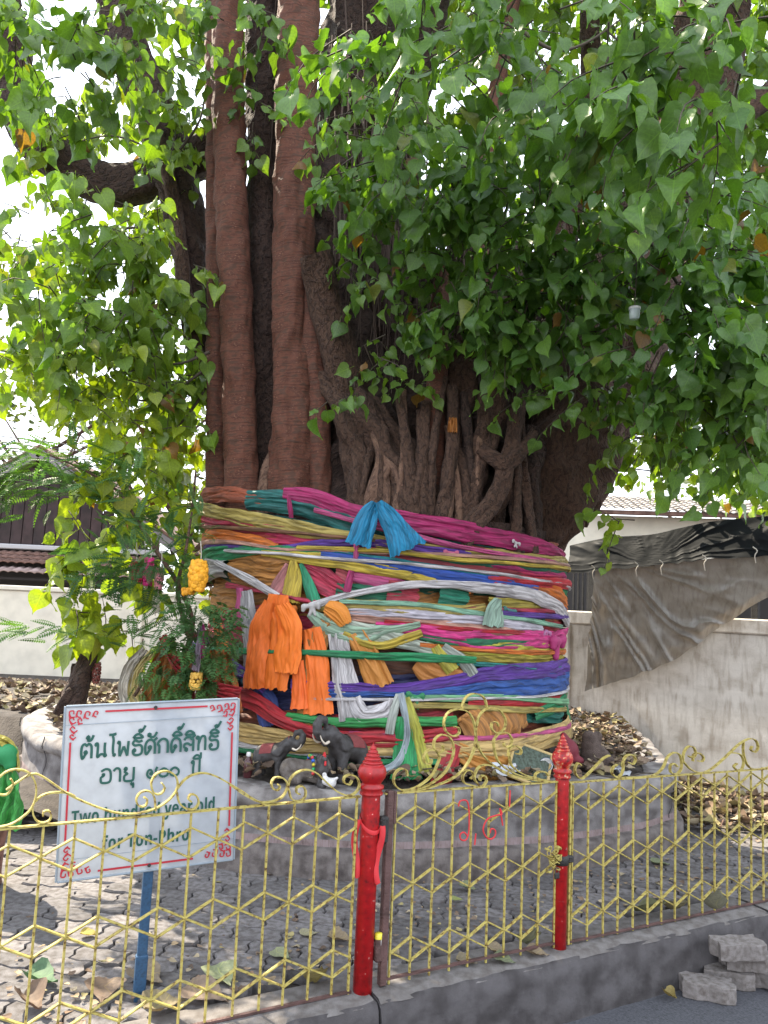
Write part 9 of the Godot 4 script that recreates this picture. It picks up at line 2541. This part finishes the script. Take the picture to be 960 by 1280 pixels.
func make_foreground() -> void:
	# loose zigzag blocks on the street by the kerb
	block_thing("grey zigzag paving block lying alone in front of its heap", Vector3(1.582, -0.228, -3.751), -0.28, Vector2(0.00, 0.00))
	block_thing("paving block lying behind the front one, against the kerb", Vector3(1.730, -0.228, -3.884), -0.20, Vector2(0.00, 0.00))
	block_thing("paving block on top of the heap by the kerb", Vector3(1.754, -0.076, -3.818), 0.08, Vector2(0.00, 0.03))
	block_thing("second paving block from the top of the heap", Vector3(1.830, -0.152, -3.884), -0.10, Vector2(0.00, 0.00))
	block_thing("tilted paving block at the outer end of the heap", Vector3(1.911, -0.215, -3.873), -0.70, Vector2(0.10, 0.25))
	block_thing("paving block at the very bottom of the heap under the others", Vector3(1.964, -0.228, -4.034), 0.10, Vector2(0.00, 0.00))
	# big dry leaves
	lying_leaf("large grey brown leaf spread at the foot of the sign post", Vector3(-0.579, 0.012, -3.059), 0.19, 1.2, Color(0.22, 0.16, 0.12), 0.25, 0.05)
	lying_leaf("large pale green leaf beside the grey brown one", Vector3(-0.549, 0.013, -3.202), 0.16, 0.6, Color(0.29, 0.32, 0.18), 0.30, 0.05)
	lying_leaf("yellowish dry leaf propped against the fence foot by the post", Vector3(-0.172, 0.046, -3.172), 0.12, 0.4, Color(0.29, 0.24, 0.10), 0.50, -0.90)
	lying_leaf("big tan leaf curled near the thick red post", Vector3(-0.104, 0.014, -3.581), 0.12, 1.4, Color(0.29, 0.22, 0.14), 0.40, 0.05)
	lying_leaf("pale yellow leaf flat behind the fence panel", Vector3(-0.246, 0.011, -3.631), 0.09, 2.0, Color(0.37, 0.34, 0.22), 0.20, 0.05)
	lying_leaf("pale green leaf lying between sign and thick post", Vector3(-0.343, 0.011, -3.412), 0.10, 1.0, Color(0.32, 0.34, 0.20), 0.20, 0.05)
	lying_leaf("green leaf curled on the paving below the sign", Vector3(-1.216, 0.017, -3.109), 0.14, 1.3, Color(0.10, 0.18, 0.09), 0.60, 0.05)
	lying_leaf("tan crumpled leaf at the fence foot near the frame edge", Vector3(-1.172, 0.021, -2.929), 0.13, 0.9, Color(0.18, 0.12, 0.08), 0.90, 0.05)
	lying_leaf("brown leaf in the shade under the sign", Vector3(-0.832, 0.013, -3.176), 0.16, 1.0, Color(0.26, 0.20, 0.14), 0.30, 0.05)
	lying_leaf("tan leaf lying against the blue sign post", Vector3(-0.712, 0.014, -2.969), 0.16, 2.2, Color(0.26, 0.21, 0.12), 0.40, 0.05)
	lying_leaf("dark brown leaf under the big grey brown one", Vector3(-0.956, 0.013, -3.043), 0.16, 0.2, Color(0.18, 0.12, 0.08), 0.30, 0.05)
	lying_leaf("yellow leaf lying bright on the paving below the sign", Vector3(-1.187, 0.014, -3.517), 0.08, 1.7, Color(0.37, 0.30, 0.06), 0.40, 0.05)
	lying_leaf("olive leaf propped against the gate foot by the slim post", Vector3(0.732, 0.064, -3.571), 0.13, 0.2, Color(0.21, 0.21, 0.13), 0.40, -0.90)
	lying_leaf("tan leaf on the kerb below the slim post", Vector3(0.752, 0.014, -3.528), 0.10, 1.3, Color(0.29, 0.22, 0.14), 0.40, 0.05)
	lying_leaf("tan leaf on the kerb beside the olive one", Vector3(0.580, 0.014, -3.533), 0.09, 1.2, Color(0.32, 0.25, 0.16), 0.40, 0.05)
	lying_leaf("green grey leaf on the kerb below the gate", Vector3(0.595, 0.013, -3.453), 0.10, 1.1, Color(0.19, 0.21, 0.12), 0.30, 0.05)
	lying_leaf("tan leaf on the kerb nearer the thick post", Vector3(0.431, 0.014, -3.416), 0.09, 1.4, Color(0.27, 0.22, 0.14), 0.40, 0.05)
	lying_leaf("olive leaf flat on the paving inside the gate", Vector3(0.536, 0.013, -4.282), 0.10, 1.0, Color(0.22, 0.24, 0.13), 0.30, 0.05)
	lying_leaf("yellow green leaf small on the paving inside the gate", Vector3(0.464, 0.011, -4.110), 0.07, 1.8, Color(0.29, 0.32, 0.11), 0.20, 0.05)
	lying_leaf("dark olive leaf heap piece leaning on the farther panel", Vector3(1.408, 0.056, -3.980), 0.16, 0.9, Color(0.14, 0.14, 0.07), 0.50, -0.50)
	lying_leaf("tan olive leaf leaning on the farther panel", Vector3(1.560, 0.056, -4.017), 0.14, 0.3, Color(0.21, 0.18, 0.10), 0.50, -0.60)
	lying_leaf("grey olive leaf upright against the farther panel", Vector3(1.767, 0.084, -4.062), 0.13, -0.1, Color(0.16, 0.15, 0.10), 0.40, -1.20)
	lying_leaf("brown leaf at the frame edge on the kerb", Vector3(2.181, 0.034, -4.426), 0.08, 1.0, Color(0.29, 0.22, 0.14), 0.40, 0.05)
	lying_leaf("yellow brown leaf curled on the street below the kerb", Vector3(1.391, -0.208, -3.692), 0.07, 0.5, Color(0.29, 0.22, 0.07), 0.80, 0.05)
	lying_leaf("tan leaf curled at the kerb foot on the street", Vector3(1.034, -0.209, -3.619), 0.06, 1.4, Color(0.29, 0.22, 0.14), 0.70, 0.05)
	lying_leaf("yellow leaf cut by the frame on the street", Vector3(0.820, -0.214, -3.471), 0.07, 1.4, Color(0.34, 0.27, 0.07), 0.40, 0.05)
	lying_leaf("dull green leaf near the planter corner", Vector3(1.750, 0.013, -4.815), 0.11, 1.4, Color(0.18, 0.20, 0.11), 0.30, 0.05)

func block_thing(label: String, at: Vector3, turn: float, tilt: Vector2) -> void:
	var o := thing("paving_block", label, "block", at, turn, "loose grey paving blocks heaped by the kerb")
	o.rotation = Vector3(tilt.x, turn, tilt.y)
	var st := new_st()
	var L := 0.225
	var W := 0.115
	var z := 0.013
	var out := [Vector2(0, 0), Vector2(L * 0.25, z), Vector2(L * 0.5, 0), Vector2(L * 0.75, z), Vector2(L, 0), Vector2(L - z, W * 0.33), Vector2(L + z * 0.6, W * 0.66), Vector2(L, W), Vector2(L * 0.75, W + z), Vector2(L * 0.5, W), Vector2(L * 0.25, W + z), Vector2(0, W), Vector2(z * 0.6, W * 0.66), Vector2(-z, W * 0.33)]
	var mid := Vector2(L / 2, W / 2)
	var rows := []
	for q in [[0.0, 0.0], [0.97, 0.0], [1.0, 0.004], [1.0, 0.03], [1.0, 0.066], [0.975, 0.0715], [0.5, 0.0725], [0.0, 0.073]]:
		var row := PackedVector3Array()
		for i in out.size():
			for k in 3:
				var p: Vector2 = (out[i] as Vector2).lerp(out[(i + 1) % out.size()], k / 3.0)
				var v: Vector2 = (p - mid) * q[0]
				row.append(Vector3(v.x + rng.randf_range(-1, 1) * 0.0012, q[1] + rng.randf_range(-1, 1) * 0.0008, v.y + rng.randf_range(-1, 1) * 0.0012))
		rows.append(row)
	loft_smooth = -1
	loft(st, rows, true)
	loft_smooth = 0
	put("block", done(st), M.block, o)

func more_materials() -> void:
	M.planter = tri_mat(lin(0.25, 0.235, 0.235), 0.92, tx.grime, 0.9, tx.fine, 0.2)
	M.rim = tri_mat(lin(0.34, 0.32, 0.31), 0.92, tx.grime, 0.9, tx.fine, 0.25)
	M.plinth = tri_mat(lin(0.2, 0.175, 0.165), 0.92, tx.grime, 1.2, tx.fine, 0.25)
	M.pink_line = tri_mat(lin(0.215, 0.165, 0.168), 0.92, tx.wall, 2.0)
	M.red_worn = tri_mat(Color.WHITE, 0.5, noise_tex(256, noise(0.04, 97, FastNoiseLite.TYPE_SIMPLEX_SMOOTH, 5), [[0.0, Color(0.25, 0.04, 0.05)], [0.4, Color(0.6, 0.04, 0.06)], [0.62, Color(0.66, 0.1, 0.09)], [0.67, Color(0.75, 0.42, 0.12)], [0.76, Color(0.72, 0.6, 0.5)], [1.0, Color(0.8, 0.76, 0.74)]]), 3.2, tx.fine, 0.06)
	M.ribbon = mat(lin(0.5, 0.02, 0.025), 0.6)
	M.lid = mat(lin(0.6, 0.5, 0.03), 0.4)
	M.sheet = mat(lin(0.385, 0.41, 0.445), 0.42)
	M.sheet.albedo_texture = tx.plain
	M.sheet.uv1_scale = Vector3(1.2, 1.2, 1)
	M.sheet.backlight_enabled = true
	M.sheet.backlight = Color(0.5, 0.5, 0.5)
	M.frame = mat(lin(0.22, 0.26, 0.30), 0.5)
	M.sign_red = mat(lin(0.38, 0.015, 0.03), 0.5)
	M.sign_green = mat(lin(0.008, 0.07, 0.055), 0.45)
	M.bottle = mat(lin(0.05, 0.012, 0.014), 0.15)
	M.stone = tri_mat(lin(0.16, 0.14, 0.13), 0.9, tx.stain, 5.0, tx.fine, 0.4)
	M.sack = tri_mat(lin(0.10, 0.07, 0.06), 0.85, tx.stain, 4.0, tx.fine, 0.4)
	M.print = tri_mat(lin(0.10, 0.13, 0.11), 0.25, tx.stain, 9.0)
	M.paper = tri_mat(lin(0.6, 0.62, 0.66), 0.8, tx.speck, 6.0)
	M.dry_plain = mat(Color.WHITE, 0.85)
	M.dry_plain.vertex_color_use_as_albedo = true
	M.woods = []
	for v in [0.8, 1.0, 1.25]:
		M.woods.append(tri_mat(lin(0.034 * v, 0.017 * v, 0.018 * v), 0.8, tx.stain, 0.7))
	M.dark_void = mat(lin(0.03, 0.027, 0.03), 0.9)  # near black: shade under eave and behind awning put into colour; also cracks
	M.grey_wood = mat(lin(0.16, 0.145, 0.15), 0.8)
	M.gutter = mat(lin(0.34, 0.33, 0.34), 0.6)
	M.tile_pink = tri_mat(lin(0.34, 0.25, 0.24), 0.85, tx.stain, 0.9)
	M.tile_red = tri_mat(lin(0.40, 0.16, 0.09), 0.85, tx.stain, 0.9)
	M.string = mat(lin(0.4, 0.36, 0.3), 0.8)
	M.bark_grey = uv_mat(lin(0.8, 0.78, 0.76), 0.9, tx.bark_rough, Vector3(4.0, 3.0, 1), 0.8)
	M.jar = tri_mat(lin(0.20, 0.25, 0.22), 0.35, tx.speck, 3.0)
	M.jar_foot = tri_mat(lin(0.26, 0.13, 0.10), 0.7, tx.stain, 3.0)
	M.block = tri_mat(lin(0.27, 0.245, 0.235), 0.92, tx.concrete, 2.0, tx.fine, 0.1)
	for k in [[M.planter, 5.0], [M.rim, 5.0], [M.plinth, 5.0], [M.kerb, 6.0], [M.kerb_cap, 6.0], [M.block, 9.0], [M.asphalt, 7.0], [M.wall, 4.0], [M.soil, 6.0], [M.statue, 16.0]]:
		grain(k[0], k[1])
	M.plastic = mat(Color(0.9, 0.95, 0.97, 0.35), 0.1)
	M.plastic.transparency = BaseMaterial3D.TRANSPARENCY_ALPHA

func _ready() -> void:
	rng.seed = 20240607
	make_view()
	for p in [Vector2(-2.20, -10.20), Vector2(-2.62, -8.60), Vector2(-2.85, -7.20), Vector2(-2.78, -6.30), Vector2(-2.38, -5.62), Vector2(-1.75, -5.00), Vector2(-1.20, -4.66), Vector2(-0.75, -4.47), Vector2(-0.30, -4.40), Vector2(0.20, -4.42), Vector2(0.70, -4.56), Vector2(1.13, -4.71), Vector2(1.58, -4.96), Vector2(1.95, -5.24), Vector2(2.06, -5.42), Vector2(2.18, -6.00), Vector2(2.35, -6.90), Vector2(2.50, -7.80)]:
		planter_plan.append(p)
	make_textures()
	make_materials()
	more_materials()
	far_leaf = leaf_mesh()
	make_ground()
	make_planter()
	make_paving()
	make_walls()
	make_houses()
	make_cables()
	far_tree("pale hazy tree rising behind the wooden house roof", Vector3(-10.381, -0.100, -24.000), 10.0, 4.0, 900, 1, 0.1)
	far_tree("taller pale tree behind the cables", Vector3(-8.940, -0.100, -30.000), 12.5, 4.5, 900, 2, 0.2)
	far_tree("bushy tree standing beyond the grey tiled house", Vector3(10.373, -0.100, -22.000), 7.5, 3.0, 700, 3, 0.6)
	far_tree("yellow green tree between wooden house and trunk", Vector3(-4.273, -0.100, -17.000), 5.2, 1.8, 520, 4, 0.9)
	make_tree()
	make_wraps()
	make_shrub()
	make_beside_shrub()
	make_fence()
	make_sign()
	make_offerings()
	make_litter()
	make_foreground()
